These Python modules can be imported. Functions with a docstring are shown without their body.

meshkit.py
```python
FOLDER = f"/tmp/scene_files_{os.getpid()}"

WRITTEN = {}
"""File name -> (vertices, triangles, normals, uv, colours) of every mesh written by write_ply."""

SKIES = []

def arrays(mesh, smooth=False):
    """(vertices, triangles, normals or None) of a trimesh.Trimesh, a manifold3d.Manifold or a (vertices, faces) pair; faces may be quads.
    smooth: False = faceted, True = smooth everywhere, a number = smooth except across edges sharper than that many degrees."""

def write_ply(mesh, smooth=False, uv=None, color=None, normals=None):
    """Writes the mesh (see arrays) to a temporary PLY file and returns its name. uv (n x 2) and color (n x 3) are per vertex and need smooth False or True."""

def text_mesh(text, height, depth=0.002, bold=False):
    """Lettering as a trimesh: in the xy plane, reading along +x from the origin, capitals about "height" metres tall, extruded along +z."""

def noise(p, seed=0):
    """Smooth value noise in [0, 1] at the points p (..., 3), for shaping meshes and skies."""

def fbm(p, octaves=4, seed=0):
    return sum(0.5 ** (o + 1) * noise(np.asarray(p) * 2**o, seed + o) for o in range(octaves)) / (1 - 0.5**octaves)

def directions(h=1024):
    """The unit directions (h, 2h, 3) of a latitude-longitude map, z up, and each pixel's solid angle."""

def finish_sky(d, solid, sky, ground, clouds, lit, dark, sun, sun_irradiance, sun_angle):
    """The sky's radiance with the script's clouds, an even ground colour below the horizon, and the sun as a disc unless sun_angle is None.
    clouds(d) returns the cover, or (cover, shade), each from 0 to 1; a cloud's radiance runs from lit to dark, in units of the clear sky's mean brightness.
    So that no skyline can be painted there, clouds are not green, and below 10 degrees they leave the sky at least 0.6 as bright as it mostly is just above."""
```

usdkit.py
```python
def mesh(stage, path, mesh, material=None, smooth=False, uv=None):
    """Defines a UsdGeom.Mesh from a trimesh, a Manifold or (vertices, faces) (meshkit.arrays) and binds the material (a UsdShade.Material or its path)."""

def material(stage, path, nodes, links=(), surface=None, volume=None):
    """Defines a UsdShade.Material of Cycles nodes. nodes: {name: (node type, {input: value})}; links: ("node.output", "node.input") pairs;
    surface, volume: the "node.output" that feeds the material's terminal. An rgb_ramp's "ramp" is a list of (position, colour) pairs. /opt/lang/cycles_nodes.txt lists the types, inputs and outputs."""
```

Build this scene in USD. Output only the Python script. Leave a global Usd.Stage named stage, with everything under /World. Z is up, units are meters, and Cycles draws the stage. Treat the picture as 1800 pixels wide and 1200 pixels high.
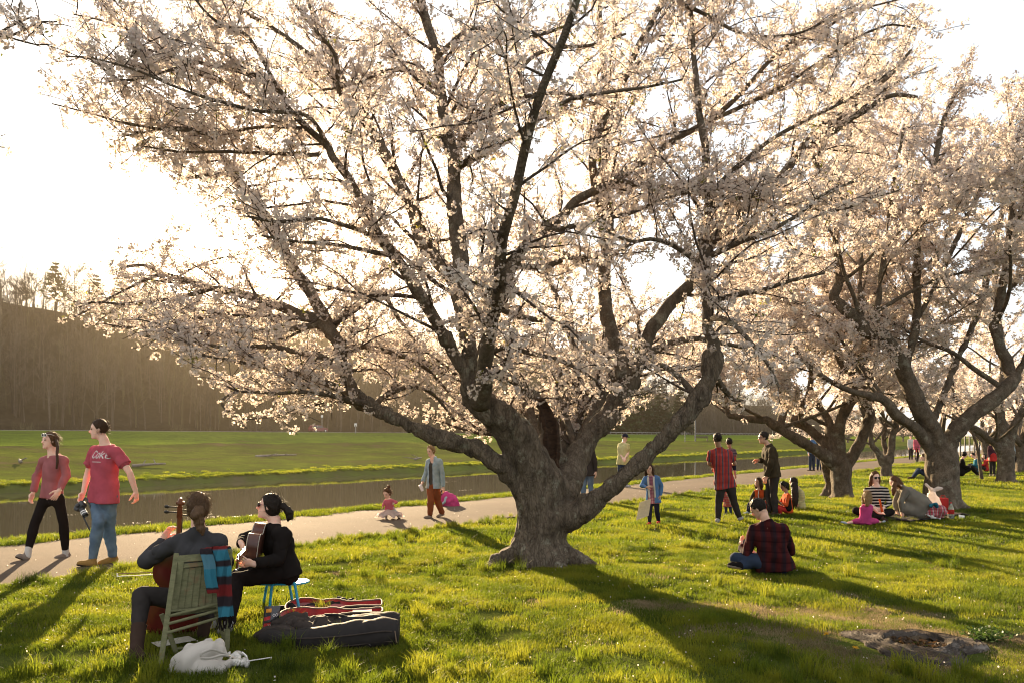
import math
import random
import numpy as np
import trimesh
import usdkit
import meshkit
from pxr import Usd, UsdGeom, UsdLux, UsdShade, Gf, Sdf, Vt

stage = Usd.Stage.CreateInMemory()
UsdGeom.SetStageUpAxis(stage, "Z")
UsdGeom.SetStageMetersPerUnit(stage, 1.0)
UsdGeom.Xform.Define(stage, "/World")
UsdGeom.Scope.Define(stage, "/World/Looks")

# ------------------------------------------------------------------ camera, sky, sun, exposure
EYE, FOC = 1.6, 1350.0            # eye height in metres, focal length in pixels of an 1800 wide picture
HORIZON = 768.0
cam = UsdGeom.Camera.Define(stage, "/World/viewpoint")
cam.CreateHorizontalApertureAttr(36.0)
cam.CreateVerticalApertureAttr(24.0)
cam.CreateFocalLengthAttr(36.0 * FOC / 1800)
cam.CreateVerticalApertureOffsetAttr(36.0 * (HORIZON - 600) / 1800)
cam.CreateClippingRangeAttr(Gf.Vec2f(0.05, 20000))
cam.CreateFStopAttr(4.0)
cam.CreateFocusDistanceAttr(8.6)
cam.CreateExposureAttr(2.28)
cam.AddTranslateOp().Set(Gf.Vec3d(0, 0, EYE))
cam.AddRotateXOp().Set(90.0)

SUN = np.array([(440 - 900) / FOC, 1.0, (768 - 418) / FOC])
SUN /= np.linalg.norm(SUN)
SUN_EL = float(math.asin(SUN[2]))
SUN_AZ = float(math.atan2(SUN[0], SUN[1]))
sky_mat = usdkit.material(stage, "/World/Looks/sky_air", {
    "sky": ("sky_texture", {"sky_type": "single_scattering", "sun_disc": False, "sun_elevation": SUN_EL, "sun_rotation": SUN_AZ,
                            "air_density": 1.0, "aerosol_density": 2.2, "ozone_density": 1.0}),
    "tc": ("texture_coordinate", {}),
    "mp": ("mapping", {"scale": (1.2, 1.2, 5.0)}),
    "nz": ("noise_texture", {"scale": 1.6, "detail": 6.0, "roughness": 0.55}),
    "rp": ("rgb_ramp", {"ramp": [(0.0, (0.62, 0.62, 0.62)), (0.42, (0.72, 0.72, 0.72)), (0.75, (0.95, 0.95, 0.95)), (1.0, (1, 1, 1))]}),
    "sep": ("separate_color", {}),
    "cl": ("mix_color", {"blend_type": "mix", "fac": 1.0, "b": (4.5, 4.55, 4.65)}),
    "bg": ("background_shader", {"strength": 0.054}),
}, [("tc.generated", "mp.vector"), ("mp.vector", "nz.vector"), ("nz.fac", "rp.fac"), ("rp.color", "sep.color"), ("sep.r", "cl.fac"),
    ("sky.color", "cl.a"), ("cl.result", "bg.color")], surface="bg.background")
dome = UsdLux.DomeLight.Define(stage, "/World/sky")
UsdShade.MaterialBindingAPI.Apply(dome.GetPrim()).Bind(sky_mat)
dome.GetPrim().SetCustomDataByKey("kind", "structure")
sun = UsdLux.DistantLight.Define(stage, "/World/sun")
sun.CreateNormalizeAttr(True)
sun.CreateIntensityAttr(1.25)
sun.CreateAngleAttr(0.7)
sun.CreateColorAttr(Gf.Vec3f(1.0, 0.75, 0.45))
_z = SUN
_x = np.cross([0, 0, 1.0], _z); _x /= np.linalg.norm(_x)
_y = np.cross(_z, _x)
sun.AddTransformOp().Set(Gf.Matrix4d(*_x, 0, *_y, 0, *_z, 0, 0, 0, 0, 1))

# ------------------------------------------------------------------ helpers
USED, LOCS = {}, {}


def numbered(parent, name):
    k = USED.setdefault(parent, {})
    n = k.get(name, 0)
    k[name] = n + 1
    return f"{parent}/{name}" + (f"_{n:03d}" if n else "")


def tag(prim, label=None, cat=None, group=None, kind=None):
    p = prim.GetPrim() if hasattr(prim, "GetPrim") else prim
    for k, v in (("label", label), ("category", cat), ("group", group), ("kind", kind)):
        if v:
            p.SetCustomDataByKey(k, v)
    return p


def thing(name, label=None, cat=None, loc=(0, 0, 0), rotz=0.0, group=None, kind=None):
    path = numbered("/World", name)
    x = UsdGeom.Xform.Define(stage, path)
    x.AddTranslateOp().Set(Gf.Vec3d(*map(float, loc)))
    if rotz:
        x.AddRotateZOp().Set(math.degrees(rotz))
    LOCS[path] = (np.array(loc, float), rotz)
    tag(x, label, cat, group, kind)
    return path


def local_of(path, v):
    """World points into the local space of the thing that PATH lies under."""
    top = "/".join(path.split("/")[:3])
    if top in LOCS:
        loc, rz = LOCS[top]
        v = v - loc
        if rz:
            c, s = math.cos(-rz), math.sin(-rz)
            v = np.c_[c * v[:, 0] - s * v[:, 1], s * v[:, 0] + c * v[:, 1], v[:, 2]]
    return v


def vf(m):
    if hasattr(m, "to_mesh"):
        k = m.to_mesh()
        return np.array(k.vert_properties[:, :3], float), np.array(k.tri_verts, int)
    if isinstance(m, (tuple, list)):
        v, f = np.asarray(m[0], float), np.asarray(m[1], int)
        if f.shape[1] == 4:
            f = np.vstack([f[:, [0, 1, 2]], f[:, [0, 2, 3]]])
        return v, f
    return np.array(m.vertices, float), np.array(m.faces, int)


def cat(*ms):
    vs, fs, n = [], [], 0
    for m in ms:
        v, f = vf(m)
        vs.append(v); fs.append(f + n); n += len(v)
    return np.vstack(vs), np.vstack(fs)


def obj(name, mesh, mat, parent=None, smooth=True, world=True, label=None, category=None, group=None, kind=None):
    """One Mesh prim: a part of PARENT (a path), or a top-level thing. With world=True the points are world points."""
    v, f = vf(mesh)
    path = numbered(parent or "/World", name)
    if parent and world:
        v = local_of(path, v)
    m = usdkit.mesh(stage, path, (v, f), M[mat], smooth=smooth)
    tag(m, label, category, group, kind)
    return path


def solo(name, mesh, mat, label, category, group=None, smooth=True):
    """A thing that is one mesh: its origin at its base."""
    v, f = vf(mesh)
    loc = np.array([v[:, 0].mean(), v[:, 1].mean(), v[:, 2].min()])
    path = numbered("/World", name)
    m = usdkit.mesh(stage, path, (v - loc, f), M[mat], smooth=smooth)
    UsdGeom.Xformable(m).AddTranslateOp().Set(Gf.Vec3d(*map(float, loc)))
    tag(m, label, category, group)
    return path


def P(px, py, Y):
    """The point at distance Y along the view that the photograph shows at pixel (px, py)."""
    return np.array([(px - 900) / FOC * Y, Y, EYE - (py - HORIZON) / FOC * Y])


def box(sx, sy, sz, at=(0, 0, 0), b=0.0):
    """A box with its edges chamfered by b."""
    if not b:
        m = trimesh.creation.box([sx, sy, sz])
        m.apply_translation(at)
        return vf(m)
    x, y, z = sx / 2, sy / 2, sz / 2
    p = []
    for i in (-1, 1):
        for j in (-1, 1):
            for k in (-1, 1):
                p += [(i * (x - b), j * (y - b), k * z), (i * (x - b), j * y, k * (z - b)), (i * x, j * (y - b), k * (z - b))]
    m = trimesh.convex.convex_hull(np.array(p))
    m.apply_translation(at)
    return vf(m)


def bar(a, b, w, d, up=(0, 0, 1), bev=0.003):
    """A rectangular bar from a to b: width w (sideways), depth d (along up)."""
    a, b, up = np.array(a, float), np.array(b, float), np.array(up, float)
    t = b - a
    L = np.linalg.norm(t); t /= L
    s = np.cross(t, up); s /= np.linalg.norm(s)
    u = np.cross(s, t)
    v, f = box(w, L, d, b=bev)
    return v @ np.array([s, t, u]) + (a + b) / 2, f


def tube(pts, r, sides=8, cap=True, flat=None):
    """A tube along pts; r a number or one per point. flat=(axis, k) squeezes the section along an axis."""
    p = np.asarray(pts, float)
    r = np.broadcast_to(np.asarray(r, float), (len(p),))
    t = np.gradient(p, axis=0)
    t /= np.linalg.norm(t, axis=1, keepdims=True) + 1e-12
    n = np.zeros_like(p)
    a = np.array([0, 0, 1.0]) if abs(t[0][2]) < 0.9 else np.array([1.0, 0, 0])
    n0 = np.cross(t[0], a); n0 /= np.linalg.norm(n0)
    for i in range(len(p)):
        n0 = n0 - t[i] * np.dot(n0, t[i]); n0 /= np.linalg.norm(n0) + 1e-12
        n[i] = n0
    b = np.cross(t, n)
    ang = np.arange(sides) * 2 * np.pi / sides
    off = np.cos(ang)[None, :, None] * n[:, None] + np.sin(ang)[None, :, None] * b[:, None]
    if flat is not None:
        ax = np.array(flat[0], float); ax /= np.linalg.norm(ax)
        off = off - (1 - flat[1]) * (off @ ax)[..., None] * ax
    v = (p[:, None] + r[:, None, None] * off).reshape(-1, 3)
    i, j = np.meshgrid(np.arange(len(p) - 1), np.arange(sides), indexing="ij")
    q = np.stack([i * sides + j, i * sides + (j + 1) % sides, (i + 1) * sides + (j + 1) % sides, (i + 1) * sides + j], -1).reshape(-1, 4)
    f = np.vstack([q[:, [0, 1, 2]], q[:, [0, 2, 3]]])
    if cap:
        k = len(v)
        v = np.vstack([v, p[0] - t[0] * r[0] * 0.3, p[-1] + t[-1] * r[-1] * 0.3])
        j = np.arange(sides)
        e = (len(p) - 1) * sides
        f = np.vstack([f, np.c_[np.full(sides, k), (j + 1) % sides, j], np.c_[np.full(sides, k + 1), e + j, e + (j + 1) % sides]])
    return v, f


def spline(pts, n=6):
    """Catmull-Rom through the points (any dimension), n steps for each span."""
    p = np.asarray(pts, float)
    q = np.vstack([2 * p[0] - p[1], p, 2 * p[-1] - p[-2]])
    out = []
    for i in range(1, len(q) - 2):
        u = np.linspace(0, 1, n, endpoint=False)[:, None]
        a, b, c, d = q[i - 1], q[i], q[i + 1], q[i + 2]
        out.append(0.5 * ((2 * b) + (c - a) * u + (2 * a - 5 * b + 4 * c - d) * u ** 2 + (3 * b - a - 3 * c + d) * u ** 3))
    return np.vstack(out + [p[-1:]])


def lathe(profile, n=24):
    """A solid of revolution about z: profile of (radius, z)."""
    pr = np.asarray(profile, float)
    a = np.arange(n) * 2 * np.pi / n
    v = np.stack([pr[:, 0, None] * np.cos(a), pr[:, 0, None] * np.sin(a), np.repeat(pr[:, 1, None], n, 1)], -1).reshape(-1, 3)
    i, j = np.meshgrid(np.arange(len(pr) - 1), np.arange(n), indexing="ij")
    q = np.stack([i * n + j, i * n + (j + 1) % n, (i + 1) * n + (j + 1) % n, (i + 1) * n + j], -1).reshape(-1, 4)
    return v, np.vstack([q[:, [0, 1, 2]], q[:, [0, 2, 3]]])


def frame(t, up=(0, 0, 1)):
    t = np.array(t, float); t /= np.linalg.norm(t)
    s = np.cross(t, up); s /= np.linalg.norm(s)
    return s, t, np.cross(s, t)


def moved(m, R=None, at=(0, 0, 0)):
    """R: three rows, the images of x, y and z."""
    v, f = vf(m)
    if R is not None:
        v = v @ np.array(R, float)
    return v + np.array(at, float), f


def rot(axis, a):
    return trimesh.transformations.rotation_matrix(a, axis)[:3, :3].T


def surface_nets(D, o, h):
    s = D < 0
    c = [s[i:s.shape[0] - 1 + i, j:s.shape[1] - 1 + j, k:s.shape[2] - 1 + k] for i in (0, 1) for j in (0, 1) for k in (0, 1)]
    cnt = sum(x.astype(np.int8) for x in c)
    act = np.argwhere((cnt > 0) & (cnt < 8))
    off = np.array([(i, j, k) for i in (0, 1) for j in (0, 1) for k in (0, 1)])
    val = np.stack([D[act[:, 0] + a, act[:, 1] + b, act[:, 2] + e] for a, b, e in off], 1).astype(float)
    pos, num = np.zeros((len(act), 3)), np.zeros(len(act))
    for a in range(8):
        for b in range(a + 1, 8):
            if np.abs(off[a] - off[b]).sum() != 1:
                continue
            x = (val[:, a] < 0) != (val[:, b] < 0)
            t = np.where(x, val[:, a] / np.where(x, val[:, a] - val[:, b], 1), 0)
            pos += np.where(x[:, None], off[a] + t[:, None] * (off[b] - off[a]), 0)
            num += x
    v = (act + pos / num[:, None]) * h + o
    idx = np.full(cnt.shape, -1, np.int64)
    idx[act[:, 0], act[:, 1], act[:, 2]] = np.arange(len(act))
    F = []
    for ax in range(3):
        d = s.swapaxes(0, ax)
        ch = np.argwhere(d[1:] != d[:-1])
        g = ch.copy(); g[:, [0, ax]] = ch[:, [ax, 0]]
        u, w = (ax + 1) % 3, (ax + 2) % 3
        ok = (g[:, u] > 0) & (g[:, w] > 0) & (g[:, u] < s.shape[u] - 1) & (g[:, w] < s.shape[w] - 1)
        g = g[ok]
        ins = s[g[:, 0], g[:, 1], g[:, 2]]
        q = []
        for du, dw in ((0, 0), (-1, 0), (-1, -1), (0, -1)):
            e = g.copy(); e[:, u] += du; e[:, w] += dw
            q.append(idx[e[:, 0], e[:, 1], e[:, 2]])
        q = np.stack(q, 1)
        q[~ins] = q[~ins][:, ::-1]
        F.append(q)
    F = np.vstack(F)
    F = F[(F >= 0).all(1)]
    return v, np.vstack([F[:, [0, 1, 2]], F[:, [0, 2, 3]]])


class Field:
    """A soft body: rounded cones and ellipsoids in smooth union, then cuts, meshed."""

    def __init__(self, k=0.02):
        self.k, self.p, self.cuts = k, [], []

    def cone(self, a, b, ra, rb=None, k=None):
        self.p.append(("c", np.array(a, float), np.array(b, float), float(ra), float(ra if rb is None else rb), self.k if k is None else k))
        return self

    def chain(self, pts, rs, k=None):
        """One tapering run of cones, joined to the rest as a whole."""
        self.p.append(("g", np.array(pts, float), np.array(rs, float), 0, 0, self.k if k is None else k))
        return self

    def ell(self, c, R, r, k=None):
        self.p.append(("e", np.array(c, float), np.array(R, float), np.array(r, float), float(max(r)), self.k if k is None else k))
        return self

    def sub(self, a, b, ra, rb=None):
        self.cuts.append(("c", np.array(a, float), np.array(b, float), float(ra), float(ra if rb is None else rb)))
        return self

    def plane(self, p, n):
        """Cuts away the side that n points to."""
        n = np.array(n, float)
        self.cuts.append(("p", np.array(p, float), n / np.linalg.norm(n)))
        return self

    @staticmethod
    def dist(pr, X):
        if pr[0] == "c":
            a, b, ra, rb = pr[1:5]
            ab = b - a
            t = np.clip(((X - a) @ ab) / max(ab @ ab, 1e-9), 0, 1)
            return np.linalg.norm(X - a - t[..., None] * ab, axis=-1) - (ra + (rb - ra) * t)
        if pr[0] == "g":
            return np.min([Field.dist(("c", pr[1][i], pr[1][i + 1], pr[2][i], pr[2][i + 1]), X) for i in range(len(pr[1]) - 1)], 0)
        c, R, r = pr[1:4]
        q = (X - c) @ R.T / r
        l = np.linalg.norm(q, axis=-1)
        g = np.linalg.norm(q / r, axis=-1)
        return np.where(g > 1e-9, l * (l - 1) / np.maximum(g, 1e-9), -min(r))

    def mesh(self, h, disp=None):
        lo, hi = [], []
        for q in self.p:
            if q[0] == "g":
                m = q[2].max() + q[5]
                lo.append(q[1].min(0) - m); hi.append(q[1].max(0) + m)
            elif q[0] == "c":
                m = max(q[3], q[4]) + q[5]
                lo.append(np.minimum(q[1], q[2]) - m); hi.append(np.maximum(q[1], q[2]) + m)
            else:
                lo.append(q[1] - q[4] - q[5]); hi.append(q[1] + q[4] + q[5])
        lo, hi = np.array(lo) - 3 * h, np.array(hi) + 3 * h
        o = lo.min(0)
        n = np.ceil((hi.max(0) - o) / h).astype(int) + 1
        D = np.full(n, 10.0, np.float32)
        ax = [o[i] + np.arange(n[i]) * h for i in range(3)]
        for q, l, u in zip(self.p, lo, hi):
            i0 = np.maximum(((l - o) / h).astype(int), 0); i1 = np.minimum(((u - o) / h).astype(int) + 2, n)
            X = np.stack(np.meshgrid(*[ax[k][i0[k]:i1[k]] for k in range(3)], indexing="ij"), -1)
            d = self.dist(q, X)
            S = D[i0[0]:i1[0], i0[1]:i1[1], i0[2]:i1[2]]
            k = max(q[5], 1e-5)
            t = np.clip(0.5 + 0.5 * (S - d) / k, 0, 1)
            S[...] = S + t * (d - S) - k * t * (1 - t)
        near = np.argwhere(np.abs(D) < 4 * h + 0.03)
        X = o + near * h
        d = D[near[:, 0], near[:, 1], near[:, 2]].astype(float)
        if disp is not None:
            d = d + disp(X)
        for q in self.cuts:
            d = np.maximum(d, (X - q[1]) @ q[2]) if q[0] == "p" else np.maximum(d, -self.dist(q, X))
        D[near[:, 0], near[:, 1], near[:, 2]] = d
        for q in self.cuts:
            if q[0] == "p":
                A = [(ax[i] - q[1][i]) * q[2][i] for i in range(3)]
                D = np.maximum(D, (A[0][:, None, None] + A[1][None, :, None] + A[2][None, None, :]).astype(np.float32))
        return surface_nets(D, o, h)


def instancer(path, protos, where, which, quats, scales, kind="stuff"):
    """protos: (name, mesh, material). quats: (n, 4) as w x y z."""
    pi = UsdGeom.PointInstancer.Define(stage, path)
    rel = pi.CreatePrototypesRel()
    for name, mesh, mat, smooth in protos:
        pp = f"{path}/{name}"
        usdkit.mesh(stage, pp, mesh, M[mat], smooth=smooth)
        rel.AddTarget(pp)
    pi.CreateProtoIndicesAttr(Vt.IntArray.FromNumpy(np.asarray(which, np.int32)))
    pi.CreatePositionsAttr(Vt.Vec3fArray.FromNumpy(np.asarray(where, np.float32)))
    q = np.asarray(quats, np.float32)
    qh = Vt.QuathArray([Gf.Quath(float(a), float(b), float(c), float(d)) for a, b, c, d in q])
    pi.CreateOrientationsAttr(qh)
    s = np.asarray(scales, np.float32)
    pi.CreateScalesAttr(Vt.Vec3fArray.FromNumpy(np.repeat(s[:, None], 3, 1) if s.ndim == 1 else s))
    tag(pi, kind=kind)
    return pi


def random_quats(rng, n):
    q = rng.normal(size=(n, 4))
    return q / np.linalg.norm(q, axis=1, keepdims=True)


def yaw_quats(a):
    return np.stack([np.cos(a / 2), 0 * a, 0 * a, np.sin(a / 2)], 1)


# ------------------------------------------------------------------ materials
M = {}


def mat(name, *a, **k):
    M[name] = usdkit.material(stage, "/World/Looks/" + name, *a, **k)


def plain(name, c, rough=0.7, c2=None, scale=30.0, bump=0.0, bscale=None, spec=0.3, sheen=0.0, metal=0.0, trans=0.0, detail=4.0):
    """A principled material whose colour wanders between c and c2."""
    c2 = c2 or tuple(x * 0.8 for x in c)
    n = {"tc": ("texture_coordinate", {}), "nz": ("noise_texture", {"scale": scale, "detail": detail}),
         "rp": ("rgb_ramp", {"ramp": [(0.3, c2), (0.7, c)]}),
         "p": ("principled_bsdf", {"roughness": rough, "specular_ior_level": spec, "sheen_weight": sheen, "metallic": metal})}
    l = [("tc.object", "nz.vector"), ("nz.fac", "rp.fac"), ("rp.color", "p.base_color")]
    if bump:
        n["nb"] = ("noise_texture", {"scale": bscale or scale * 3, "detail": 3.0})
        n["bp"] = ("bump", {"strength": 1.0, "distance": bump})
        l += [("tc.object", "nb.vector"), ("nb.fac", "bp.height"), ("bp.normal", "p.normal")]
    out = "p.BSDF"
    if trans:
        n["tl"] = ("translucent_bsdf", {})
        n["mx"] = ("mix_closure", {"fac": trans})
        l += [("rp.color", "tl.color"), ("p.BSDF", "mx.closure1"), ("tl.BSDF", "mx.closure2")]
        out = "mx.closure"
    mat(name, n, l, surface=out)


def leafy(name, ramp, scale=1.2, trans=0.5, rough=0.55, fine=None, tint=1.25):
    """Thin leaf or petal: diffuse and light passing through, colour from world position and from each copy."""
    n = {"g": ("geometry", {}), "nz": ("noise_texture", {"scale": scale, "detail": 5.0, "roughness": 0.65}),
         "oi": ("object_info", {}), "ad": ("math", {"math_type": "multiply_add", "value2": 0.35, "value3": -0.17}),
         "sm": ("math", {"math_type": "add"}), "rp": ("rgb_ramp", {"ramp": ramp}),
         "p": ("principled_bsdf", {"roughness": rough, "specular_ior_level": 0.25}), "tl": ("translucent_bsdf", {}),
         "br": ("mix_color", {"blend_type": "multiply", "fac": 1.0, "b": (tint, tint, tint)}),
         "mx": ("mix_closure", {"fac": trans})}
    l = [("g.position", "nz.vector"), ("oi.random", "ad.value1"), ("ad.value", "sm.value1"), ("nz.fac", "sm.value2"), ("sm.value", "rp.fac"),
         ("rp.color", "p.base_color"), ("rp.color", "br.a"), ("br.result", "tl.color"), ("p.BSDF", "mx.closure1"), ("tl.BSDF", "mx.closure2")]
    mat(name, n, l, surface="mx.closure")


leafy("grass", [(0.25, (0.042, 0.064, 0.006)), (0.45, (0.100, 0.134, 0.009)), (0.68, (0.20, 0.204, 0.016))], 0.9, 0.58)
leafy("dry_grass", [(0.3, (0.13, 0.10, 0.05)), (0.7, (0.30, 0.23, 0.13))], 2.0, 0.4)
leafy("petal", [(0.25, (0.53, 0.455, 0.41)), (0.6, (0.66, 0.59, 0.535))], 3.0, 0.47, tint=1.2)
leafy("petal_far", [(0.25, (0.56, 0.46, 0.40)), (0.7, (0.70, 0.60, 0.53))], 0.8, 0.52, tint=1.3)
leafy("young_leaf", [(0.3, (0.10, 0.12, 0.02)), (0.7, (0.20, 0.17, 0.03))], 3.0, 0.5)
leafy("needle", [(0.3, (0.018, 0.028, 0.010)), (0.7, (0.045, 0.055, 0.018))], 0.8, 0.2)
leafy("evergreen", [(0.3, (0.012, 0.024, 0.008)), (0.7, (0.035, 0.055, 0.014))], 0.5, 0.2)
leafy("shrub_leaf", [(0.3, (0.02, 0.045, 0.008)), (0.7, (0.06, 0.10, 0.018))], 8.0, 0.35)


def ground_mat(name, ramp, s1, s2, rough=0.95, bump=0.02, bs=60.0, spec=0.0):
    n = {"g": ("geometry", {}), "n1": ("noise_texture", {"scale": s1, "detail": 8.0, "roughness": 0.6}), "n2": ("noise_texture", {"scale": s2, "detail": 4.0}),
         "m": ("mix_float", {"fac": 0.45}), "rp": ("rgb_ramp", {"ramp": ramp}), "nb": ("noise_texture", {"scale": bs, "detail": 4.0}),
         "bp": ("bump", {"strength": 1.0, "distance": bump}), "p": ("principled_bsdf", {"roughness": rough, "specular_ior_level": spec})}
    l = [("g.position", "n1.vector"), ("g.position", "n2.vector"), ("g.position", "nb.vector"), ("n1.fac", "m.a"), ("n2.fac", "m.b"), ("m.result", "rp.fac"),
         ("rp.color", "p.base_color"), ("nb.fac", "bp.height"), ("bp.normal", "p.normal")]
    mat(name, n, l, surface="p.BSDF")


ground_mat("lawn_soil", [(0.3, (0.035, 0.045, 0.012)), (0.5, (0.06, 0.075, 0.016)), (0.7, (0.10, 0.10, 0.028))], 0.6, 9.0, bump=0.03, bs=40)
ground_mat("asphalt", [(0.3, (0.085, 0.063, 0.047)), (0.5, (0.115, 0.087, 0.064)), (0.7, (0.15, 0.115, 0.087))], 0.5, 90.0, rough=0.95, spec=0.05, bump=0.006, bs=160)
ground_mat("road_surface", [(0.3, (0.16, 0.15, 0.14)), (0.7, (0.22, 0.20, 0.18))], 0.2, 3.0, rough=0.8, bump=0.005, bs=20)
ground_mat("bank_grass", [(0.32, (0.11, 0.10, 0.035)), (0.42, (0.075, 0.105, 0.020)), (0.58, (0.11, 0.15, 0.022)), (0.72, (0.17, 0.175, 0.035))], 0.05, 0.7, bump=0.05, bs=2.5)
ground_mat("bank_slope", [(0.34, (0.095, 0.072, 0.045)), (0.44, (0.065, 0.070, 0.022)), (0.56, (0.075, 0.092, 0.020)), (0.70, (0.12, 0.125, 0.03))], 0.12, 0.5, bump=0.08, bs=2.2)
ground_mat("leaf_litter", [(0.3, (0.022, 0.018, 0.012)), (0.7, (0.060, 0.047, 0.031))], 0.08, 0.9, bump=0.3, bs=2.0)
ground_mat("mud", [(0.3, (0.04, 0.03, 0.02)), (0.7, (0.10, 0.075, 0.05))], 0.6, 9.0, bump=0.05, bs=12)
mat("water_surface", {"g": ("geometry", {}), "mp": ("mapping", {"scale": (1.0, 1.0, 1.0), "rotation": (0, 0, 0.9)}), "mp2": ("mapping", {"scale": (0.5, 1.6, 1.0), "rotation": (0, 0, 0.9)}),
                      "n1": ("noise_texture", {"scale": 1.4, "detail": 4.0, "roughness": 0.6}), "n2": ("noise_texture", {"scale": 0.18, "detail": 2.0}),
                      "rp": ("rgb_ramp", {"ramp": [(0.40, (0.05, 0.05, 0.05)), (0.62, (1, 1, 1))]}), "mu": ("mix_color", {"blend_type": "multiply", "fac": 1.0}),
                      "bp": ("bump", {"strength": 1.0, "distance": 0.0035}),
                      "p": ("principled_bsdf", {"base_color": (0.030, 0.027, 0.015), "roughness": 0.015, "specular_ior_level": 0.5, "ior": 1.33})},
    [("g.position", "mp.vector"), ("g.position", "mp2.vector"), ("mp2.vector", "n1.vector"), ("mp.vector", "n2.vector"), ("n2.fac", "rp.fac"), ("rp.color", "mu.a"), ("n1.color", "mu.b"), ("mu.result", "bp.height"),
     ("bp.normal", "p.normal")], surface="p.BSDF")


def bark(name, c1, c2, lichen, scale=1.0, bump=0.03, zs=3.2, cracks=0.0):
    n = {"tc": ("texture_coordinate", {}), "mp": ("mapping", {"scale": (1, 1, zs)}), "n1": ("noise_texture", {"scale": 7.0 * scale, "detail": 8.0, "roughness": 0.7}),
         "n2": ("noise_texture", {"scale": 3.5 * scale, "detail": 6.0, "roughness": 0.75}), "rp": ("rgb_ramp", {"ramp": [(0.3, c1), (0.7, c2)]}),
         "rl": ("rgb_ramp", {"ramp": [(0.0, (0, 0, 0)), (0.56, (0, 0, 0)), (0.64, (0.8, 0.8, 0.8)), (1, (1, 1, 1))]}), "mx": ("mix_color", {"blend_type": "mix", "b": lichen}),
         "sp": ("separate_color", {}), "nb": ("noise_texture", {"scale": 26.0 * scale, "detail": 6.0, "roughness": 0.7}), "bp": ("bump", {"strength": 1.0, "distance": bump}),
         "p": ("principled_bsdf", {"roughness": 0.9, "specular_ior_level": 0.2})}
    l = [("tc.object", "mp.vector"), ("mp.vector", "n1.vector"), ("tc.object", "n2.vector"), ("n1.fac", "rp.fac"), ("n2.fac", "rl.fac"), ("rl.color", "sp.color"), ("sp.r", "mx.fac"),
         ("rp.color", "mx.a"), ("mp.vector", "nb.vector"), ("bp.normal", "p.normal")]
    if cracks:   # plates of old bark with fissures between them
        n |= {"nd": ("noise_texture", {"scale": 5.0, "detail": 4.0}), "ad": ("vector_math", {"math_type": "multiply_add", "vector2": (0.3, 0.3, 0.3)}),
              "vo": ("voronoi_texture", {"feature": "distance_to_edge", "scale": cracks}), "rc": ("rgb_ramp", {"ramp": [(0.0, (0.62, 0.60, 0.57)), (0.08, (0.88, 0.87, 0.86)), (0.18, (1, 1, 1))]}),
              "mc": ("mix_color", {"blend_type": "multiply", "fac": 1.0}), "cl": ("math", {"math_type": "minimum", "value2": 0.16}), "mb": ("math", {"math_type": "multiply_add", "value2": 1.6})}
        l += [("mp.vector", "nd.vector"), ("nd.color", "ad.vector1"), ("mp.vector", "ad.vector3"), ("ad.vector", "vo.vector"), ("vo.distance", "rc.fac"), ("mx.result", "mc.a"), ("rc.color", "mc.b"), ("mc.result", "p.base_color"),
              ("vo.distance", "cl.value1"), ("cl.value", "mb.value1"), ("nb.fac", "mb.value3"), ("mb.value", "bp.height")]
    else:
        l += [("mx.result", "p.base_color"), ("nb.fac", "bp.height")]
    mat(name, n, l, surface="p.BSDF")


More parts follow.
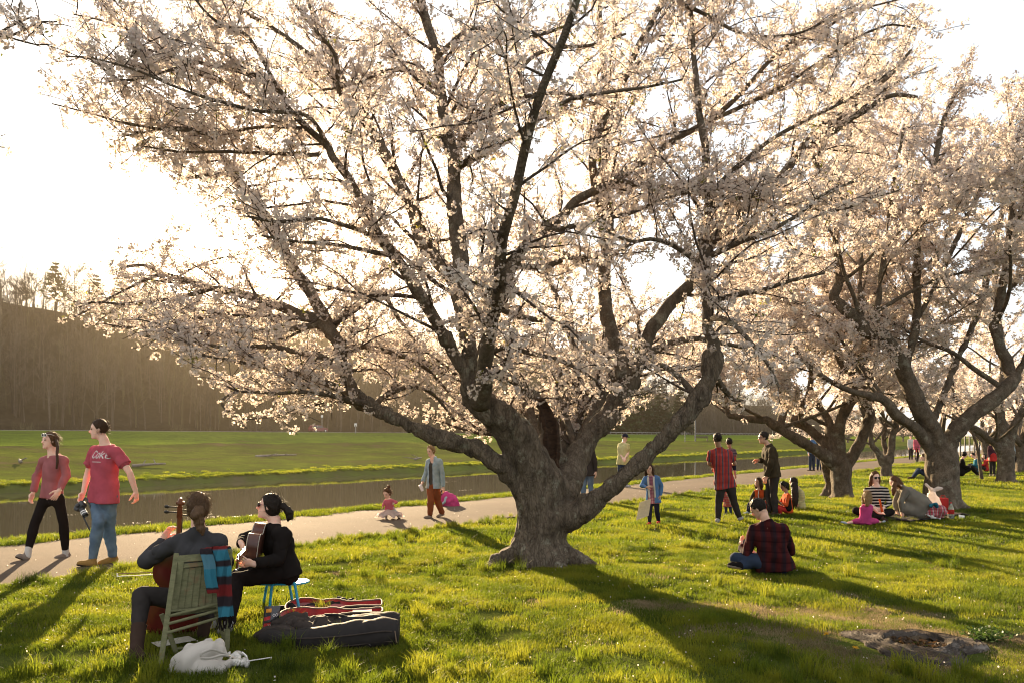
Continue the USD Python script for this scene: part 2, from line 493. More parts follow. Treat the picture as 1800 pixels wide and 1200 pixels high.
bark("cherry_bark", (0.056, 0.042, 0.029), (0.195, 0.150, 0.105), (0.25, 0.23, 0.17), bump=0.03, zs=0.7, cracks=26.0)
bark("old_bark", (0.052, 0.038, 0.026), (0.235, 0.182, 0.128), (0.27, 0.25, 0.18), scale=1.5, bump=0.05, zs=0.35, cracks=24.0)
bark("twig_bark", (0.045, 0.032, 0.024), (0.085, 0.062, 0.046), (0.10, 0.08, 0.06), bump=0.01)
bark("rotten_wood", (0.022, 0.013, 0.008), (0.09, 0.048, 0.026), (0.13, 0.075, 0.04), scale=1.6, bump=0.05)
bark("wood_grey", (0.05, 0.038, 0.028), (0.105, 0.080, 0.058), (0.12, 0.095, 0.07), scale=0.4, bump=0.02)
bark("wood_dark", (0.025, 0.020, 0.016), (0.060, 0.047, 0.036), (0.07, 0.06, 0.04), scale=0.4, bump=0.02)
bark("wood_olive", (0.06, 0.052, 0.026), (0.12, 0.105, 0.055), (0.13, 0.12, 0.07), scale=0.4, bump=0.02)
bark("wood_pale", (0.065, 0.050, 0.037), (0.13, 0.103, 0.077), (0.13, 0.105, 0.08), scale=0.4, bump=0.02)
bark("stump_wood", (0.025, 0.018, 0.013), (0.115, 0.092, 0.075), (0.24, 0.21, 0.18), scale=0.9, bump=0.05)
mat("air", {"v": ("principled_volume", {"color": (1.0, 0.87, 0.68), "density": 0.000045, "anisotropy": 0.77})}, [], volume="v.volume")
# ------------------------------------------------------------------ the lie of the land: t runs along the river, n across it
DV = np.array([math.sin(math.radians(38)), math.cos(math.radians(38))])
NV = np.array([-DV[1], DV[0]])
PATH_NEAR, PATH_FAR = 9.45, 12.85
WATER_Z = -1.0


def W(t, n):
    t, n = np.asarray(t, float), np.asarray(n, float)
    return t * DV[0] + n * NV[0], t * DV[1] + n * NV[1]


def TN(x, y):
    return x * DV[0] + y * DV[1], x * NV[0] + y * NV[1]


def smooth01(x):
    x = np.clip(x, 0, 1)
    return x * x * (3 - 2 * x)


def land(t, n):
    t, n = np.broadcast_arrays(np.asarray(t, float), np.asarray(n, float))
    z = np.interp(n, [-400, 9.0, 12.9, 13.6, 14.3, 15.2, 18, 38, 40.4, 41.3, 43.5, 70, 72.5, 144, 146, 153, 158],
                  [0, 0, 0, -0.06, -0.75, -1.1, -1.9, -1.9, -1.1, -0.62, -0.45, 0.82, 0.95, 2.75, 2.8, 2.8, 2.6])
    p = np.stack([t, n, 0 * t], -1)
    und = (meshkit.fbm(p * 0.8, 3, 3) - 0.5) * 0.085 + (meshkit.noise(p * 0.17, 9) - 0.5) * 0.10
    quiet = smooth01((9.3 - n) / 1.5) + smooth01((n - 13.2) / 2) * smooth01((144 - n) / 20)
    far = smooth01((n - 44) / 10)
    z = z + und * quiet * (1 + 2.0 * far) + (meshkit.fbm(p * 0.09 + 5, 3, 4) - 0.5) * 0.5 * far * smooth01((144 - n) / 25)
    H = np.interp(t, [-200, 60, 300, 520, 800, 1400], [33, 35, 33, 26, 20, 15])
    lump = (meshkit.fbm(p * 0.018, 3, 7) - 0.5) * 9
    z = z + smooth01((n - 157) / 75) * (H + lump) + smooth01((n - 157) / 12) * (meshkit.noise(p * 0.25, 8) - 0.5) * 0.8
    return z


def h_at(x, y):
    t, n = TN(np.asarray(x, float), np.asarray(y, float))
    return land(t, n)


def ground_at(px, py, lo=3.0, hi=420.0):
    """Where the view through a pixel meets the land: world point."""
    Y = np.geomspace(lo, hi, 6000)
    X, Z = (px - 900) / FOC * Y, EYE - (py - HORIZON) / FOC * Y
    k = np.argmax(Z < h_at(X, Y))
    return np.array([X[k], Y[k], float(h_at(X[k], Y[k]))])


def grid_mesh(ts, ns, z):
    T, N = np.meshgrid(ts, ns, indexing="ij")
    X, Y = W(T, N)
    v = np.stack([X, Y, z(T, N)], -1).reshape(-1, 3)
    i, j = np.meshgrid(np.arange(len(ts) - 1), np.arange(len(ns) - 1), indexing="ij")
    k = len(ns)
    q = np.stack([i * k + j, (i + 1) * k + j, (i + 1) * k + j + 1, i * k + j + 1], -1).reshape(-1, 4)
    return v, np.vstack([q[:, [0, 1, 2]], q[:, [0, 2, 3]]])[:, ::-1] if False else np.vstack([q[:, [0, 1, 2]], q[:, [0, 2, 3]]])


TS = np.r_[np.linspace(-150, -20, 14)[:-1], np.arange(-20, 50, 0.3), np.arange(50, 140, 1.5), np.arange(140, 420, 6.0), np.linspace(420, 1300, 50)]


def strip(name, ns, material, ts=TS, dz=0.0, kind="structure"):
    return obj(name, grid_mesh(ts, np.asarray(ns, float), lambda T, N: land(T, N) + dz), material, kind=kind)


strip("lawn", np.r_[np.linspace(-260, -14, 22)[:-1], np.arange(-14, 9.2, 0.3), [9.3, 9.9]], "lawn_soil")
strip("riverbank", np.r_[12.4, 12.8, np.arange(13.0, 15.6, 0.2), 16.5, 18.0], "lawn_soil")
strip("riverbed", [18.0, 24, 30, 36, 38.0, 39.0, 39.6], "mud", ts=TS[::4])
strip("far_bank", np.r_[39.6, np.arange(40.0, 44, 0.4), np.arange(44.5, 72.0, 1.0), 72.5], "bank_slope", ts=np.r_[np.arange(-150, 140, 1.5), TS[TS >= 140]])
strip("far_field", np.r_[72.5, 74.0, np.arange(76, 145, 4.0), 146.2], "bank_grass", ts=np.r_[np.arange(-150, 140, 1.5), TS[TS >= 140]])
strip("hill", np.r_[152.6, np.arange(154, 240, 3.0), np.linspace(240, 330, 10)], "leaf_litter", ts=np.r_[np.arange(-150, 420, 4.0), np.linspace(420, 1300, 120)])


def ragged(T, s):
    return (meshkit.fbm(np.stack([T * 1.7, T * 0 + s, T * 0], -1), 3, 5) - 0.5) * 0.30


def path_mesh():
    ts = np.r_[np.linspace(-60, -20, 20)[:-1], np.arange(-20, 60, 0.12), np.linspace(60, 400, 120)]
    u = np.linspace(0, 1, 9)
    T, U = np.meshgrid(ts, u, indexing="ij")
    a, b = PATH_NEAR + ragged(T, 1.0), PATH_FAR + ragged(T, 7.0)
    N = a + (b - a) * U
    X, Y = W(T, N)
    v = np.stack([X, Y, 0.012 + 0.03 * (1 - (2 * U - 1) ** 2)], -1).reshape(-1, 3)
    i, j = np.meshgrid(np.arange(len(ts) - 1), np.arange(8), indexing="ij")
    q = np.stack([i * 9 + j, (i + 1) * 9 + j, (i + 1) * 9 + j + 1, i * 9 + j + 1], -1).reshape(-1, 4)
    return v, np.vstack([q[:, [0, 1, 2]], q[:, [0, 2, 3]]])


obj("riverside_path", path_mesh(), "asphalt", kind="structure")
obj("river", grid_mesh(np.linspace(-150, 1300, 60), np.array([13.2, 20, 30, 37, 42.0]), lambda T, N: 0 * T + WATER_Z), "water_surface", kind="structure")
obj("road", grid_mesh(np.linspace(-150, 1300, 120), np.array([146.0, 147.0, 149.5, 152.0, 153.0]), lambda T, N: 0 * T + 2.84 + 0.06 * (1 - ((N - 149.5) / 3.5) ** 2)), "road_surface", kind="structure")

# haze: warm evening air over the river and the hill
_c = [W(t, n) for t in (-150, 1300) for n in (-260, 330)]
_x0, _x1, _y0, _y1 = min(c[0] for c in _c) - 30, max(c[0] for c in _c) + 30, min(c[1] for c in _c) - 30, max(c[1] for c in _c) + 30
obj("haze", box(_x1 - _x0, _y1 - _y0, 63.0, ((_x0 + _x1) / 2, (_y0 + _y1) / 2, 28.5)), "air", smooth=False, kind="stuff")

# ------------------------------------------------------------------ trees of the hill


def bare_tree(seed, H, spread=0.32, n1=15, n2=6, n3=3, r0=0.16, thin=0.022, low=0.3):
    """Trunk and limbs, and the fine twigs, of a leafless tree."""
    g = np.random.default_rng(seed)
    wood, fine = [], []
    zs = np.linspace(0, 1, 7)
    tr = np.c_[np.cumsum(g.normal(0, 0.02 * H, 7)) * zs, np.cumsum(g.normal(0, 0.02 * H, 7)) * zs, zs * H]
    tr[0, :2] = 0
    tr[0, 2] = -0.4
    wood.append(tube(tr, r0 * (1 - zs) ** 0.8 + 0.02, 5, cap=False))
    for i in range(n1):
        u = low + (1 - low) * (i + g.random()) / n1 * 0.97
        b = np.array([np.interp(u, zs, tr[:, k]) for k in range(3)])
        a = g.uniform(0, 2 * np.pi)
        L = H * spread * (1.15 - 0.75 * (u - low) / (1 - low)) * g.uniform(0.7, 1.2)
        up = g.uniform(0.5, 1.1)
        d = np.array([math.cos(a), math.sin(a), up]); d /= np.linalg.norm(d)
        p = [b, b + d * L * 0.5 + g.normal(0, 0.05 * L, 3), b + d * L + np.array([0, 0, 0.12 * L]) + g.normal(0, 0.08 * L, 3)]
        wood.append(tube(p, [0.38 * r0 * (1.1 - u), 0.25 * r0 * (1.1 - u) + 0.01, 0.012], 3, cap=False))
        for j in range(n2):
            w = g.uniform(0.3, 1.0)
            c = p[0] + (p[1] - p[0]) * min(w * 2, 1) + (p[2] - p[1]) * max(w * 2 - 1, 0)
            e = d + g.normal(0, 0.55, 3) + np.array([0, 0, 0.35]); e /= np.linalg.norm(e)
            l2 = L * g.uniform(0.25, 0.5)
            fine.append(tube([c, c + e * l2], [thin * 1.2, thin * 0.5], 3, cap=False))
            for k in range(n3):
                c2 = c + e * l2 * g.uniform(0.3, 1)
                e2 = e + g.normal(0, 0.5, 3) + np.array([0, 0, 0.3]); e2 /= np.linalg.norm(e2)
                fine.append(tube([c2, c2 + e2 * l2 * g.uniform(0.4, 0.8)], [thin * 0.7, thin * 0.35], 3, cap=False))
    return cat(*wood), cat(*fine)


def leaf_cards(pts, g, size, flat=0.0, asp=2.2):
    """Small two-triangle leaves at the points, turned at random."""
    n = len(pts)
    a = g.normal(size=(n, 3)); a[:, 2] *= (1 - flat)
    a /= np.linalg.norm(a, axis=1, keepdims=True)
    b = np.cross(a, g.normal(size=(n, 3))); b /= np.linalg.norm(b, axis=1, keepdims=True)
    s = (np.asarray(size) * g.uniform(0.6, 1.3, n))[:, None]
    v = np.stack([pts - a * s, pts + b * s / asp, pts + a * s, pts - b * s / asp], 1).reshape(-1, 3)
    q = np.arange(4 * n).reshape(n, 4)
    return v, np.vstack([q[:, [0, 1, 2]], q[:, [0, 2, 3]]])


def conifer(seed, H, R, bottom=0.15, tiers=16, ragg=0.3, leaf=0.35, per=26):
    """Trunk, boughs and needle sprays of a conifer."""
    g = np.random.default_rng(seed)
    tr = tube([(0, 0, -0.4), (g.normal(0, .1), g.normal(0, .1), H * 0.5), (0, 0, H)], [0.02 * H, 0.013 * H, 0.02], 6, cap=False)
    bo, pts = [], []
    for i in range(tiers):
        u = bottom + (1 - bottom) * (i + 0.3) / tiers
        m = 7 if u < 0.8 else 5
        for j in range(m):
            a = 2 * np.pi * (j + g.random()) / m
            L = R * (1.02 - u) / (1 - bottom) * g.uniform(1 - ragg, 1 + 0.5 * ragg) + 0.25
            d = np.array([math.cos(a), math.sin(a), g.uniform(-0.15, 0.25)])
            b = np.array([0, 0, u * H])
            e = b + d * L + np.array([0, 0, 0.12 * L])
            bo.append(tube([b, b + d * L * 0.6, e], [0.05, 0.03, 0.012], 3, cap=False))
            w = g.uniform(0.25, 1.0, per) ** 0.8
            pts.append(b + np.outer(w, e - b) + g.normal(0, 0.09 * L + 0.06, (per, 3)) * [1, 1, 0.5])
    return tr, cat(*bo), leaf_cards(np.vstack(pts), g, leaf, 0.5)


def wood_tree(px, top, Y, label, name="bare_tree", group=None, seed=0, spread=0.36, base_n=None, **kw):
    """A leafless tree of its own: px and top are where the photograph shows its crown's top."""
    X = (px - 900) / FOC * Y
    z0 = float(h_at(X, Y))
    H = EYE - (top - HORIZON) / FOC * Y - z0
    t = thing(name, label, "tree", (X, Y, z0), group=group)
    w, f = bare_tree(seed, H, spread, **kw)
    obj("trunk", w, "wood_grey", t, world=False)
    obj("crown", f, "wood_grey", t, world=False, kind="stuff")


rng = np.random.default_rng(11)
WOODS = [cat(*bare_tree(100 + i, 12.5 + 1.1 * i, 0.24 + 0.02 * (i % 3), n1=13, n2=5, n3=3, r0=0.15)) for i in range(6)]
BRUSH = []
for i in range(2):
    g = np.random.default_rng(40 + i)
    BRUSH.append(cat(*[tube([(x, y, -0.2), (x + g.normal(0, .4), y + g.normal(0, .4), g.uniform(0.8, 2.2))], [0.03, 0.012], 3, cap=False) for x, y in g.uniform(-1.6, 1.6, (46, 2))]))
_t = rng.uniform(-130, 900, 9000); _n = rng.uniform(156, 262, 9000)
_keep = (rng.random(9000) < np.where(_t < 320, 1.0, 0.42)) & ((_n > 160) | (rng.random(9000) < 0.5))
_t, _n = _t[_keep], _n[_keep]
_x, _y = W(_t, _n)
_vis = (_y > 20) & (np.abs(_x / np.maximum(_y, 1)) < 0.78)
_x, _y, _t, _n = _x[_vis], _y[_vis], _t[_vis], _n[_vis]
_which = rng.integers(0, 6, len(_x))
_which = np.where(_n < 161, rng.integers(6, 8, len(_x)), _which)
instancer("/World/woodland", [(f"wood_{i}", m, ("wood_grey", "wood_pale", "wood_dark", "wood_olive", "wood_pale", "wood_grey", "wood_olive", "wood_dark")[i], False) for i, m in enumerate(WOODS + BRUSH)],
          np.c_[_x, _y, h_at(_x, _y)], _which, yaw_quats(rng.uniform(0, 6.28, len(_x))), rng.uniform(0.5, 1.12, len(_x)) * np.interp(_n, [205, 232], [1.0, 0.5]))
print("woods", len(_x))

# trees of the skyline and others that stand out
wood_tree(30, 508, 186, "low dense bare tree on the hill's skyline at the far left edge", seed=1, group="bare trees on the skyline", n1=26, thin=.055, spread=0.5)
wood_tree(60, 488, 192, "broad leafless tree on the skyline just left of the pine", seed=2, group="bare trees on the skyline", n1=26, thin=.055, spread=0.5)
wood_tree(130, 477, 196, "tall pale leafless tree on the skyline right behind the pine", seed=4, group="bare trees on the skyline", n1=28, thin=.05, spread=0.5)
wood_tree(172, 596, 131.5, "pale leafless tree standing out at the foot of the dark wooded hill", seed=5, n1=26, spread=0.42, low=0.12)


def conifer_tree(px, top, Y, R, label, seed, name="pine_tree", mats=("needle", "wood_grey"), H=None, **kw):
    X = (px - 900) / FOC * Y
    z0 = float(h_at(X, Y))
    H = EYE - (top - HORIZON) / FOC * Y - z0
    t = thing(name, label, "tree", (X, Y, z0))
    tr, bo, lf = conifer(seed, H, R, **kw)
    obj("trunk", tr, mats[1], t, world=False)
    obj("boughs", bo, mats[1], t, world=False, kind="stuff")
    obj("crown", lf, mats[0], t, world=False, smooth=False, kind="stuff")


conifer_tree(97, 460, 190, 3.2, "open-crowned pine rising above the bare trees on the skyline", 21, bottom=0.45, ragg=0.8, tiers=11, per=16, leaf=0.45)
conifer_tree(170, 482, 200, 4.2, "dark pine with jagged horizontal boughs on the skyline right of the bare trees", 22, bottom=0.05, tiers=15, ragg=0.5)
conifer_tree(214, 458, 212, 3.6, "tallest pine on the skyline half hidden by the tip of the blossoming branch", 23, bottom=0.1, tiers=17, ragg=0.4)
conifer_tree(258, 500, 215, 4.2, "dark pine behind the blossoming branch left of the sun", 24, bottom=0.05, tiers=15, ragg=0.4)
conifer_tree(330, 530, 225, 4.5, "dark pine on the skyline below the sun", 26, bottom=0.05, tiers=15, ragg=0.4)
for i, (px, top, Y, R) in enumerate([(1128, 655, 318, 7.5), (1163, 668, 330, 7.0), (1196, 680, 340, 7.0), (1100, 664, 312, 7.0), (1068, 672, 305, 6.5)]):
    conifer_tree(px, top, Y, R, ["tallest dark evergreen beyond the river right of the main cherry trunk", "dark evergreen beyond the river behind the hollow limb, between two others",
                                 "rightmost dark evergreen beyond the river, seen left of the tall white pole", "dark evergreen beyond the river behind the man in the yellow shirt",
                                 "dark evergreen beyond the river behind the middle limb of the cherry"][i], 30 + i, name="evergreen_tree", mats=("evergreen", "wood_grey"), bottom=0.02, tiers=14, ragg=0.3, leaf=0.7, per=30)
# ------------------------------------------------------------------ blossoms


def flower_cluster(seed, nf=9, R=0.042, petal=0.0145, tris=2):
    """A pompom of five-petalled blossoms on short stalks, its foot at the origin."""
    g = np.random.default_rng(seed)
    V, F = [], []
    k = 0
    for i in range(nf):
        d = g.normal(size=3); d[2] = abs(d[2]) * 0.8 - 0.35; d /= np.linalg.norm(d)
        c = d * R * g.uniform(0.55, 1.1)
        ax = d + g.normal(0, 0.45, 3); ax /= np.linalg.norm(ax)
        s = np.cross(ax, g.normal(size=3)); s /= np.linalg.norm(s)
        u = np.cross(ax, s)
        for j in range(5):
            a = 2 * np.pi * (j + 0.1 * g.normal()) / 5
            e = math.cos(a) * s + math.sin(a) * u
            w = -math.sin(a) * s + math.cos(a) * u
            lift = g.uniform(0.1, 0.55)
            p = petal * g.uniform(0.85, 1.15)
            tip = c + e * p * 1.05 + ax * p * lift
            mid = c + e * p * 0.62 + ax * p * lift * 0.45
            if tris == 2:
                V += [c, mid - w * p * 0.5, tip, mid + w * p * 0.5]
                F += [(k, k + 1, k + 2), (k, k + 2, k + 3)]
                k += 4
            else:
                V += [c, tip - w * p * 0.55, tip + w * p * 0.55]
                F += [(k, k + 1, k + 2)]
                k += 3
    return np.array(V), np.array(F)


CLUSTERS = [flower_cluster(s, 12 + s % 4, 0.040 + 0.006 * (s % 3)) for s in range(6)]
SPRIGS = [leaf_cards(np.random.default_rng(70 + s).normal(0, 0.03, (7, 3)), np.random.default_rng(80 + s), 0.022, asp=3.0) for s in range(2)]


def wiggle(p, r, g, amp=0.35, step=5):
    q = spline(np.c_[p, r], step)
    n = len(q)
    w = np.stack([np.interp(np.arange(n), np.arange(0, n + 4, 4), g.normal(size=len(np.arange(0, n + 4, 4)))) for _ in range(3)], 1)
    q[1:, :3] += (w * q[:, 3:4] * amp)[1:]
    return q[:, :3], np.maximum(q[:, 3], 0.003)


class Cherry:
    """Grows shoots, twigs and blossoms on the limbs it is given."""

    def __init__(self, seed, axis, size=1.0):
        self.g = np.random.default_rng(seed)
        self.axis, self.size = np.array(axis, float), size
        self.shoots, self.twigs, self.spots, self.leaves = [], [], [], []

    def along(self, p, r, gap, rmax, start=0.0):
        seg = np.linalg.norm(np.diff(p, axis=0), axis=1)
        s = np.r_[0, np.cumsum(seg)]
        x = start * s[-1] + self.g.uniform(0, gap)
        while x < s[-1]:
            q = np.array([np.interp(x, s, p[:, k]) for k in range(3)])
            rr = np.interp(x, s, r)
            i = min(np.searchsorted(s, x), len(seg)) - 1
            t = (p[i + 1] - p[i]) / (seg[i] + 1e-9)
            if rr < rmax:
                yield q, t, rr, x / s[-1]
            x += gap * self.g.uniform(0.6, 1.4)

    def shoot(self, b, d, L, r, droop=0.0, n=6):
        g = self.g
        p = [b]
        for i in range(n):
            d = d + g.normal(0, 0.17, 3) + np.array([0, 0, 0.05 - droop * i / n])
            d /= np.linalg.norm(d)
            p.append(p[-1] + d * L / n)
        return np.array(p), np.linspace(r, 0.003 * self.size + 0.001, n + 1)

    def bloom(self, p, r, gap, start=0.15, spread=0.035):
        for q, t, rr, u in self.along(p, r, gap, 0.03 * self.size, start):
            self.spots.append(q + self.g.normal(0, spread * self.size, 3))

    def twig_out(self, p, r, gap, L0, L1, bgap, start=0.1, prob=1.0):
        g = self.g
        for q, t, rr, u in self.along(p, r, gap, 0.06 * self.size, start):
            if g.random() > prob:
                continue
            d = t * g.uniform(0.3, 1.0) + g.normal(0, 0.6, 3) + np.array([0, 0, 0.12])
            d /= np.linalg.norm(d)
            tp, tr = self.shoot(q, d, g.uniform(L0, L1) * self.size, 0.0045 * self.size, 0.08, 3)
            self.twigs.append(tube(tp, tr, 3, cap=False))
            self.bloom(tp, tr, bgap * self.size, 0.12)

    def dress(self, p, r, gap=0.34, L=(0.7, 1.9), rmax=0.075, twig=0.15, bgap=0.085, out=0.35, keep=None, start=0.0):
        """Shoots from a limb (where it is thinner than rmax), twigs from the shoots, blossoms on both."""
        g, z = self.g, self.size
        for q, t, rr, u in self.along(p, r, gap * z, rmax * z, start):
            o = q - self.axis; o[2] = 0
            o /= np.linalg.norm(o) + 1e-9
            d = 0.5 * t + g.normal(0, 0.75, 3) * [1, 1, 0.6] + out * o + np.array([0, 0, 0.12])
            d /= np.linalg.norm(d)
            sp, sr = self.shoot(q, d, g.uniform(*L) * z * (1.1 - 0.35 * u), max(0.35 * rr, 0.007 * z), 0.10)
            if keep is not None and not keep(sp[-1]):
                continue
            self.shoots.append(tube(sp, sr, 4, cap=False))
            self.twig_out(sp, sr, twig * z, 0.16, 0.5, bgap)
            self.bloom(sp, sr, bgap * z * 1.2, 0.2)
        self.twig_out(p, r, twig * 1.3 * z, 0.15, 0.5, bgap)
        self.bloom(p, r, bgap * z * 1.3, 0.1, 0.045)


def cherry_parts(path, C, petal="petal", scale=1.0, leaf=0.03):
    if C.shoots:
        obj("shoots", cat(*C.shoots), "twig_bark", path, kind="stuff")
    obj("twigs", cat(*C.twigs), "twig_bark", path, smooth=False, kind="stuff")
    s = np.array(C.spots)
    g = np.random.default_rng(5)
    loc = LOCS[path][0]
    instancer(numbered(path, "blossoms"), [(f"cluster_{i}", m, petal, False) for i, m in enumerate(CLUSTERS)] + [(f"sprig_{i}", m, "young_leaf", False) for i, m in enumerate(SPRIGS)],
              s - loc, np.where(g.random(len(s)) < leaf, g.integers(6, 8, len(s)), g.integers(0, 6, len(s))), random_quats(g, len(s)), g.uniform(0.6, 1.3, len(s)) * scale)
    print(path, "blossom clusters", len(s))


def px_limb(Y0, rows):
    """rows of (px, py, radius in px, metres behind Y0) as world points and radii."""
    a = np.array(rows, float)
    Y = Y0 + a[:, 3]
    return np.stack([(a[:, 0] - 900) / FOC * Y, Y, EYE - (a[:, 1] - HORIZON) / FOC * Y], 1), a[:, 2] / FOC * Y


def bark_disp(seed, amp=0.03, f=1.0):
    def d(X):
        a = meshkit.fbm(X * [9 * f, 9 * f, 3.5 * f], 3, seed) - 0.5
        b = meshkit.fbm(X * 3.0 * f, 2, seed + 3) - 0.5
        c = np.abs(meshkit.noise(X * [7 * f, 7 * f, 1.3 * f], seed + 9) - 0.5)
        return amp * (a * 0.9 + b * 1.4 + (0.08 - np.minimum(c, 0.16)) * 2.6)
    return d


# ------------------------------------------------------------------ the great cherry in the middle
Y1 = 9.9
CH = Cherry(1, (0.37, Y1, 0))
LIMBS = {}
LIMBS["low_left"] = [(945, 880, 46, 0), (905, 838, 36, -.15), (865, 806, 31, -.25), (820, 784, 28, -.35), (775, 769, 26, -.4), (720, 746, 24, -.4), (670, 723, 22, -.35), (635, 706, 20, -.3),
                     (607, 665, 17, -.2), (595, 620, 15, -.1), (580, 580, 13, 0), (540, 556, 10.5, .1), (493, 540, 9, .2), (430, 518, 7.5, .3), (377, 506, 6.2, .35), (330, 494, 5, .4), (283, 480, 4.2, .45), (255, 466, 3, .5), (215, 470, 2.2, .5)]
LIMBS["sun"] = [(582, 590, 11, 0), (562, 545, 10.5, .2), (535, 500, 10, .4), (513, 467, 9.5, .5), (483, 405, 9, .7), (450, 355, 8.2, .9), (417, 318, 7, 1.0), (393, 280, 6, 1.1), (360, 240, 5, 1.2), (320, 205, 4, 1.3), (270, 180, 3, 1.4)]
LIMBS["great_left"] = [(950, 870, 60, 0), (930, 810, 54, -.1), (900, 760, 46, -.25), (868, 728, 39, -.4), (842, 708, 34, -.5), (828, 680, 28, -.6), (828, 640, 25, -.6), (824, 600, 23, -.6), (818, 550, 19, -.55), (813, 500, 16.5, -.5),
                       (810, 433, 15, -.45), (806, 370, 14, -.4), (797, 300, 12.5, -.3), (787, 240, 11.5, -.2), (777, 160, 10, -.1), (768, 100, 9, 0), (750, 40, 8, .1), (735, -30, 6.5, .2), (720, -120, 4, .4)]
LIMBS["left_second"] = [(820, 660, 18, -.6), (800, 625, 15, -.65), (783, 595, 14, -.7), (767, 560, 13, -.75), (733, 508, 11.5, -.85), (712, 480, 10.5, -.9), (693, 450, 10, -1), (672, 425, 9, -1.05), (645, 365, 8.4, -1.15), (618, 325, 8, -1.2), (588, 280, 7, -1.3), (577, 255, 6.6, -1.3), (545, 226, 6, -1.4),
                        (505, 188, 5.4, -1.5), (492, 158, 5, -1.5), (440, 132, 4.4, -1.5), (385, 118, 3.6, -1.5), (330, 106, 3, -1.5), (260, 88, 2.2, -1.5)]
LIMBS["left_third"] = [(815, 560, 14, -.4), (800, 500, 13, -.2), (775, 465, 12.5, 0), (750, 440, 12, .2), (735, 405, 11, .4), (720, 360, 10.5, .6), (700, 317, 10, .8), (683, 280, 9.5, .9), (655, 232, 8.5, 1.1), (628, 188, 7.5, 1.3), (590, 120, 6, 1.5), (555, 40, 5, 1.7), (530, -30, 3.5, 1.9)]
LIMBS["right_rising"] = [(842, 690, 22, -.4), (848, 640, 15, -.3), (858, 590, 13, -.2), (870, 550, 12.5, 0), (884, 510, 12, .1), (900, 467, 11, .2), (922, 438, 10, .3), (953, 407, 9.4, .4), (985, 380, 8.5, .5), (1027, 347, 7.6, .6), (1080, 317, 6.8, .7),
                         (1130, 285, 6, .8), (1180, 252, 5.4, .8), (1233, 220, 4.8, .8), (1290, 178, 4.2, .8), (1350, 110, 3.5, .8), (1410, 60, 2.5, .8)]
LIMBS["middle_right"] = [(985, 870, 44, .1), (1010, 812, 37, .4), (1032, 775, 30, .6), (1067, 733, 25, .8), (1090, 698, 21, .9), (1110, 670, 17, 1), (1130, 615, 14, 1.2), (1150, 578, 13, 1.3), (1170, 545, 12, 1.4), (1197, 517, 11.5, 1.5), (1222, 490, 11, 1.5), (1245, 440, 10.5, 1.6), (1283, 387, 9.6, 1.7), (1320, 355, 9, 1.8), (1350, 333, 8.8, 1.8),
                         (1393, 287, 8.2, 1.9), (1417, 253, 8, 2), (1440, 227, 7, 2), (1483, 200, 6.2, 2.1), (1533, 157, 5, 2.2), (1563, 133, 3.8, 2.2), (1600, 90, 2.5, 2.3)]
LIMBS["middle_right_fork"] = [(1415, 258, 6, 2), (1455, 235, 5.6, 2), (1500, 210, 5.2, 1.9), (1530, 188, 4.6, 1.9), (1560, 170, 4, 1.9), (1590, 168, 3.2, 1.8), (1612, 171, 2.4, 1.8)]
LIMBS["upright"] = [(1100, 668, 15, 1), (1092, 635, 14, 1.2), (1076, 600, 13.5, 1.4), (1066, 560, 12.8, 1.5), (1062, 530, 12, 1.6), (1064, 467, 11, 1.8), (1068, 410, 10, 1.9), (1068, 340, 8.6, 2.1), (1066, 250, 7, 2.3), (1063, 150, 5.5, 2.5), (1056, 60, 4, 2.7), (1050, -40, 3, 2.9)]
LIMBS["upper_right"] = [(1064, 400, 8, 1.6), (1045, 330, 7.4, 1.2), (1042, 280, 7, 1), (1052, 236, 6.6, .9), (1072, 195, 6.2, .9), (1090, 160, 6, .8), (1106, 118, 5.5, .8), (1122, 80, 5.2, .7), (1145, 40, 4.6, .7), (1164, -5, 4, .7), (1185, -70, 3, .7)]
LIMBS["hollow_right"] = [(975, 910, 44, 0), (1015, 898, 38, -.2), (1060, 868, 33, -.35), (1100, 835, 30, -.45), (1150, 788, 28, -.5), (1195, 742, 27, -.5), (1228, 698, 24, -.5), (1247, 660, 20, -.45), (1254, 625, 16, -.4), (1250, 590, 13, -.35), (1244, 550, 12, -.3), (1240, 500, 11.5, -.2), (1237, 455, 11, -.1),
                         (1242, 400, 10, 0), (1246, 340, 8.6, .1), (1240, 280, 7.5, .2), (1230, 200, 6, .3), (1222, 120, 5, .4), (1215, 40, 3.6, .5), (1210, -40, 2.5, .6)]
LIMBS["broken"] = [(965, 860, 34, .25), (966, 800, 29, .35), (966, 755, 26, .4), (958, 722, 21, .45), (944, 700, 15, .5), (920, 680, 12, .55), (892, 664, 9.5, .6), (868, 655, 7, .65), (845, 652, 4, .7)]
LIMBS["back"] = [(960, 840, 22, .5), (1000, 765, 12, 1.1), (1012, 745, 9, 1.5), (1022, 700, 7.5, 2.1), (1010, 620, 6.5, 2.9), (985, 540, 5, 3.6), (960, 480, 4, 4.1), (940, 420, 3, 4.5)]
for _n, _k in {"low_left": [.72, .60, .56, .54, .53, .53, .60, .66, .76, .84, .9], "great_left": [.80, .72, .70, .72, .70, .68, .62, .66, .82, .95],
               "middle_right": [.72, .64, .66, .76, .80, .86, .9], "hollow_right": [.76, .62, .54, .52, .52, .58, .70, .82, .86, .84, .84, .86, .9], "broken": [.75, .65, .62, .64, .7, .8],
               "right_rising": [.7, .85], "left_second": [.6, .72, .8, .9]}.items():
    LIMBS[_n] = [(a, b, r * (_k[i] * .94 if i < len(_k) else 1.0), d) for i, (a, b, r, d) in enumerate(LIMBS[_n])]
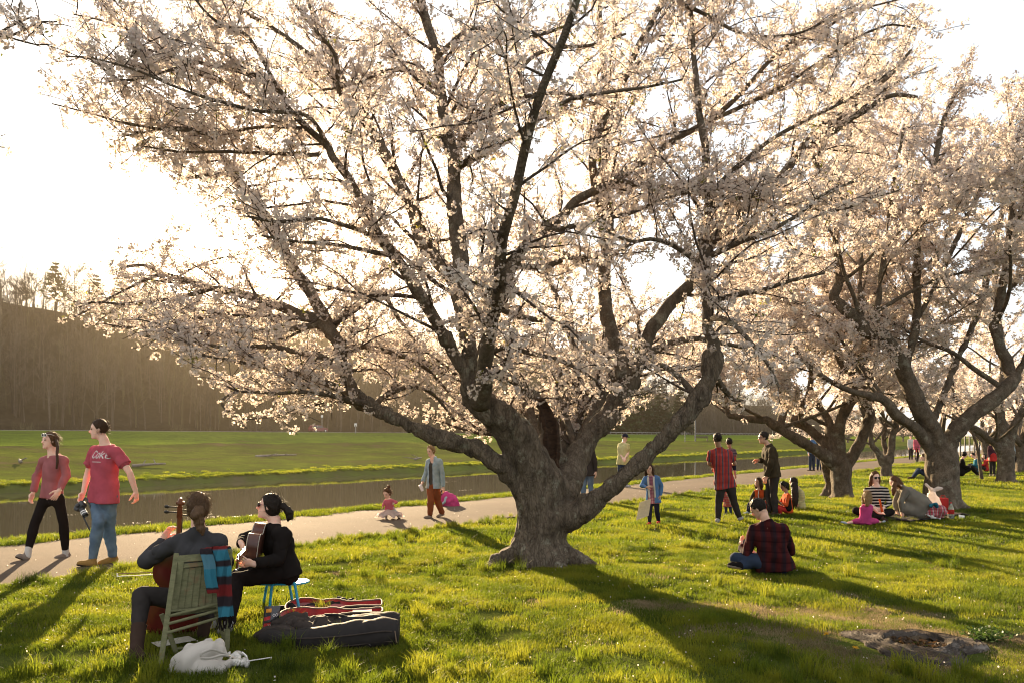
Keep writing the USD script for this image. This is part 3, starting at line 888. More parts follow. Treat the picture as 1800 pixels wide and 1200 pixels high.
LIMBS["towards_us"] = [(846, 705, 20, -.6), (850, 640, 14, -1.2), (868, 560, 12, -1.8), (880, 460, 10, -2.4), (905, 330, 9, -2.9), (940, 190, 8, -3.3), (990, 60, 7, -3.6), (1040, -60, 5, -3.8)]
LIMBS["behind_one"] = [(950, 850, 16, .5), (900, 760, 11, 1.2), (860, 700, 9, 1.9), (800, 660, 7.5, 2.5), (740, 640, 6, 3), (680, 640, 4.6, 3.4), (630, 650, 3, 3.7)]
LIMBS["behind_two"] = [(980, 840, 16, .5), (1040, 740, 11, 1.4), (1080, 660, 9, 2.1), (1140, 620, 7.5, 2.7), (1190, 600, 6, 3.2), (1250, 600, 4.6, 3.6), (1310, 610, 3, 3.9)]
LIMBS["behind_three"] = [(955, 820, 14, .7), (930, 720, 10, 1.8), (900, 640, 8, 2.6), (870, 590, 6.5, 3.2), (850, 520, 5, 3.8), (840, 450, 3.5, 4.2)]
LIMBS["behind_four"] = [(970, 820, 14, .7), (990, 720, 10, 1.8), (1010, 660, 8, 2.6), (1030, 620, 6.5, 3.2), (1070, 590, 5, 3.8), (1110, 560, 3.5, 4.2)]
BRANCHES = [  # secondary boughs traced one by one
    [(600, 640, 7, -.2), (540, 622, 5.5, -.5), (470, 608, 4.5, -.7), (405, 612, 3.6, -.8), (350, 600, 2.6, -.9), (300, 575, 2, -1), (240, 560, 1.6, -1)],
    [(620, 690, 8, -.4), (560, 668, 6, -.8), (500, 650, 4.5, -1), (440, 640, 3.4, -1.2), (390, 630, 2.4, -1.3), (345, 622, 1.8, -1.3)],
    [(640, 708, 7, -.4), (600, 700, 5, -.9), (540, 690, 3.6, -1.2), (470, 690, 2.6, -1.4), (420, 686, 2, -1.5), (385, 672, 1.6, -1.5)],
    [(420, 686, 2.4, -1.5), (390, 703, 2.2, -1.5), (395, 716, 2, -1.5), (412, 728, 1.8, -1.5), (424, 740, 1.5, -1.5), (434, 752, 1.3, -1.5)],
    [(377, 508, 4.5, .4), (330, 520, 3.4, .2), (270, 530, 2.8, 0), (215, 535, 2.2, -.2), (165, 532, 1.7, -.3), (138, 540, 1.3, -.3)],
    [(283, 482, 3.4, .4), (240, 500, 2.6, .4), (200, 520, 2, .4), (165, 540, 1.6, .4), (130, 558, 1.2, .4)],
    [(480, 540, 5, .2), (420, 550, 4, .4), (350, 560, 3, .5), (280, 570, 2.4, .6), (220, 575, 1.8, .6), (180, 568, 1.3, .6)],
    [(560, 570, 6, 0), (500, 580, 4.6, -.3), (430, 582, 3.4, -.5), (360, 590, 2.6, -.6), (300, 600, 2, -.6), (250, 590, 1.5, -.6)],
    [(577, 255, 4.5, -1.3), (540, 205, 3.6, -1.6), (450, 195, 3.2, -1.9), (370, 175, 2.8, -2), (300, 150, 2.4, -2.1), (230, 120, 2, -2.2), (160, 102, 1.5, -2.2)],
    [(500, 190, 4.4, -1.5), (460, 183, 3.8, -1.3), (400, 150, 3.2, -1.2), (330, 118, 2.8, -1), (260, 70, 2.2, -.8), (190, 40, 1.8, -.7), (130, 25, 1.3, -.6)],
    [(545, 228, 4.2, -1.4), (500, 224, 3.4, -1.2), (440, 226, 3, -1), (380, 240, 2.6, -.9), (320, 225, 2.2, -.8), (260, 232, 1.8, -.8), (215, 240, 1.4, -.8)],
    [(560, 272, 4, -1.3), (480, 270, 3.4, -1.1), (400, 268, 3, -.9), (330, 268, 2.4, -.8), (280, 262, 1.8, -.8), (240, 255, 1.3, -.8)],
    [(345, 110, 3, -1.5), (280, 130, 2.6, -1.5), (210, 140, 2.2, -1.5), (160, 105, 1.8, -1.5), (115, 100, 1.4, -1.5)],
    [(340, 230, 3, -.9), (270, 225, 2.4, -.9), (210, 215, 2, -.9), (160, 200, 1.6, -.9), (120, 190, 1.3, -.9), (92, 183, 1.1, -.9)],
    [(490, 160, 3.6, -1.5), (440, 70, 3, -1.8), (400, 50, 2.6, -2), (360, 20, 2.2, -2.1), (330, -20, 1.6, -2.2)],
    [(420, 310, 4, 1), (372, 308, 3.4, 1), (320, 312, 2.6, 1), (322, 285, 2.2, 1), (335, 250, 1.6, 1)],
    [(628, 190, 5, 1.3), (560, 110, 4.2, 1.2), (480, 50, 3.6, 1.1), (430, 25, 3, 1), (380, 10, 2.4, .9), (320, -5, 1.8, .8)],
    [(655, 232, 5, 1.1), (600, 175, 4.2, .6), (590, 100, 3.4, .3), (560, 60, 2.8, .1), (520, 10, 2.2, -.1)],
    [(797, 300, 7, -.3), (840, 275, 5.6, -.6), (900, 240, 4.8, -.9), (960, 200, 4.2, -1.2), (1000, 175, 3.8, -1.3), (1060, 165, 3, -1.4), (1130, 155, 2.4, -1.5), (1200, 140, 1.8, -1.5)],
    [(803, 260, 6, -.3), (838, 220, 5, 0), (870, 190, 4.4, .2), (930, 105, 3.8, .5), (985, 85, 3.2, .6), (1040, 80, 2.6, .7), (1100, 60, 2, .8)],
    [(806, 250, 5.5, -.2), (832, 215, 4.8, -.5), (870, 190, 4.2, -.8), (920, 170, 3.8, -1), (990, 165, 3, -1.2), (1050, 185, 2.4, -1.3)],
    [(768, 100, 5, 0), (830, 50, 4, -.4), (890, 70, 3.4, -.7), (950, 62, 2.8, -.9), (1010, 40, 2.2, -1.1)],
    [(778, 165, 5, -.1), (730, 130, 4, .2), (680, 125, 3.2, .4), (620, 150, 2.6, .5), (560, 160, 2, .5)],
    [(690, 450, 5, -1), (640, 440, 4, -1.4), (580, 430, 3.2, -1.7), (520, 425, 2.6, -1.9), (460, 415, 2, -2)],
    [(672, 425, 5, -1.05), (620, 400, 4, -1.6), (560, 385, 3.2, -2), (490, 390, 2.5, -2.3), (430, 380, 1.8, -2.4)],
    [(953, 407, 6, .4), (1000, 400, 5, .2), (1060, 385, 4.2, 0), (1120, 370, 3.4, -.2), (1180, 345, 2.7, -.3), (1240, 335, 2, -.3)],
    [(1080, 317, 5, .7), (1130, 325, 4.4, .4), (1190, 333, 3.8, .2), (1260, 345, 3.4, 0), (1330, 350, 3, -.1), (1400, 362, 2.8, -.2), (1470, 370, 2.4, -.2), (1530, 350, 2, -.2), (1580, 335, 1.5, -.2)],
    [(900, 467, 6, .2), (950, 470, 5, .5), (1000, 455, 4.2, .7), (1060, 450, 3.4, .9), (1110, 430, 2.6, 1)],
    [(870, 540, 6, 0), (930, 560, 5, .6), (980, 565, 4.2, 1), (1030, 600, 3.6, 1.4), (1060, 640, 2.8, 1.7)],
    [(1237, 455, 6, -.1), (1290, 430, 5, -.4), (1340, 410, 4.2, -.6), (1400, 380, 3.4, -.8), (1450, 340, 2.6, -.9), (1500, 320, 2, -.9)],
    [(1242, 530, 6, -.3), (1290, 520, 5, -.6), (1340, 510, 4, -.9), (1400, 490, 3.2, -1.1), (1450, 480, 2.4, -1.2)],
    [(1245, 560, 6, -.3), (1275, 560, 4.8, -.9), (1310, 590, 3.8, -1.3), (1350, 640, 3, -1.6), (1370, 680, 2.2, -1.7)],
    [(1237, 470, 5, -.1), (1195, 440, 4.4, -.4), (1150, 420, 3.6, -.6), (1110, 425, 3, -.7), (1060, 405, 2.2, -.8)],
    [(1246, 340, 5, .1), (1290, 300, 4.2, -.2), (1350, 250, 3.6, -.4), (1420, 210, 3, -.5), (1500, 170, 2.2, -.6), (1560, 130, 1.6, -.6)],
    [(1233, 220, 4.4, .8), (1300, 190, 3.8, .6), (1380, 150, 3.2, .4), (1440, 110, 2.6, .3), (1500, 70, 2.2, .2), (1560, 45, 1.7, .1), (1610, 50, 1.2, .1)],
    [(1164, -5, 4, .7), (1230, 20, 3.4, .4), (1310, 60, 2.8, .2), (1400, 60, 2.2, 0), (1480, 20, 1.7, -.1)],
    [(1350, 110, 3.2, .8), (1400, 75, 3, .8), (1450, 50, 2.6, .8), (1500, 20, 2.2, .8), (1560, 5, 1.6, .8), (1600, -5, 1.2, .8)],
    [(1417, 253, 5, 2), (1440, 300, 4, 1.6), (1470, 330, 3.2, 1.3), (1490, 380, 2.6, 1.1)],
    [(1066, 467, 6, 1.8), (1020, 460, 4.6, 2.2), (980, 440, 3.6, 2.6), (930, 420, 2.8, 2.9)],
    [(830, 640, 7, -.6), (880, 610, 5, -.9), (930, 620, 4, -1.1), (1000, 640, 3, -1.3), (1050, 670, 2.2, -1.4)],
    [(595, 620, 7, -.1), (640, 610, 5, .5), (690, 620, 4, 1), (740, 640, 3, 1.4), (790, 690, 2.2, 1.7)],
    [(580, 580, 6, 0), (620, 540, 5, .7), (670, 520, 4, 1.2), (700, 560, 3, 1.6), (730, 600, 2.2, 1.9)],
    [(650, 715, 6, -.3), (690, 690, 4.6, .2), (730, 680, 3.6, .5), (770, 700, 2.8, .8), (800, 740, 2, 1)],
    [(1010, 790, 8, .6), (1000, 745, 6, 1), (985, 705, 5, 1.3), (980, 670, 4, 1.5), (1000, 640, 3, 1.7), (1030, 620, 2, 1.8)],
    [(1228, 700, 7, -.5), (1190, 660, 5, -.2), (1160, 640, 4, 0), (1120, 650, 3, .2), (1080, 680, 2.2, .3)],
    [(1250, 640, 7, -.45), (1270, 680, 5, -.3), (1290, 700, 3.6, -.2), (1310, 705, 2.4, -.2)],
]
loc1 = np.array([P(952, 985, Y1)[0], Y1, 0.0])
GREAT = thing("cherry_tree", "great old flowering cherry with thick spreading limbs, nearest and largest of the blossoming trees", "tree", loc1)
trunk = Field(k=0.04)
trunk.chain([P(948, 1000, Y1), P(950, 950, Y1), P(955, 900, Y1), P(960, 855, Y1)], [0.37, 0.335, 0.32, 0.285])
for a, L, r in ((3.5, 0.75, .17), (2.7, 0.5, .17), (4.2, 0.6, .18), (5.2, 0.6, .19), (5.9, 0.78, .17), (0.6, 0.6, .2), (1.8, 0.6, .2)):
    e = loc1 + np.array([math.cos(a) * L, math.sin(a) * L, -0.06])
    trunk.chain([P(951, 958, Y1) + [math.cos(a) * .22, math.sin(a) * .22, 0], loc1 + (e - loc1) * .62 + [0, 0, .09], e], [r * .8, r * .55, 0.04], k=0.05)
ROOT = [P(890, 972, Y1) + [0, -.15, -.02], P(872, 986, Y1 - .35) + [0, 0, .02], P(858, 996, Y1 - .45) - [0, 0, .03]]
trunk.chain(ROOT, [0.085, 0.055, 0.03], k=0.06)
LIMB_MESH = {}
THICK = {"low_left": 9, "great_left": 8, "middle_right": 6, "hollow_right": 9, "broken": 7, "right_rising": 3, "left_second": 3}
for name, rows in LIMBS.items():
    p, r = px_limb(Y1, rows)
    n = THICK.get(name, 0)
    if n:
        ps = spline(np.c_[p[:n], r[:n]], 3)
        trunk.chain(ps[:, :3], ps[:, 3], k=0.03)
hol, hr = px_limb(Y1, [(1070, 838, 6, -.56), (1106, 806, 8, -.62), (1146, 765, 8.5, -.66), (1186, 722, 9, -.66), (1218, 682, 8, -.62), (1243, 645, 5, -.55)])
HOF = np.array([-.045, -.055, .055])
for i in range(len(hol) - 1):
    trunk.sub(hol[i] + HOF, hol[i + 1] + HOF, hr[i], hr[i + 1])
brk, br = px_limb(Y1, [(970, 815, 7, .22), (971, 770, 9, .26), (967, 735, 8.5, .32), (955, 710, 7, .4)])
for i in range(len(brk) - 1):
    trunk.sub(brk[i], brk[i + 1], br[i], br[i + 1])
kn = P(928, 905, Y1 - .42)
trunk.sub(P(1000, 878, Y1 - .40), P(1002, 900, Y1 - .42), .06, .04)
tv, tf = trunk.mesh(0.016, bark_disp(3, 0.065, 1.3))
cen = tv[tf].mean(1)
dh = np.min([np.linalg.norm(cen - (hol[i] + (hol[i + 1] - hol[i]) * u + HOF), axis=1) for i in range(5) for u in (0, .33, .66)], 0) - 0.125
db = np.min([np.linalg.norm(cen - (brk[i] + (brk[i + 1] - brk[i]) * u), axis=1) for i in range(3) for u in (0, .33, .66, 1)], 0) - 0.12
rotten = (np.minimum(dh, db) + (meshkit.fbm(cen * 6, 3, 5) - .5) * .12) < 0


def pick(v, f, mask):
    u, inv = np.unique(f[mask], return_inverse=True)
    return v[u], inv.reshape(-1, 3)


obj("trunk", pick(tv, tf, ~rotten), "old_bark", GREAT)
obj("exposed_wood", pick(tv, tf, rotten), "rotten_wood", GREAT, label="dark rotten wood in the hollow limb and the broken stub")


def limb_tube(p, r, g, sides=14):
    q, rr = wiggle(p, r, g, 0.22, 6)
    v, f = tube(q, rr, sides)
    nz = (meshkit.fbm(v * [11, 11, 5], 3, 2) - .5) * 2
    c = np.repeat(q, sides, 0)
    k = len(c)
    v[:k] = c + (v[:k] - c) * (1 + 0.16 * nz[:k, None])
    return q, rr, (v, f)


gl = np.random.default_rng(77)


def keep_great(e):
    px, py = 900 + e[0] / e[1] * FOC, HORIZON - (e[2] - EYE) / e[1] * FOC
    if e[2] < 1.75 or e[1] < 3.6:
        return False
    low = np.interp(px, [60, 130, 200, 330, 450, 620, 760, 900, 1100, 1250, 1330, 1650], [520, 575, 600, 665, 720, 735, 745, 745, 740, 725, 700, 560])
    left = np.interp(py, [-200, 60, 190, 260, 330, 430, 470, 540, 620, 700], [60, 90, 95, 180, 270, 285, 215, 120, 270, 380])
    right = np.interp(py, [-200, 30, 100, 180, 300, 420, 560, 700], [1560, 1640, 1660, 1640, 1640, 1560, 1440, 1360])
    return py < low and left < px < right


for name, rows in LIMBS.items():
    p, r = px_limb(Y1, rows)
    n = THICK.get(name, 1)
    q, rr, m = limb_tube(p[n - 1:], r[n - 1:] * (0.97 if n > 1 else 1), gl)
    obj("limb", m, "cherry_bark", GREAT)
    CH.dress(q, rr, gap=0.21, keep=keep_great, rmax=0.095, twig=0.125, bgap=0.08)
for rows in BRANCHES:
    p, r = px_limb(Y1, rows)
    q, rr, m = limb_tube(p, r, gl, 8)
    obj("branch", m, "cherry_bark", GREAT)
    CH.dress(q, rr, gap=0.20, L=(0.35, 1.1), keep=keep_great, out=0.2, twig=0.125, bgap=0.08)
cherry_parts(GREAT, CH)
# ------------------------------------------------------------------ the other cherries of the two rows


def fan(g, fork, n, L, r, rise=(0.5, 1.2), az0=0.0, span=2 * np.pi):
    """Spreading limbs from a fork: points and radii."""
    out = []
    for i in range(n):
        a = az0 + span * (i + g.uniform(-.25, .25)) / n
        d = np.array([math.cos(a), math.sin(a), g.uniform(*rise)]); d /= np.linalg.norm(d)
        p, l = [np.array(fork, float)], L * g.uniform(0.8, 1.15)
        for k in range(6):
            d = d + g.normal(0, 0.16, 3) + np.array([0, 0, 0.10 if k < 3 else -0.05]); d /= np.linalg.norm(d)
            p.append(p[-1] + d * l / 6)
        out.append((np.array(p), r * np.linspace(1, 0.12, 7)))
    return out


def cherry_from(name, label, base, trunk_rows, limbs, Y, seed, fans=(), thick=3, gap=0.20, bgap=0.08, cscale=1.45, keep=None, h=0.035, L=(0.8, 2.0), bare=0.25, extra=(0, 4, None), tk=.68):
    g = np.random.default_rng(seed)
    t = thing("cherry_tree", label, "tree", base)
    C = Cherry(seed, base)
    F = Field(k=0.03)
    trunk_rows = [(a, b, r * tk, d) for a, b, r, d in trunk_rows]
    limbs = [[(a, b, r * (.62 + .34 * min(i / 8, 1)), d) for i, (a, b, r, d) in enumerate(rows)] for rows in limbs]
    tp, tr = px_limb(Y, trunk_rows)
    F.chain(tp, tr)
    for a in np.linspace(0.3, 5.9, 6):
        e = tp[0] + np.array([math.cos(a), math.sin(a), 0]) * tr[0] * 1.45
        F.chain([tp[0] + [0, 0, tr[0] * 1.1], np.r_[e[:2], base[2] - 0.08]], [tr[0] * 0.40, tr[0] * 0.12], k=0.03)
    L_ = []
    for rows in limbs:
        p, r = px_limb(Y, rows)
        n = min(thick, len(p) - 2)
        ps = spline(np.c_[p[:n + 1], r[:n + 1]], 3)
        F.chain(ps[:, :3], ps[:, 3], k=0.025)
        L_.append((p[n:], r[n:]))
    nl = len(L_)
    for k in range(extra[0]):
        p, r = px_limb(Y, limbs[k % len(limbs)])
        i = int(g.uniform(.30, .75) * (len(p) - 1))
        a = 2.4 * k + g.uniform(-.4, .4)
        q, rr = fan(g, p[i], 1, extra[1], 0.42 * r[i], (0.35, 1.1), a if extra[2] is None else extra[2] + (a % 6.28) / 6.28 * extra[3], 0.01)[0]
        L_.append((q, rr))
    L_ += list(fans)
    obj("trunk", F.mesh(h, bark_disp(seed, 0.05)), "cherry_bark", t)
    for k, (p, r) in enumerate(L_):
        if len(p) < 2:
            continue
        q, rr, m = limb_tube(p, r, g, 9)
        obj("limb", m, "cherry_bark", t)
        i0 = int(len(q) * (bare if k < nl else 0.30))
        C.dress(q[i0:], rr[i0:], gap=gap, bgap=bgap, rmax=0.09, twig=0.16, keep=keep, L=L)
    cherry_parts(t, C, "petal", cscale, 0.02)
    return t


def keep_low(zmin):
    return lambda e: e[2] > zmin


B2 = np.array([*P(1655, 890, 17.7)[:2], 0.0])
g2 = np.random.default_rng(202)
T2 = [[(1650, 790, 26, 0), (1640, 760, 23, -.1), (1613, 710, 21, -.2), (1590, 655, 18, -.3), (1565, 608, 16, -.4), (1543, 587, 14, -.5), (1517, 572, 12, -.5), (1487, 542, 10.5, -.6), (1465, 521, 9, -.6), (1474, 500, 8, -.6), (1474, 465, 7.5, -.6), (1468, 420, 6.5, -.6), (1470, 360, 5.4, -.5), (1480, 290, 4.2, -.4), (1500, 220, 3, -.4)],
      [(1590, 655, 13, -.3), (1595, 630, 10, 0), (1604, 600, 9.5, .1), (1611, 550, 9, .2), (1611, 480, 8.4, .2), (1614, 410, 7.6, .3), (1625, 350, 6.6, .4), (1640, 300, 5.6, .5), (1655, 230, 4.4, .6), (1680, 160, 3, .7)],
      [(1613, 560, 7, .2), (1660, 470, 6.4, .5), (1700, 380, 5.6, .7), (1740, 300, 4.6, .8), (1775, 220, 3.4, .9), (1800, 160, 2.4, 1)],
      [(1752, 545, 7, 0), (1800, 470, 6, .4), (1835, 390, 5, .7), (1850, 300, 4, .8), (1858, 210, 2.6, .9)],
      [(1640, 740, 10, .2), (1680, 640, 8, 1.0), (1715, 560, 7, 1.5), (1740, 470, 6, 1.9), (1760, 380, 4.6, 2.2), (1775, 290, 3, 2.4)],
      [(1560, 603, 9, -.4), (1548, 585, 7.5, -.5), (1541, 555, 7, -.6), (1546, 500, 6.2, -.7), (1555, 440, 5.4, -.8), (1562, 380, 4.6, -.9), (1575, 300, 3.6, -1), (1590, 220, 2.6, -1)],
      [(1530, 580, 8, -.5), (1517, 566, 6.5, -.2), (1513, 520, 5.8, 0), (1512, 470, 5.2, .2), (1520, 410, 4.4, .5), (1530, 330, 3.4, .8)],
      [(1664, 790, 25, 0), (1675, 765, 21, -.15), (1696, 742, 19, -.25), (1733, 710, 17, -.3), (1765, 684, 15, -.3), (1783, 664, 13, -.2), (1772, 645, 11, -.1), (1761, 617, 9.5, 0), (1748, 575, 8.6, 0), (1752, 540, 8, 0), (1765, 480, 7, 0), (1775, 400, 6, .1), (1790, 300, 4.6, .1), (1800, 210, 3, .1)],
      [(1783, 664, 9, -.2), (1800, 635, 7.5, -.3), (1820, 590, 6.5, -.5), (1850, 530, 5.4, -.7), (1880, 450, 4.2, -.9), (1900, 380, 3, -1)],
      [(1640, 800, 18, 0), (1620, 765, 15, -.2), (1600, 745, 13.5, -.4), (1577, 730, 12, -.5), (1555, 702, 11, -.6), (1530, 697, 8, -.7), (1500, 690, 6, -.8), (1460, 670, 5, -.9), (1420, 640, 4, -1), (1390, 600, 3, -1.1)]]
fans2 = fan(g2, P(1655, 780, 17.9), 9, 7.0, 0.085, (0.55, 1.2), 0.3, np.pi * 0.8) + fan(g2, P(1770, 640, 17.6), 7, 5.0, 0.06, (0.5, 1.5), -1.0, 2.4) + fan(g2, P(1610, 560, 17.7), 6, 4.6, 0.05, (0.6, 1.3), 0.4, 2.2)
cherry_from("cherry_tree", "large forked blossoming cherry at right with hollow right limb, behind the seated family", B2,
            [(1655, 892, 45, 0), (1655, 850, 41, 0), (1656, 810, 38, 0), (1657, 790, 32, 0)], T2, 17.7, 202, (), extra=(24, 4.4, None), thick=5, keep=keep_low(2.8), L=(0.8, 2.1), bare=0.35)

B3 = np.array([*P(1480, 875, 20.0)[:2], 0.0])
g3 = np.random.default_rng(303)
T3 = [[(1468, 815, 20, 0), (1440, 795, 14, -.2), (1413, 778, 12.5, -.4), (1370, 752, 11, -.6), (1345, 737, 9, -.7), (1297, 732, 7, -.8), (1280, 728, 5, -.8), (1277, 702, 4, -.8), (1270, 660, 3, -.8), (1255, 630, 2.2, -.8)],
      [(1372, 753, 10, -.6), (1374, 735, 9, -.5), (1381, 710, 8, -.4), (1370, 680, 7, -.3), (1349, 642, 6, -.2), (1335, 600, 5, 0), (1325, 560, 4, .2), (1310, 500, 3, .3)],
      [(1460, 800, 16, .1), (1440, 770, 12, .3), (1415, 748, 10.5, .4), (1395, 738, 9, .5), (1405, 715, 7.5, .7), (1420, 695, 6, .9), (1425, 650, 5, 1), (1415, 590, 4, 1.2), (1400, 520, 3, 1.4)],
      [(1466, 800, 18, 0), (1459, 750, 12, .1), (1450, 728, 9, .2), (1432, 703, 7, .3), (1425, 680, 5, .4), (1430, 620, 4, .5), (1440, 560, 3, .6)],
      [(1474, 800, 18, 0), (1477, 745, 14, -.1), (1490, 710, 12, -.2), (1518, 684, 10, -.3), (1533, 663, 9, -.4), (1514, 650, 8, -.4), (1488, 647, 7.4, -.5), (1470, 610, 6.6, -.5), (1463, 562, 5.8, -.4), (1450, 510, 5, -.3), (1430, 440, 4, -.2), (1420, 370, 3, -.1)],
      [(1492, 810, 18, 0), (1508, 785, 14, 0), (1520, 753, 13, 0), (1530, 727, 11, 0), (1517, 706, 9, .1), (1505, 690, 7, .2), (1500, 640, 6, .4), (1520, 580, 5, .6), (1530, 500, 4, .8), (1540, 420, 3, 1)]]
fans3 = fan(g3, P(1478, 770, 20.3), 9, 6.0, 0.06, (0.55, 1.2), 0.1, np.pi) + fan(g3, P(1480, 750, 19.6), 7, 4.6, 0.05, (0.6, 1.2), 3.3, 2.7)
cherry_from("cherry_tree", "blossoming cherry with two joined grey trunks between the path and the seated family", B3,
            [(1480, 878, 27, 0), (1479, 845, 24, 0), (1478, 815, 25, 0)], T3, 20.0, 303, (), thick=4, keep=keep_low(2.3), extra=(16, 4.2, None))
obj("second_trunk", Field(k=0.06).chain([P(1461, 872, 20.8), P(1463, 848, 20.8), P(1461, 825, 20.7), P(1455, 805, 20.5), P(1440, 790, 20.2)], [0.26, 0.19, 0.17, 0.17, 0.13]).mesh(0.03, bark_disp(31, 0.09)), "cherry_bark", "/World/cherry_tree_002")

B5 = np.array([*P(1768, 848, 27.0)[:2], 0.0])
g5 = np.random.default_rng(505)
T5 = [[(1765, 800, 17, 0), (1763, 775, 12, 0), (1760, 740, 9, 0), (1758, 705, 7.5, 0), (1765, 650, 6, 0), (1760, 590, 5, 0), (1750, 520, 4, 0), (1755, 450, 3, 0)],
      [(1760, 795, 12, 0), (1748, 778, 9, -.1), (1730, 765, 8, -.2), (1712, 752, 7, -.3), (1695, 735, 5.5, -.4), (1680, 700, 4.4, -.4), (1665, 640, 3.2, -.4)],
      [(1772, 790, 15, 0), (1780, 755, 11, 0), (1790, 735, 9.5, 0), (1805, 712, 8, 0), (1830, 680, 6.5, 0), (1850, 620, 5, 0), (1865, 550, 3.5, 0)]]
cherry_from("cherry_tree", "blossoming cherry near the right edge, person in red skirt beside its trunk", B5,
            [(1768, 850, 23, 0), (1768, 825, 20.5, 0), (1768, 795, 20, 0)], T5, 27.0, 505, (), extra=(12, 4.2, None), thick=3, gap=0.30, bgap=0.11, cscale=1.7, h=0.05, keep=keep_low(2.0))

B4 = np.array([*P(1558, 836, 31.5)[:2], 0.0])
g4 = np.random.default_rng(404)
T4 = [[(1552, 812, 11, 0), (1543, 795, 8, 0), (1532, 780, 7, 0), (1530, 762, 5.5, 0), (1520, 730, 4.5, 0), (1505, 690, 3.6, 0), (1495, 640, 2.6, 0)],
      [(1564, 808, 11, 0), (1567, 785, 9, 0), (1568, 765, 8, 0), (1575, 750, 7, 0), (1572, 720, 5.5, 0), (1580, 680, 4.4, 0), (1590, 620, 3, 0)],
      [(1560, 800, 9, .2), (1553, 775, 6, .4), (1555, 750, 5, .6), (1550, 710, 4, .8), (1545, 660, 3, 1)]]
cherry_from("cherry_tree", "smaller blossoming cherry with a V-shaped grey trunk seen just above the woman with sunglasses", B4,
            [(1559, 840, 15, 0), (1558, 825, 13.5, 0), (1558, 808, 14, 0)], T4, 31.5, 404, (), extra=(12, 4.0, None), thick=3, gap=0.32, bgap=0.12, cscale=1.8, h=0.05, keep=keep_low(2.4))

# a young staked cherry, thin as a pole, between the two rows
YS = 28.5
b = np.array([*P(1727, 844, YS)[:2], 0.0])
t = thing("cherry_sapling", "thin leaning young tree trunk between the person in blue and the person in red", "tree", b)
p, r = px_limb(YS, [(1727, 845, 3.2, 0), (1722, 815, 2.8, 0), (1717, 785, 2.5, 0), (1711, 765, 2.2, 0), (1700, 735, 1.8, 0), (1690, 700, 1.4, 0)])
obj("trunk", limb_tube(p, r, g4, 7)[2], "cherry_bark", t)
Cs = Cherry(61, b)
for pp, rr in fan(g4, p[-2], 5, 1.8, 0.03, (0.5, 1.3)):
    obj("limb", tube(pp, rr, 5), "twig_bark", t)
    Cs.dress(pp, rr, gap=0.5, bgap=0.18, L=(0.4, 0.9))
cherry_parts(t, Cs, "petal", 1.6, 0.05)

# the tree at our left shoulder: only the tips of its boughs reach into the picture
b = np.array([-6.3, 4.3, 0.0])
t = thing("cherry_tree", "cherry standing left of the frame whose dark blossom sprays hang into the upper left corner", "tree", b)
obj("trunk", Field(k=0.08).chain([b + [0, 0, -.1], b + [.05, .1, .9], b + [0.1, .2, 1.7]], [0.34, .27, .26]).mesh(0.04, bark_disp(91, 0.05)), "cherry_bark", t)
Cl = Cherry(62, b)
YL = 6.0
for rows in ([(-420, 380, 34, -1.3), (-340, 270, 26, -.9), (-230, 160, 17, -.5), (-120, 90, 8, -.2), (-40, 68, 4, 0), (20, 62, 2.6, 0), (70, 40, 1.6, 0), (100, 38, 1.2, 0)],
             [(-120, 90, 6, -.2), (-60, 70, 4, .1), (0, 55, 2.4, .2), (30, 40, 1.8, .2), (55, 30, 1.2, .2)],
             [(-40, 66, 4, 0), (0, 62, 2.6, -.1), (30, 70, 1.8, -.1), (60, 78, 1.4, -.1), (90, 78, 1, -.1)],
             [(-340, 270, 16, -.9), (-220, 255, 9, -.4), (-120, 250, 5, -.1), (-50, 255, 2.6, 0), (-8, 258, 1.5, 0), (8, 260, 1, 0)],
             [(-340, 270, 20, -.9), (-330, 120, 14, -.5), (-290, -40, 9, 0), (-250, -160, 5, .4)]):
    p, r = px_limb(YL, rows)
    q, rr, m = limb_tube(p, r, g4, 9)
    obj("limb", m, "cherry_bark", t)
    Cl.dress(q, rr, gap=0.55, bgap=0.085, L=(0.15, 0.3), rmax=0.03, twig=0.14, start=0.35)
Cl.spots = [s for s in Cl.spots if 900 + s[0] / s[1] * FOC < 100 and (abs(HORIZON - (s[2] - EYE) / s[1] * FOC - 52) < 48 or 900 + s[0] / s[1] * FOC < 20)]
cherry_parts(t, Cl, "petal", 0.95, 0.1)

# far cherries: three shapes, then copies of each along the rows
FAR = []


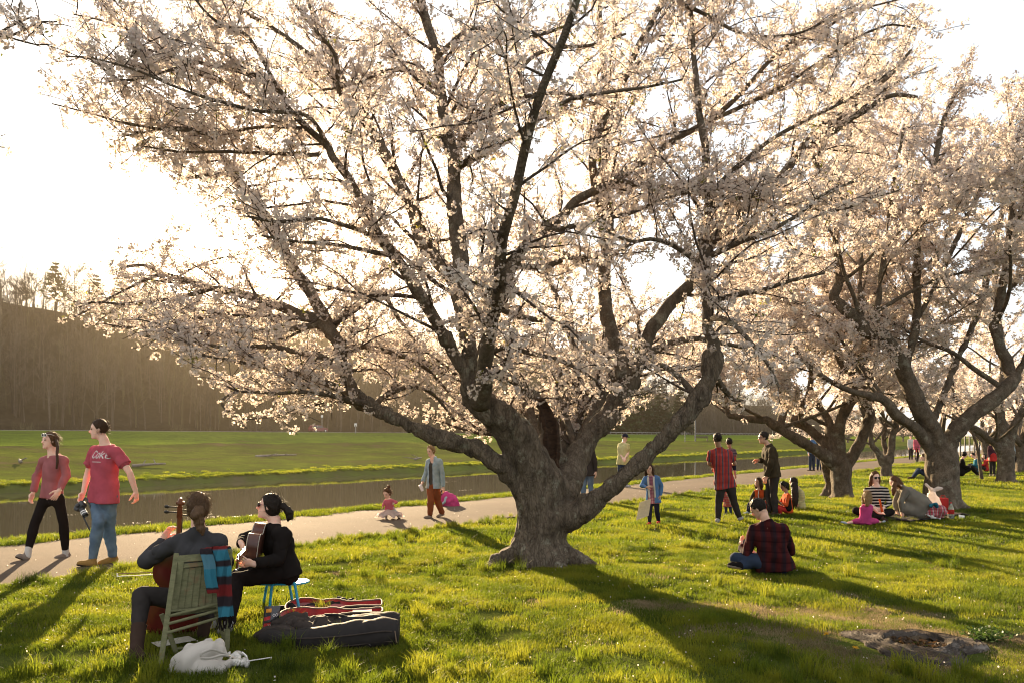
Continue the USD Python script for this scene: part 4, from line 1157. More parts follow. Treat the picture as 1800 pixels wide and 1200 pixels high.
def far_cherry(seed, label, group, at):
    g = np.random.default_rng(seed)
    x, y = at
    t = thing("cherry_tree", label, "tree", (x, y, float(h_at(x, y))), group=group)
    F = Field(k=0.08).chain([(0, 0, -0.2), (0.05, 0, 0.6), (0.0, 0.05, 1.3)], [0.36, 0.26, 0.27])
    obj("trunk", F.mesh(0.06, bark_disp(seed, 0.05)), "cherry_bark", t, world=False)
    C = Cherry(seed, (0, 0, 0))
    for p, r in fan(g, (0, 0, 1.2), 8, 5.2, 0.14, (0.45, 1.5)):
        obj("limb", tube(spline(p, 3), spline(r[:, None], 3)[:, 0], 7), "cherry_bark", t, world=False)
        C.dress(p, r, gap=0.45, bgap=0.2, rmax=0.1, twig=0.3, keep=keep_low(1.9))
    obj("twigs", cat(*C.shoots), "twig_bark", t, world=False, smooth=False, kind="stuff")
    s = np.array(C.spots)
    s = s[g.permutation(len(s))[:5200]]
    cl = flower_cluster(seed, 5, 0.075, 0.042, tris=1)
    R = np.stack([trimesh.transformations.random_rotation_matrix(g.random(3))[:3, :3] for _ in range(40)])
    k = g.integers(0, 40, len(s))
    v = np.einsum("pj,njk->npk", cl[0], R[k]) * g.uniform(0.8, 1.5, len(s))[:, None, None] + s[:, None]
    f = cl[1][None] + (np.arange(len(s)) * len(cl[0]))[:, None, None]
    obj("blossoms", (v.reshape(-1, 3), f.reshape(-1, 3)), "petal_far", t, world=False, smooth=False, kind="stuff")
    FAR.append(t)


ROWL = ("blossoming cherry in the distant row beside the path", "far cherries of the row beside the path")
NEARFAR = ("blossoming cherry behind the V-trunked one, first of the distant row beside the path", "blossoming cherry farther back at the right edge, behind the person in red skirt", "second blossoming cherry of the distant row beside the path")
for i, (tt, n) in enumerate(((46.5, 7.0), (44.0, 3.4), (59.5, 6.6))):
    far_cherry(700 + i, NEARFAR[i], ROWL[1], W(tt, n))
rng = np.random.default_rng(31)
spots = [(t_, 6.8 + rng.normal(0, .5)) for t_ in (73, 86, 99, 113, 128, 144, 162, 182, 205, 235)] + [(t_, 3.0 + rng.normal(0, .5)) for t_ in (57.5, 71, 84, 98, 113, 130, 150)] + [(t_, -0.5 + rng.normal(0, .5)) for t_ in (62, 78, 95, 115)]
over = [(t_, n) for t_, n in zip((205, 222, 238, 255, 270, 288, 305, 325, 345, 370, 400, 430), rng.uniform(48, 62, 12))]
for j, (t_, n) in enumerate(spots + over):
    x, y = W(t_, n)
    far = j >= len(spots)
    r = thing("cherry_tree", "blossoming cherry standing across the river in the far right distance" if far else ROWL[0], "tree", (x, y, float(h_at(x, y)) - 0.05), rng.uniform(0, 6.28),
              "far cherries across the river" if far else ROWL[1])
    pr = stage.GetPrimAtPath(r)
    pr.GetReferences().AddInternalReference(FAR[j % 3])
    pr.SetInstanceable(True)
# ------------------------------------------------------------------ grass


def turf(seed, size, n, h, w, lean=0.5, seg=2):
    g = np.random.default_rng(seed)
    a = g.uniform(-size / 2, size / 2, (n, 2))
    cl = g.uniform(-size / 2, size / 2, (max(3, n // 25), 2))
    d = cl[g.integers(0, len(cl), n)]
    a = a + (d - a) * g.uniform(0, 0.55, n)[:, None]
    hh = h * g.uniform(0.45, 1.25, n)
    th = g.uniform(0, 2 * np.pi, n)
    ln = g.uniform(0.1, 1.0, n) * lean
    dx = np.stack([np.cos(th), np.sin(th)], 1)
    sd = np.stack([-np.sin(th), np.cos(th)], 1)
    fa = g.uniform(0, 2 * np.pi, n)
    sd = np.stack([np.cos(fa), np.sin(fa)], 1)
    ww = w * g.uniform(0.6, 1.3, n)
    z0 = np.full(n, -0.012)
    b0 = np.c_[a - sd * ww[:, None] / 2, z0]
    b1 = np.c_[a + sd * ww[:, None] / 2, z0]
    m = a + dx * (hh * ln * 0.35)[:, None]
    m0 = np.c_[m - sd * ww[:, None] * 0.4, hh * 0.6]
    m1 = np.c_[m + sd * ww[:, None] * 0.4, hh * 0.6]
    tp = np.c_[a + dx * (hh * ln)[:, None], hh * (1 - 0.25 * ln)]
    v = np.stack([b0, b1, m0, m1, tp], 1).reshape(-1, 3)
    k = np.arange(n)[:, None] * 5
    f = np.vstack([k + [0, 1, 3], k + [0, 3, 2], k + [2, 3, 4]])
    return v, f


NEAR = [turf(1 + i, 0.40, 400, 0.034 + 0.008 * i, 0.0040, 0.9) for i in range(4)]
MID = [turf(21 + i, 0.80, 560, 0.048 + 0.010 * i, 0.0080, 0.8) for i in range(3)]
WIDE = [turf(41 + i, 1.7, 800, 0.055 + 0.010 * i, 0.016, 0.8) for i in range(3)]
TUFT = [turf(61 + i, 0.16, 80, 0.14 + 0.02 * i, 0.006, 0.75) for i in range(3)]
DRY = [turf(71 + i, 0.40, 230, 0.03, 0.004, 1.3) for i in range(2)]
VERGE = [turf(81 + i, 0.5, 130, 0.13, 0.007, 0.8) for i in range(2)]
STUMP = ground_at(1612, 1135)[:2]
BARE = [(ground_at(px, py)[:2], rx, ry) for px, py, rx, ry in ((1240, 1068, .5, .22), (1400, 1078, .7, .28), (1500, 1088, .75, .25), (1290, 1105, .5, .2), (1180, 1062, .4, .2), (1370, 1110, .45, .2), (1560, 1075, .4, .15))]
TRUNKS = [((0.37, 9.75), 0.52), (tuple(B2[:2]), 0.75), (tuple(B3[:2]), 0.5), (tuple(B5[:2]), 0.55), (tuple(B4[:2]), 0.45)]


def bare_at(x, y):
    d = np.full(len(x), 9.0)
    for c, rx, ry in BARE:
        d = np.minimum(d, np.hypot((x - c[0]) / rx, (y - c[1]) / ry))
    d = np.minimum(d, np.hypot((x - STUMP[0]) / 0.95, (y - STUMP[1]) / 0.7))
    return d + (meshkit.fbm(np.stack([x * 3, y * 3, 0 * x], -1), 2, 12) - 0.5) * 1.1


def scatter(n, y0, y1, seed):
    g = np.random.default_rng(seed)
    y = np.sqrt(g.uniform(y0 ** 2, y1 ** 2, n))
    x = y * g.uniform(-0.70, 0.70, n)
    t, nn = TN(x, y)
    ok = nn < PATH_NEAR - 0.10 + ragged(t, 1.0)
    for (cx, cy), r in TRUNKS:
        ok &= np.hypot(x - cx, y - cy) > r
    ok &= np.hypot((x - STUMP[0]) / 0.56, (y - STUMP[1]) / 0.46) > 1
    return x[ok], y[ok], g


W_, Q_, S_, X_ = [], [], [], []
protos = [(f"turf_{i}", m, "grass", False) for i, m in enumerate(NEAR + MID + WIDE + TUFT)] + [(f"dry_turf_{i}", m, "dry_grass", False) for i, m in enumerate(DRY)] + [(f"verge_{i}", m, "grass", False) for i, m in enumerate(VERGE)]


def put(x, y, which, s, g):
    z = h_at(x, y)
    W_.append(np.c_[x, y, z]); X_.append(which); S_.append(s); Q_.append(yaw_quats(g.uniform(0, 6.28, len(x))))


def patchy(x, y, seed=30):
    return meshkit.fbm(np.stack([x * 0.9, y * 0.9, 0 * x], -1), 4, seed)


for cnt, y0, y1, lo, hi, seed in ((2100, 4.2, 11.5, 0, 4, 1), (1700, 10.5, 24, 4, 7, 2), (1900, 22, 75, 7, 10, 3)):
    x, y, g = scatter(cnt, y0, y1, seed)
    b = bare_at(x, y)
    w = g.integers(lo, hi, len(x))
    s = 0.55 + 0.9 * patchy(x, y)
    if lo == 0:
        dry = (b < 0.95)
        dry |= g.random(len(x)) < 0.05
        w = np.where(dry, g.integers(13, 15, len(x)), w)
        s = np.where(b < 0.75, s * 0.8, s)
    elif lo == 4:
        ok = b > 0.9
        x, y, w, s = x[ok], y[ok], w[ok], s[ok]
    put(x, y, w, s, g)
x, y, g = scatter(11000, 4.3, 13, 17)
ok = bare_at(x, y) < 1.15
x, y = x[ok], y[ok]
put(x, y, np.where(g.random(len(x)) < .68, g.integers(13, 15, len(x)), 0), g.uniform(.35, .75, len(x)), g)
# taller tufts
x, y, g = scatter(1500, 4.2, 20, 7)
ok = (patchy(x, y, 44) > 0.58) & (bare_at(x, y) > 1.0)
x, y = x[ok], y[ok]
put(x, y, g.integers(10, 13, len(x)), g.uniform(0.45, 1.05, len(x)), g)
fg = np.array([[*ground_at(px, py)[:2]] for px, py in [(880 + 40 * math.sin(k), 1000 + 5 * math.cos(3 * k)) for k in range(7)] + [(460 + 38 * k, 1160 + 26 * ((k * 7) % 3)) for k in range(16)] + [(20 + 30 * k, 1195 - 6 * (k % 4)) for k in range(12)] + [(1330 + 30 * k, 1185 + 10 * (k % 3)) for k in range(15)]])
put(fg[:, 0], fg[:, 1], g.integers(10, 13, len(fg)), g.uniform(0.6, 1.1, len(fg)), g)
# the ragged edge along the path, and the verge between path and water
for lo, n0, spread, cnt, z in ((-7, PATH_NEAR - 0.12, 0.10, 1200, (10, 13)), (-9, PATH_FAR + 0.22, 0.16, 2600, (15, 17)), (-9, PATH_FAR + 0.55, 0.25, 2600, (15, 17))):
    u = g.random(cnt)
    t = lo + (75 - lo) * u ** 1.6
    n = n0 + (ragged(t, 1.0) if n0 < 10 else ragged(t, 7.0)) + g.normal(0, spread, cnt)
    x, y = W(t, n)
    put(x, y, g.integers(*z, cnt), g.uniform(0.35, 0.8, cnt) if n0 < 10 else g.uniform(0.35, 1.0, cnt), g)
u = g.random(5200); t = -25 + 170 * u ** 1.5; n = 41.1 + np.abs(g.normal(0, 0.8, 5200))
x, y = W(t, n)
put(x, y, g.integers(15, 17, len(x)), g.uniform(0.35, 1.0, len(x)), g)
instancer("/World/grass", protos, np.vstack(W_), np.concatenate(X_), np.vstack(Q_), np.concatenate(S_))

# fallen petals: on the lawn, the path and in streaks on the water
g = np.random.default_rng(8)
x, y, _ = scatter(2600, 4.3, 16, 9)
z = h_at(x, y) + g.uniform(0.01, 0.055, len(x))
tp_ = g.uniform(-4, 25, 350); np_ = g.uniform(PATH_NEAR, PATH_FAR, 350); xp_, yp_ = W(tp_, np_)
x, y, z = np.r_[x, xp_], np.r_[y, yp_], np.r_[z, np.full(350, .048)]
obj("fallen_petals", leaf_cards(np.c_[x, y, z], g, 0.008, 0.0, 1.3), "petal", smooth=False, kind="stuff")
t = np.repeat(g.uniform(-20, 40, 130), 16); n = np.repeat(14.6 + np.abs(g.normal(0, 5.5, 130)), 16)
t = t + g.normal(0, 0.35, len(t)); n = n + g.normal(0, 0.06, len(n))
x, y = W(t, n)
pt = np.c_[x, y, np.full(len(x), WATER_Z + 0.012)]
v, f = leaf_cards(pt, g, 0.035, 0.0, 1.2)
v[:, 2] = WATER_Z + 0.008 + g.uniform(0, 0.006, len(v))
obj("floating_petals", (v, f), "petal", smooth=False, kind="stuff")
# ------------------------------------------------------------------ people


def skin(name, c):
    mat(name, {"tc": ("texture_coordinate", {}), "nz": ("noise_texture", {"scale": 18.0, "detail": 3.0}),
               "rp": ("rgb_ramp", {"ramp": [(0.3, tuple(x * 0.88 for x in c)), (0.7, c)]}),
               "p": ("principled_bsdf", {"roughness": 0.5, "specular_ior_level": 0.35, "subsurface_weight": 0.15, "subsurface_scale": 0.01, "subsurface_radius": (1.0, 0.35, 0.2)})},
        [("tc.object", "nz.vector"), ("nz.fac", "rp.fac"), ("rp.color", "p.base_color")], surface="p.BSDF")


def hair(name, c):
    mat(name, {"tc": ("texture_coordinate", {}), "mp": ("mapping", {"scale": (1, 1, 0.12)}), "nz": ("noise_texture", {"scale": 150.0, "detail": 3.0}),
               "rp": ("rgb_ramp", {"ramp": [(0.3, tuple(x * 0.55 for x in c)), (0.7, c)]}), "bp": ("bump", {"strength": 0.8, "distance": 0.004}),
               "p": ("principled_bsdf", {"roughness": 0.55, "specular_ior_level": 0.25}), "tl": ("translucent_bsdf", {}), "mx": ("mix_closure", {"fac": 0.32})},
        [("tc.object", "mp.vector"), ("mp.vector", "nz.vector"), ("nz.fac", "rp.fac"), ("rp.color", "p.base_color"), ("rp.color", "tl.color"), ("nz.fac", "bp.height"), ("bp.normal", "p.normal"), ("p.BSDF", "mx.closure1"), ("tl.BSDF", "mx.closure2")], surface="mx.closure")


def cloth(name, c, trans=0.08, **k):
    plain(name, c, rough=0.9, scale=k.get("scale", 9.0), bump=k.get("bump", 0.0012), bscale=k.get("bscale", 420.0), spec=0.08, trans=trans, c2=k.get("c2"))


def bands(name, stops, axis, period, rough=0.9, cross=None, trans=0.05):
    """Woven stripes: a ramp repeated along an object axis; with cross, a second set multiplied over it (a plaid)."""
    n = {"tc": ("texture_coordinate", {}), "sx": ("separate_xyz", {}), "m1": ("math", {"math_type": "multiply", "value2": 1.0 / period}), "f1": ("math", {"math_type": "fraction"}),
         "nz": ("noise_texture", {"scale": 5.0, "detail": 2.0}), "a1": ("math", {"math_type": "multiply_add", "value2": 0.025}),
         "r1": ("rgb_ramp", {"ramp": stops, "interpolate": True}), "p": ("principled_bsdf", {"roughness": rough, "specular_ior_level": 0.08}),
         "tl": ("translucent_bsdf", {}), "mx": ("mix_closure", {"fac": trans})}
    l = [("tc.object", "sx.vector"), ("tc.object", "nz.vector"), ("nz.fac", "a1.value1"), (f"sx.{axis}", "a1.value3"), ("a1.value", "m1.value1"), ("m1.value", "f1.value1"), ("f1.value", "r1.fac"),
         ("p.BSDF", "mx.closure1"), ("tl.BSDF", "mx.closure2")]
    out = "r1.color"
    if cross:
        ax2, per2, stops2 = cross
        n |= {"m2": ("math", {"math_type": "multiply", "value2": 1.0 / per2}), "f2": ("math", {"math_type": "fraction"}), "r2": ("rgb_ramp", {"ramp": stops2}),
              "mm": ("mix_color", {"blend_type": "multiply", "fac": 1.0})}
        l += [(f"sx.{ax2}", "m2.value1"), ("m2.value", "f2.value1"), ("f2.value", "r2.fac"), ("r1.color", "mm.a"), ("r2.color", "mm.b")]
        out = "mm.result"
    l += [(out, "p.base_color"), (out, "tl.color")]
    mat(name, n, l, surface="mx.closure")


def hard(*stops):
    """Sharp-edged stripes: (start, colour) rows."""
    out = []
    for i, (a, c) in enumerate(stops):
        b = stops[i + 1][0] if i + 1 < len(stops) else 1.0
        out += [(a + 0.012, c), (b - 0.012, c)]
    return out


skin("skin_light", (0.60, 0.37, 0.27)); skin("skin_tan", (0.42, 0.25, 0.165)); skin("skin_brown", (0.27, 0.155, 0.095))
hair("hair_dark", (0.028, 0.019, 0.013)); hair("hair_brown", (0.17, 0.095, 0.048)); hair("hair_auburn", (0.17, 0.075, 0.03)); hair("hair_blond", (0.40, 0.25, 0.11)); hair("hair_chestnut", (0.085, 0.045, 0.025))
plain("lip", (0.42, 0.16, 0.13), rough=0.4); plain("eye_dark", (0.02, 0.014, 0.012), rough=0.2, spec=0.6); plain("lens_dark", (0.012, 0.010, 0.010), rough=0.08, spec=0.7)
plain("frame_white", (0.75, 0.72, 0.68), rough=0.3); plain("plastic_black", (0.018, 0.018, 0.019), rough=0.4, spec=0.5)
cloth("pink_fleece", (0.40, 0.14, 0.145), trans=0.12); cloth("red_tee", (0.62, 0.12, 0.165), trans=0.28); cloth("black_knit", (0.014, 0.011, 0.011)); cloth("denim", (0.085, 0.135, 0.20), c2=(0.17, 0.235, 0.31), scale=6.0)
cloth("dark_denim", (0.035, 0.05, 0.085)); cloth("grey_fleece", (0.060, 0.058, 0.062)); cloth("charcoal_cloth", (0.042, 0.036, 0.034)); cloth("black_cloth", (0.014, 0.0115, 0.011)); cloth("denim_pale", (0.36, 0.44, 0.47), c2=(0.24, 0.32, 0.36), scale=14.0)
cloth("tan_suede", (0.33, 0.19, 0.06)); cloth("boot_leather", (0.055, 0.034, 0.025)); cloth("white_cloth", (0.62, 0.60, 0.56)); cloth("grey_suede", (0.26, 0.21, 0.17)); cloth("rust_cloth", (0.25, 0.075, 0.03)); cloth("grey_top", (0.075, 0.07, 0.06))
cloth("candy_pink", (0.60, 0.14, 0.19), trans=0.2); cloth("tulle", (0.80, 0.68, 0.62), trans=0.55); cloth("hot_pink", (0.58, 0.07, 0.23), trans=0.2); cloth("pale_blue_cloth", (0.42, 0.50, 0.55)); cloth("yellow_tee", (0.62, 0.57, 0.27), trans=0.15)
cloth("navy_cloth", (0.02, 0.022, 0.04)); cloth("blue_jacket", (0.10, 0.21, 0.42)); cloth("red_cloth", (0.48, 0.04, 0.035)); cloth("olive_cloth", (0.052, 0.040, 0.023)); cloth("orange_cloth", (0.60, 0.10, 0.025), trans=0.15)
cloth("cardigan", (0.20, 0.18, 0.145)); cloth("teal_cloth", (0.03, 0.16, 0.22)); cloth("plum_cloth", (0.075, 0.03, 0.045)); cloth("sock_blue", (0.42, 0.48, 0.56)); cloth("sneaker_grey", (0.33, 0.33, 0.33))
_r, _d, _g, _b = (0.33, 0.045, 0.035), (0.05, 0.022, 0.03), (0.12, 0.13, 0.17), (0.22, 0.035, 0.05)
bands("plaid_red", hard((0, _r), (.30, _g), (.36, _d), (.46, _g), (.52, _r), (.80, _b)), "x", 0.115, cross=("z", 0.16, hard((0, (1, 1, 1)), (.7, (.88, .84, .86)))))
bands("plaid_dark", hard((0, (0.065, 0.012, 0.012)), (.38, (0.036, 0.012, 0.014)), (.55, (0.024, 0.012, 0.016)), (.85, (0.050, 0.011, 0.013))), "x", 0.105, cross=("z", 0.12, hard((0, (1, 1, 1)), (.45, (.62, .55, .62)), (.6, (.85, .8, .8)))))
bands("plaid_pink", hard((0, (0.34, 0.14, 0.20)), (.75, (0.52, 0.34, 0.38)), (.9, (0.22, 0.09, 0.14))), "x", 0.06, cross=("z", 0.06, hard((0, (1, 1, 1)), (.75, (.7, .65, .7)))))
bands("stripes_bw", hard((0, (0.016, 0.014, 0.015)), (.62, (0.58, 0.52, 0.45))), "z", 0.056)
bands("stripes_yellow", hard((0, (0.50, 0.47, 0.22)), (.8, (0.36, 0.34, 0.20))), "z", 0.05)
bands("print_child", hard((0, (0.06, 0.045, 0.06)), (.6, (0.20, 0.13, 0.14))), "z", 0.03)
bands("print_red", hard((0, (0.40, 0.06, 0.05)), (.6, (0.32, 0.16, 0.13))), "z", 0.035)


def unit(v):
    v = np.asarray(v, float)
    return v / (np.linalg.norm(v) + 1e-12)


def hand_mesh(wr, t, n, fr, s, curl=0.35, h=0.005, spread=1.0):
    """A hand: palm, four jointed fingers of unequal length and a thumb from the side of the palm."""
    t = unit(t); n = unit(n - t * (n @ t)); sd = unit(np.cross(t, n))
    if sd @ fr < 0:
        sd = -sd
    F = Field(k=0.010 * s)
    F.chain([wr - t * .03 * s, wr + t * .012 * s], [.027 * s, .026 * s])
    F.ell(wr + t * .048 * s, np.array([sd, t, n]), np.array([.040, .052, .0165]) * s, k=0.015 * s)
    for off, L, r in ((.031, .070, .0088), (.0105, .079, .0092), (-.010, .074, .0088), (-.029, .058, .0078)):
        p = wr + t * .088 * s + sd * off * s
        d = unit(t + sd * off * 3.0 * spread)
        pts, ls = [p], (0.45, 0.32, 0.23)
        a = curl * 0.6
        for q in ls:
            e = d * math.cos(a) + n * math.sin(a)
            pts.append(pts[-1] + e * L * q * s)
            a += curl
        F.chain(pts, np.array([r, r * .98, r * .9, r * .75]) * s, k=0.004 * s)
    p = wr + t * .025 * s + sd * .030 * s + n * .004 * s
    a = unit(sd * .75 + t * .65 + n * .25)
    b = unit(sd * .30 + t * .85 + n * (.3 + .4 * curl))
    F.chain([p, p + a * .035 * s, p + a * .035 * s + b * .032 * s, p + a * .035 * s + b * .032 * s + unit(b + n * curl * .4) * .024 * s], np.array([.0155, .0125, .0108, .0085]) * s, k=0.008 * s)
    return F.mesh(h)


def cloth_disp(seed, amp, f=9.0):
    def d(X):
        a = meshkit.fbm(X * [f, f, f * 0.45], 2, seed) - 0.5
        r = np.abs(meshkit.noise((X @ np.array([[1, 0, .5], [0, 1, .3], [-.5, -.3, 1.0]])) * [f * 1.4, f * 1.4, f * 0.7], seed + 4) - 0.5)
        return amp * (1.7 * a + 2.4 * (0.22 - np.minimum(r, 0.34)))
    return d


class Person:
    def __init__(self, label, Y, s, J, f, hs=None, build=1.0, sk="skin_light", curl=0.35, tilt=None, group=None, h=0.013, face=True, bust=0.0, hand_h=None, neck_r=.054, body_f=None):
        self.s, self.hs, self.b, self.h = s, hs or s, build, h
        self.J = {k: P(v[0], v[1], Y + (v[2] if len(v) > 2 else 0)) for k, v in J.items()}
        J = self.J
        self.f = unit(f)
        self.pel = (J["hL"] + J["hR"]) / 2
        dn = unit(self.pel - (J["sL"] + J["sR"]) / 2) * .030 * s
        J["sL"], J["sR"] = J["sL"] + dn, J["sR"] + dn
        self.sho = (J["sL"] + J["sR"]) / 2
        self.up = unit(self.sho - self.pel)
        self.lat = unit(J["sR"] - J["sL"])
        self.front = unit(np.cross(self.up, self.lat)) if body_f is None else unit(body_f)
        if body_f is None and self.front @ self.f < -0.2:
            self.front = -self.front
        self.hu = unit(tilt if tilt is not None else (0, 0, 1) + 0.35 * (np.array([0, 0, 1]) - 0))
        self.hu = unit(self.hu - self.f * (self.hu @ self.f))
        self.hl = np.cross(self.f, self.hu)
        for a, b in (("w", "e"),):
            for sd in "LR":
                if "t" + sd not in J:
                    J["t" + sd] = J["w" + sd] + unit(J["w" + sd] - J["e" + sd]) * .17 * s
        for sd in "LR":
            ff = unit([self.f[0], self.f[1], 0])
            if "g" + sd not in J:
                J["f" + sd] = J["a" + sd] - ff * .05 * s - [0, 0, .055 * s]
                J["g" + sd] = J["a" + sd] + ff * .16 * s - [0, 0, .062 * s]
        x, y, z = self.pel
        self.root = thing("person", label, "person", (x, y, min(v[2] for v in J.values()) - .03 * s), group=group)
        self.sk, self.curl = sk, curl
        self._body(face, hand_h or (0.0048 if h <= 0.013 else 0.008), neck_r)

    def torso(self, F, pad=0.0, k=0.05, lower=0.0, waist=1.0):
        s, b, lat = self.s, self.b, self.lat
        c = self.sho - self.up * .10 * s
        w = self.sho * .42 + self.pel * .58
        for sg in (-1, 1):
            hp = np.clip(np.linalg.norm(self.J["hR"] - self.J["hL"]) * .5, .055 * s, .085 * s) * b
            pts = [c + lat * sg * .068 * s * b, w + lat * sg * .055 * s * b, self.pel + lat * sg * hp]
            rs = [(.098 * b) * s + pad, (.088 * b * waist) * s + pad, (.098 * b) * s + pad]
            if lower:
                pts.append(self.pel - self.up * lower + lat * sg * hp * 1.08); rs.append((.104 * b) * s + pad)
            F.chain(pts, rs, k)
        F.chain([self.J["sL"] + lat * .012 * s - self.up * .008 * s, self.sho + self.up * .035 * s, self.J["sR"] - lat * .012 * s - self.up * .008 * s], np.array([.044 * s + pad * .8, .052 * s + pad * .8, .044 * s + pad * .8]), k * .7)
        F.chain([self.J["sL"] * .6 + self.sho * .4 + self.up * .020 * s, self.sho + self.up * .085 * s, self.J["sR"] * .6 + self.sho * .4 + self.up * .020 * s], np.array([.030 * s + pad * .6, .040 * s + pad * .5, .030 * s + pad * .6]), k * .8)

    def _body(self, face, hand_h, neck_r):
        J, s, hs, f, u, l = self.J, self.s, self.hs, self.f, self.hu, self.hl
        F = Field(k=0.03 * s)
        self.torso(F)
        c = J["head"]
        self.neck = J.get("neck", self.sho + self.up * .10 * s)
        base = c - u * .075 * hs - f * .02 * hs
        F.chain([self.sho - self.up * .01 * s, self.neck, base], np.array([.066 * s, neck_r * s, neck_r * hs * .95]), 0.03 * s)
        R = np.array([l, f, u])
        F.ell(c + u * .020 * hs - f * .010 * hs, R, np.array([.073, .092, .094]) * hs, k=0.02 * hs)
        F.ell(c - u * .055 * hs + f * .028 * hs, R, np.array([.053, .058, .062]) * hs, k=0.03 * hs)
        F.chain([c + f * .076 * hs + u * .012 * hs, c + f * .098 * hs - u * .026 * hs], np.array([.010, .0155]) * hs, 0.012 * hs)
        F.cone(c - l * .03 * hs + f * .070 * hs + u * .026 * hs, c + l * .03 * hs + f * .070 * hs + u * .026 * hs, .012 * hs, k=0.02 * hs)
        F.cone(c - l * .014 * hs + f * .078 * hs - u * .058 * hs, c + l * .014 * hs + f * .078 * hs - u * .058 * hs, .010 * hs, k=0.01 * hs)
        F.ell(c + f * .070 * hs - u * .098 * hs, R, np.array([.024, .020, .018]) * hs, k=0.02 * hs)
        for sg in (-1, 1):
            F.ell(c + l * sg * .073 * hs - f * .006 * hs - u * .008 * hs, R, np.array([.010, .019, .030]) * hs, k=0.006 * hs)
        for sd in "LR":
            F.chain([J["s" + sd], J["s" + sd] * .5 + J["e" + sd] * .5, J["e" + sd], J["e" + sd] * .7 + J["w" + sd] * .3, J["w" + sd]], np.array([.043 * s * self.b, .043 * s * self.b, .036 * s, .038 * s, .026 * s]), 0.03 * s)
            F.chain([J["h" + sd], J["k" + sd], J["k" + sd] * .7 + J["a" + sd] * .3, J["a" + sd]], np.array([.080 * s * self.b, .054 * s, .055 * s, .034 * s]), 0.04 * s)
            F.chain([J["a" + sd], J["f" + sd] * .75 + J["g" + sd] * .25 + [0, 0, .022 * s], J["f" + sd] * .25 + J["g" + sd] * .75 + [0, 0, .018 * s]], np.array([.034, .026, .022]) * s, 0.02 * s)
        parts = [F.mesh(min(self.h, .012 * max(hs / 0.9, .6)))]
        for sd in "LR":
            t = unit(J["t" + sd] - J["w" + sd])
            n = self.pel + self.up * .1 - J["w" + sd]
            n = n - t * (n @ t)
            n = n if np.linalg.norm(n) > .04 else self.front
            parts.append(hand_mesh(J["w" + sd], t, n, self.front, s * .98, self.curl if not isinstance(self.curl, dict) else self.curl[sd], hand_h * max(s, .6)))
        obj("body", cat(*parts), self.sk, self.root)
        if face:
            for sg in (-1, 1):
                e = trimesh.creation.icosphere(2, 1.0)
                obj("eye", moved((e.vertices * np.array([.0125, .008, .0075]) * hs, e.faces), R, c + l * sg * .031 * hs + f * .0785 * hs + u * .006 * hs), "eye_dark", self.root)
                obj("eyebrow", tube([c + l * sg * (.031 + d) * hs + f * (.083 - abs(d) * .25) * hs + u * (.028 - .4 * (d * sg if False else abs(d))) * hs for d in (-.016, 0, .016)], .0035 * hs, 5), "hair_chestnut", self.root)
            e = trimesh.creation.icosphere(2, 1.0)
            obj("lips", moved((e.vertices * np.array([.021, .009, .0075]) * hs, e.faces), R, c + f * .0845 * hs - u * .058 * hs), "lip", self.root)

    def part(self, name, mesh, m, label=None):
        return obj(name, mesh, m, self.root, label=label)

    def top(self, m, name="shirt", sleeve=2.0, hem=.10, pad=.016, wr=.010, seed=1, neck=True, loose=1.0, cuff=.0, collar=False, label=None, waist=1.05, sl_pad=None):
        """sleeve: 0 none, 0.6 short, 2 to the wrist."""
        J, s, h = self.J, self.s, self.h
        pad, wr = pad * s, wr * s
        F = Field(k=0.045 * s)
        self.torso(F, pad * loose, lower=hem * s, waist=waist)
        for sd in "LR":
            if sleeve:
                u = min(sleeve, 0.55)
                F.chain([J["s" + sd], J["s" + sd] + (J["e" + sd] - J["s" + sd]) * u], np.array([.045 * self.b, .044 * self.b]) * s + pad * .7, 0.045 * s)
        if neck:
            F.chain([self.sho - self.up * .02 * s, self.sho + self.up * (.075 if not collar else .10) * s], [.066 * s + pad * .4, .060 * s + pad * .3], 0.03 * s)
            F.plane(self.sho + self.up * (.088 if not collar else .115) * s, self.up * .95 + self.front * .25)
        F.plane(self.pel - self.up * hem * s, -self.up)
        parts = [F.mesh(h, cloth_disp(seed, wr))]
        if sleeve:
            sp = (pad if sl_pad is None else sl_pad * s)
            for sd in "LR":
                G = Field(k=0.02 * s)
                a, b, c = J["s" + sd], J["e" + sd], J["w" + sd]
                if sleeve <= 1:
                    e = a + (b - a) * sleeve
                    G.chain([a, e], np.array([.044 * self.b * s + sp * .7, .044 * self.b * s + sp * 1.05]))
                    G.plane(e, b - a)
                else:
                    v = sleeve - 1
                    e = b + (c - b) * v
                    G.chain([a, b, e], np.array([.044 * self.b * s + sp * .7, .040 * s + sp * .8, .031 * s + sp * (.65 if not cuff else .4)]))
                    G.plane(e + (c - b) * .03, c - b)
                parts.append(G.mesh(h * .85, cloth_disp(seed + 7, wr)))
        return obj(name, cat(*parts), m, self.root, label=label)

    def pants(self, m, name="trousers", length=.95, pad=.012, wr=.007, seed=3, hip_pad=None):
        J, s = self.J, self.s
        pad, wr = pad * s, wr * s
        F = Field(k=0.035 * s)
        hp = pad if hip_pad is None else hip_pad * s
        w_ = np.clip(np.linalg.norm(J["hR"] - J["hL"]) * .5, .055 * s, .085 * s) * self.b
        for sg in (-1, 1):
            F.chain([self.pel + self.lat * sg * w_ - self.up * .03 * s, self.pel + self.lat * sg * w_, self.pel + self.up * .12 * s + self.lat * sg * .058 * s * self.b], np.array([.094 * s * self.b + hp * .4, .099 * s * self.b + hp * .4, .093 * s * self.b + hp * .35]), 0.04 * s)
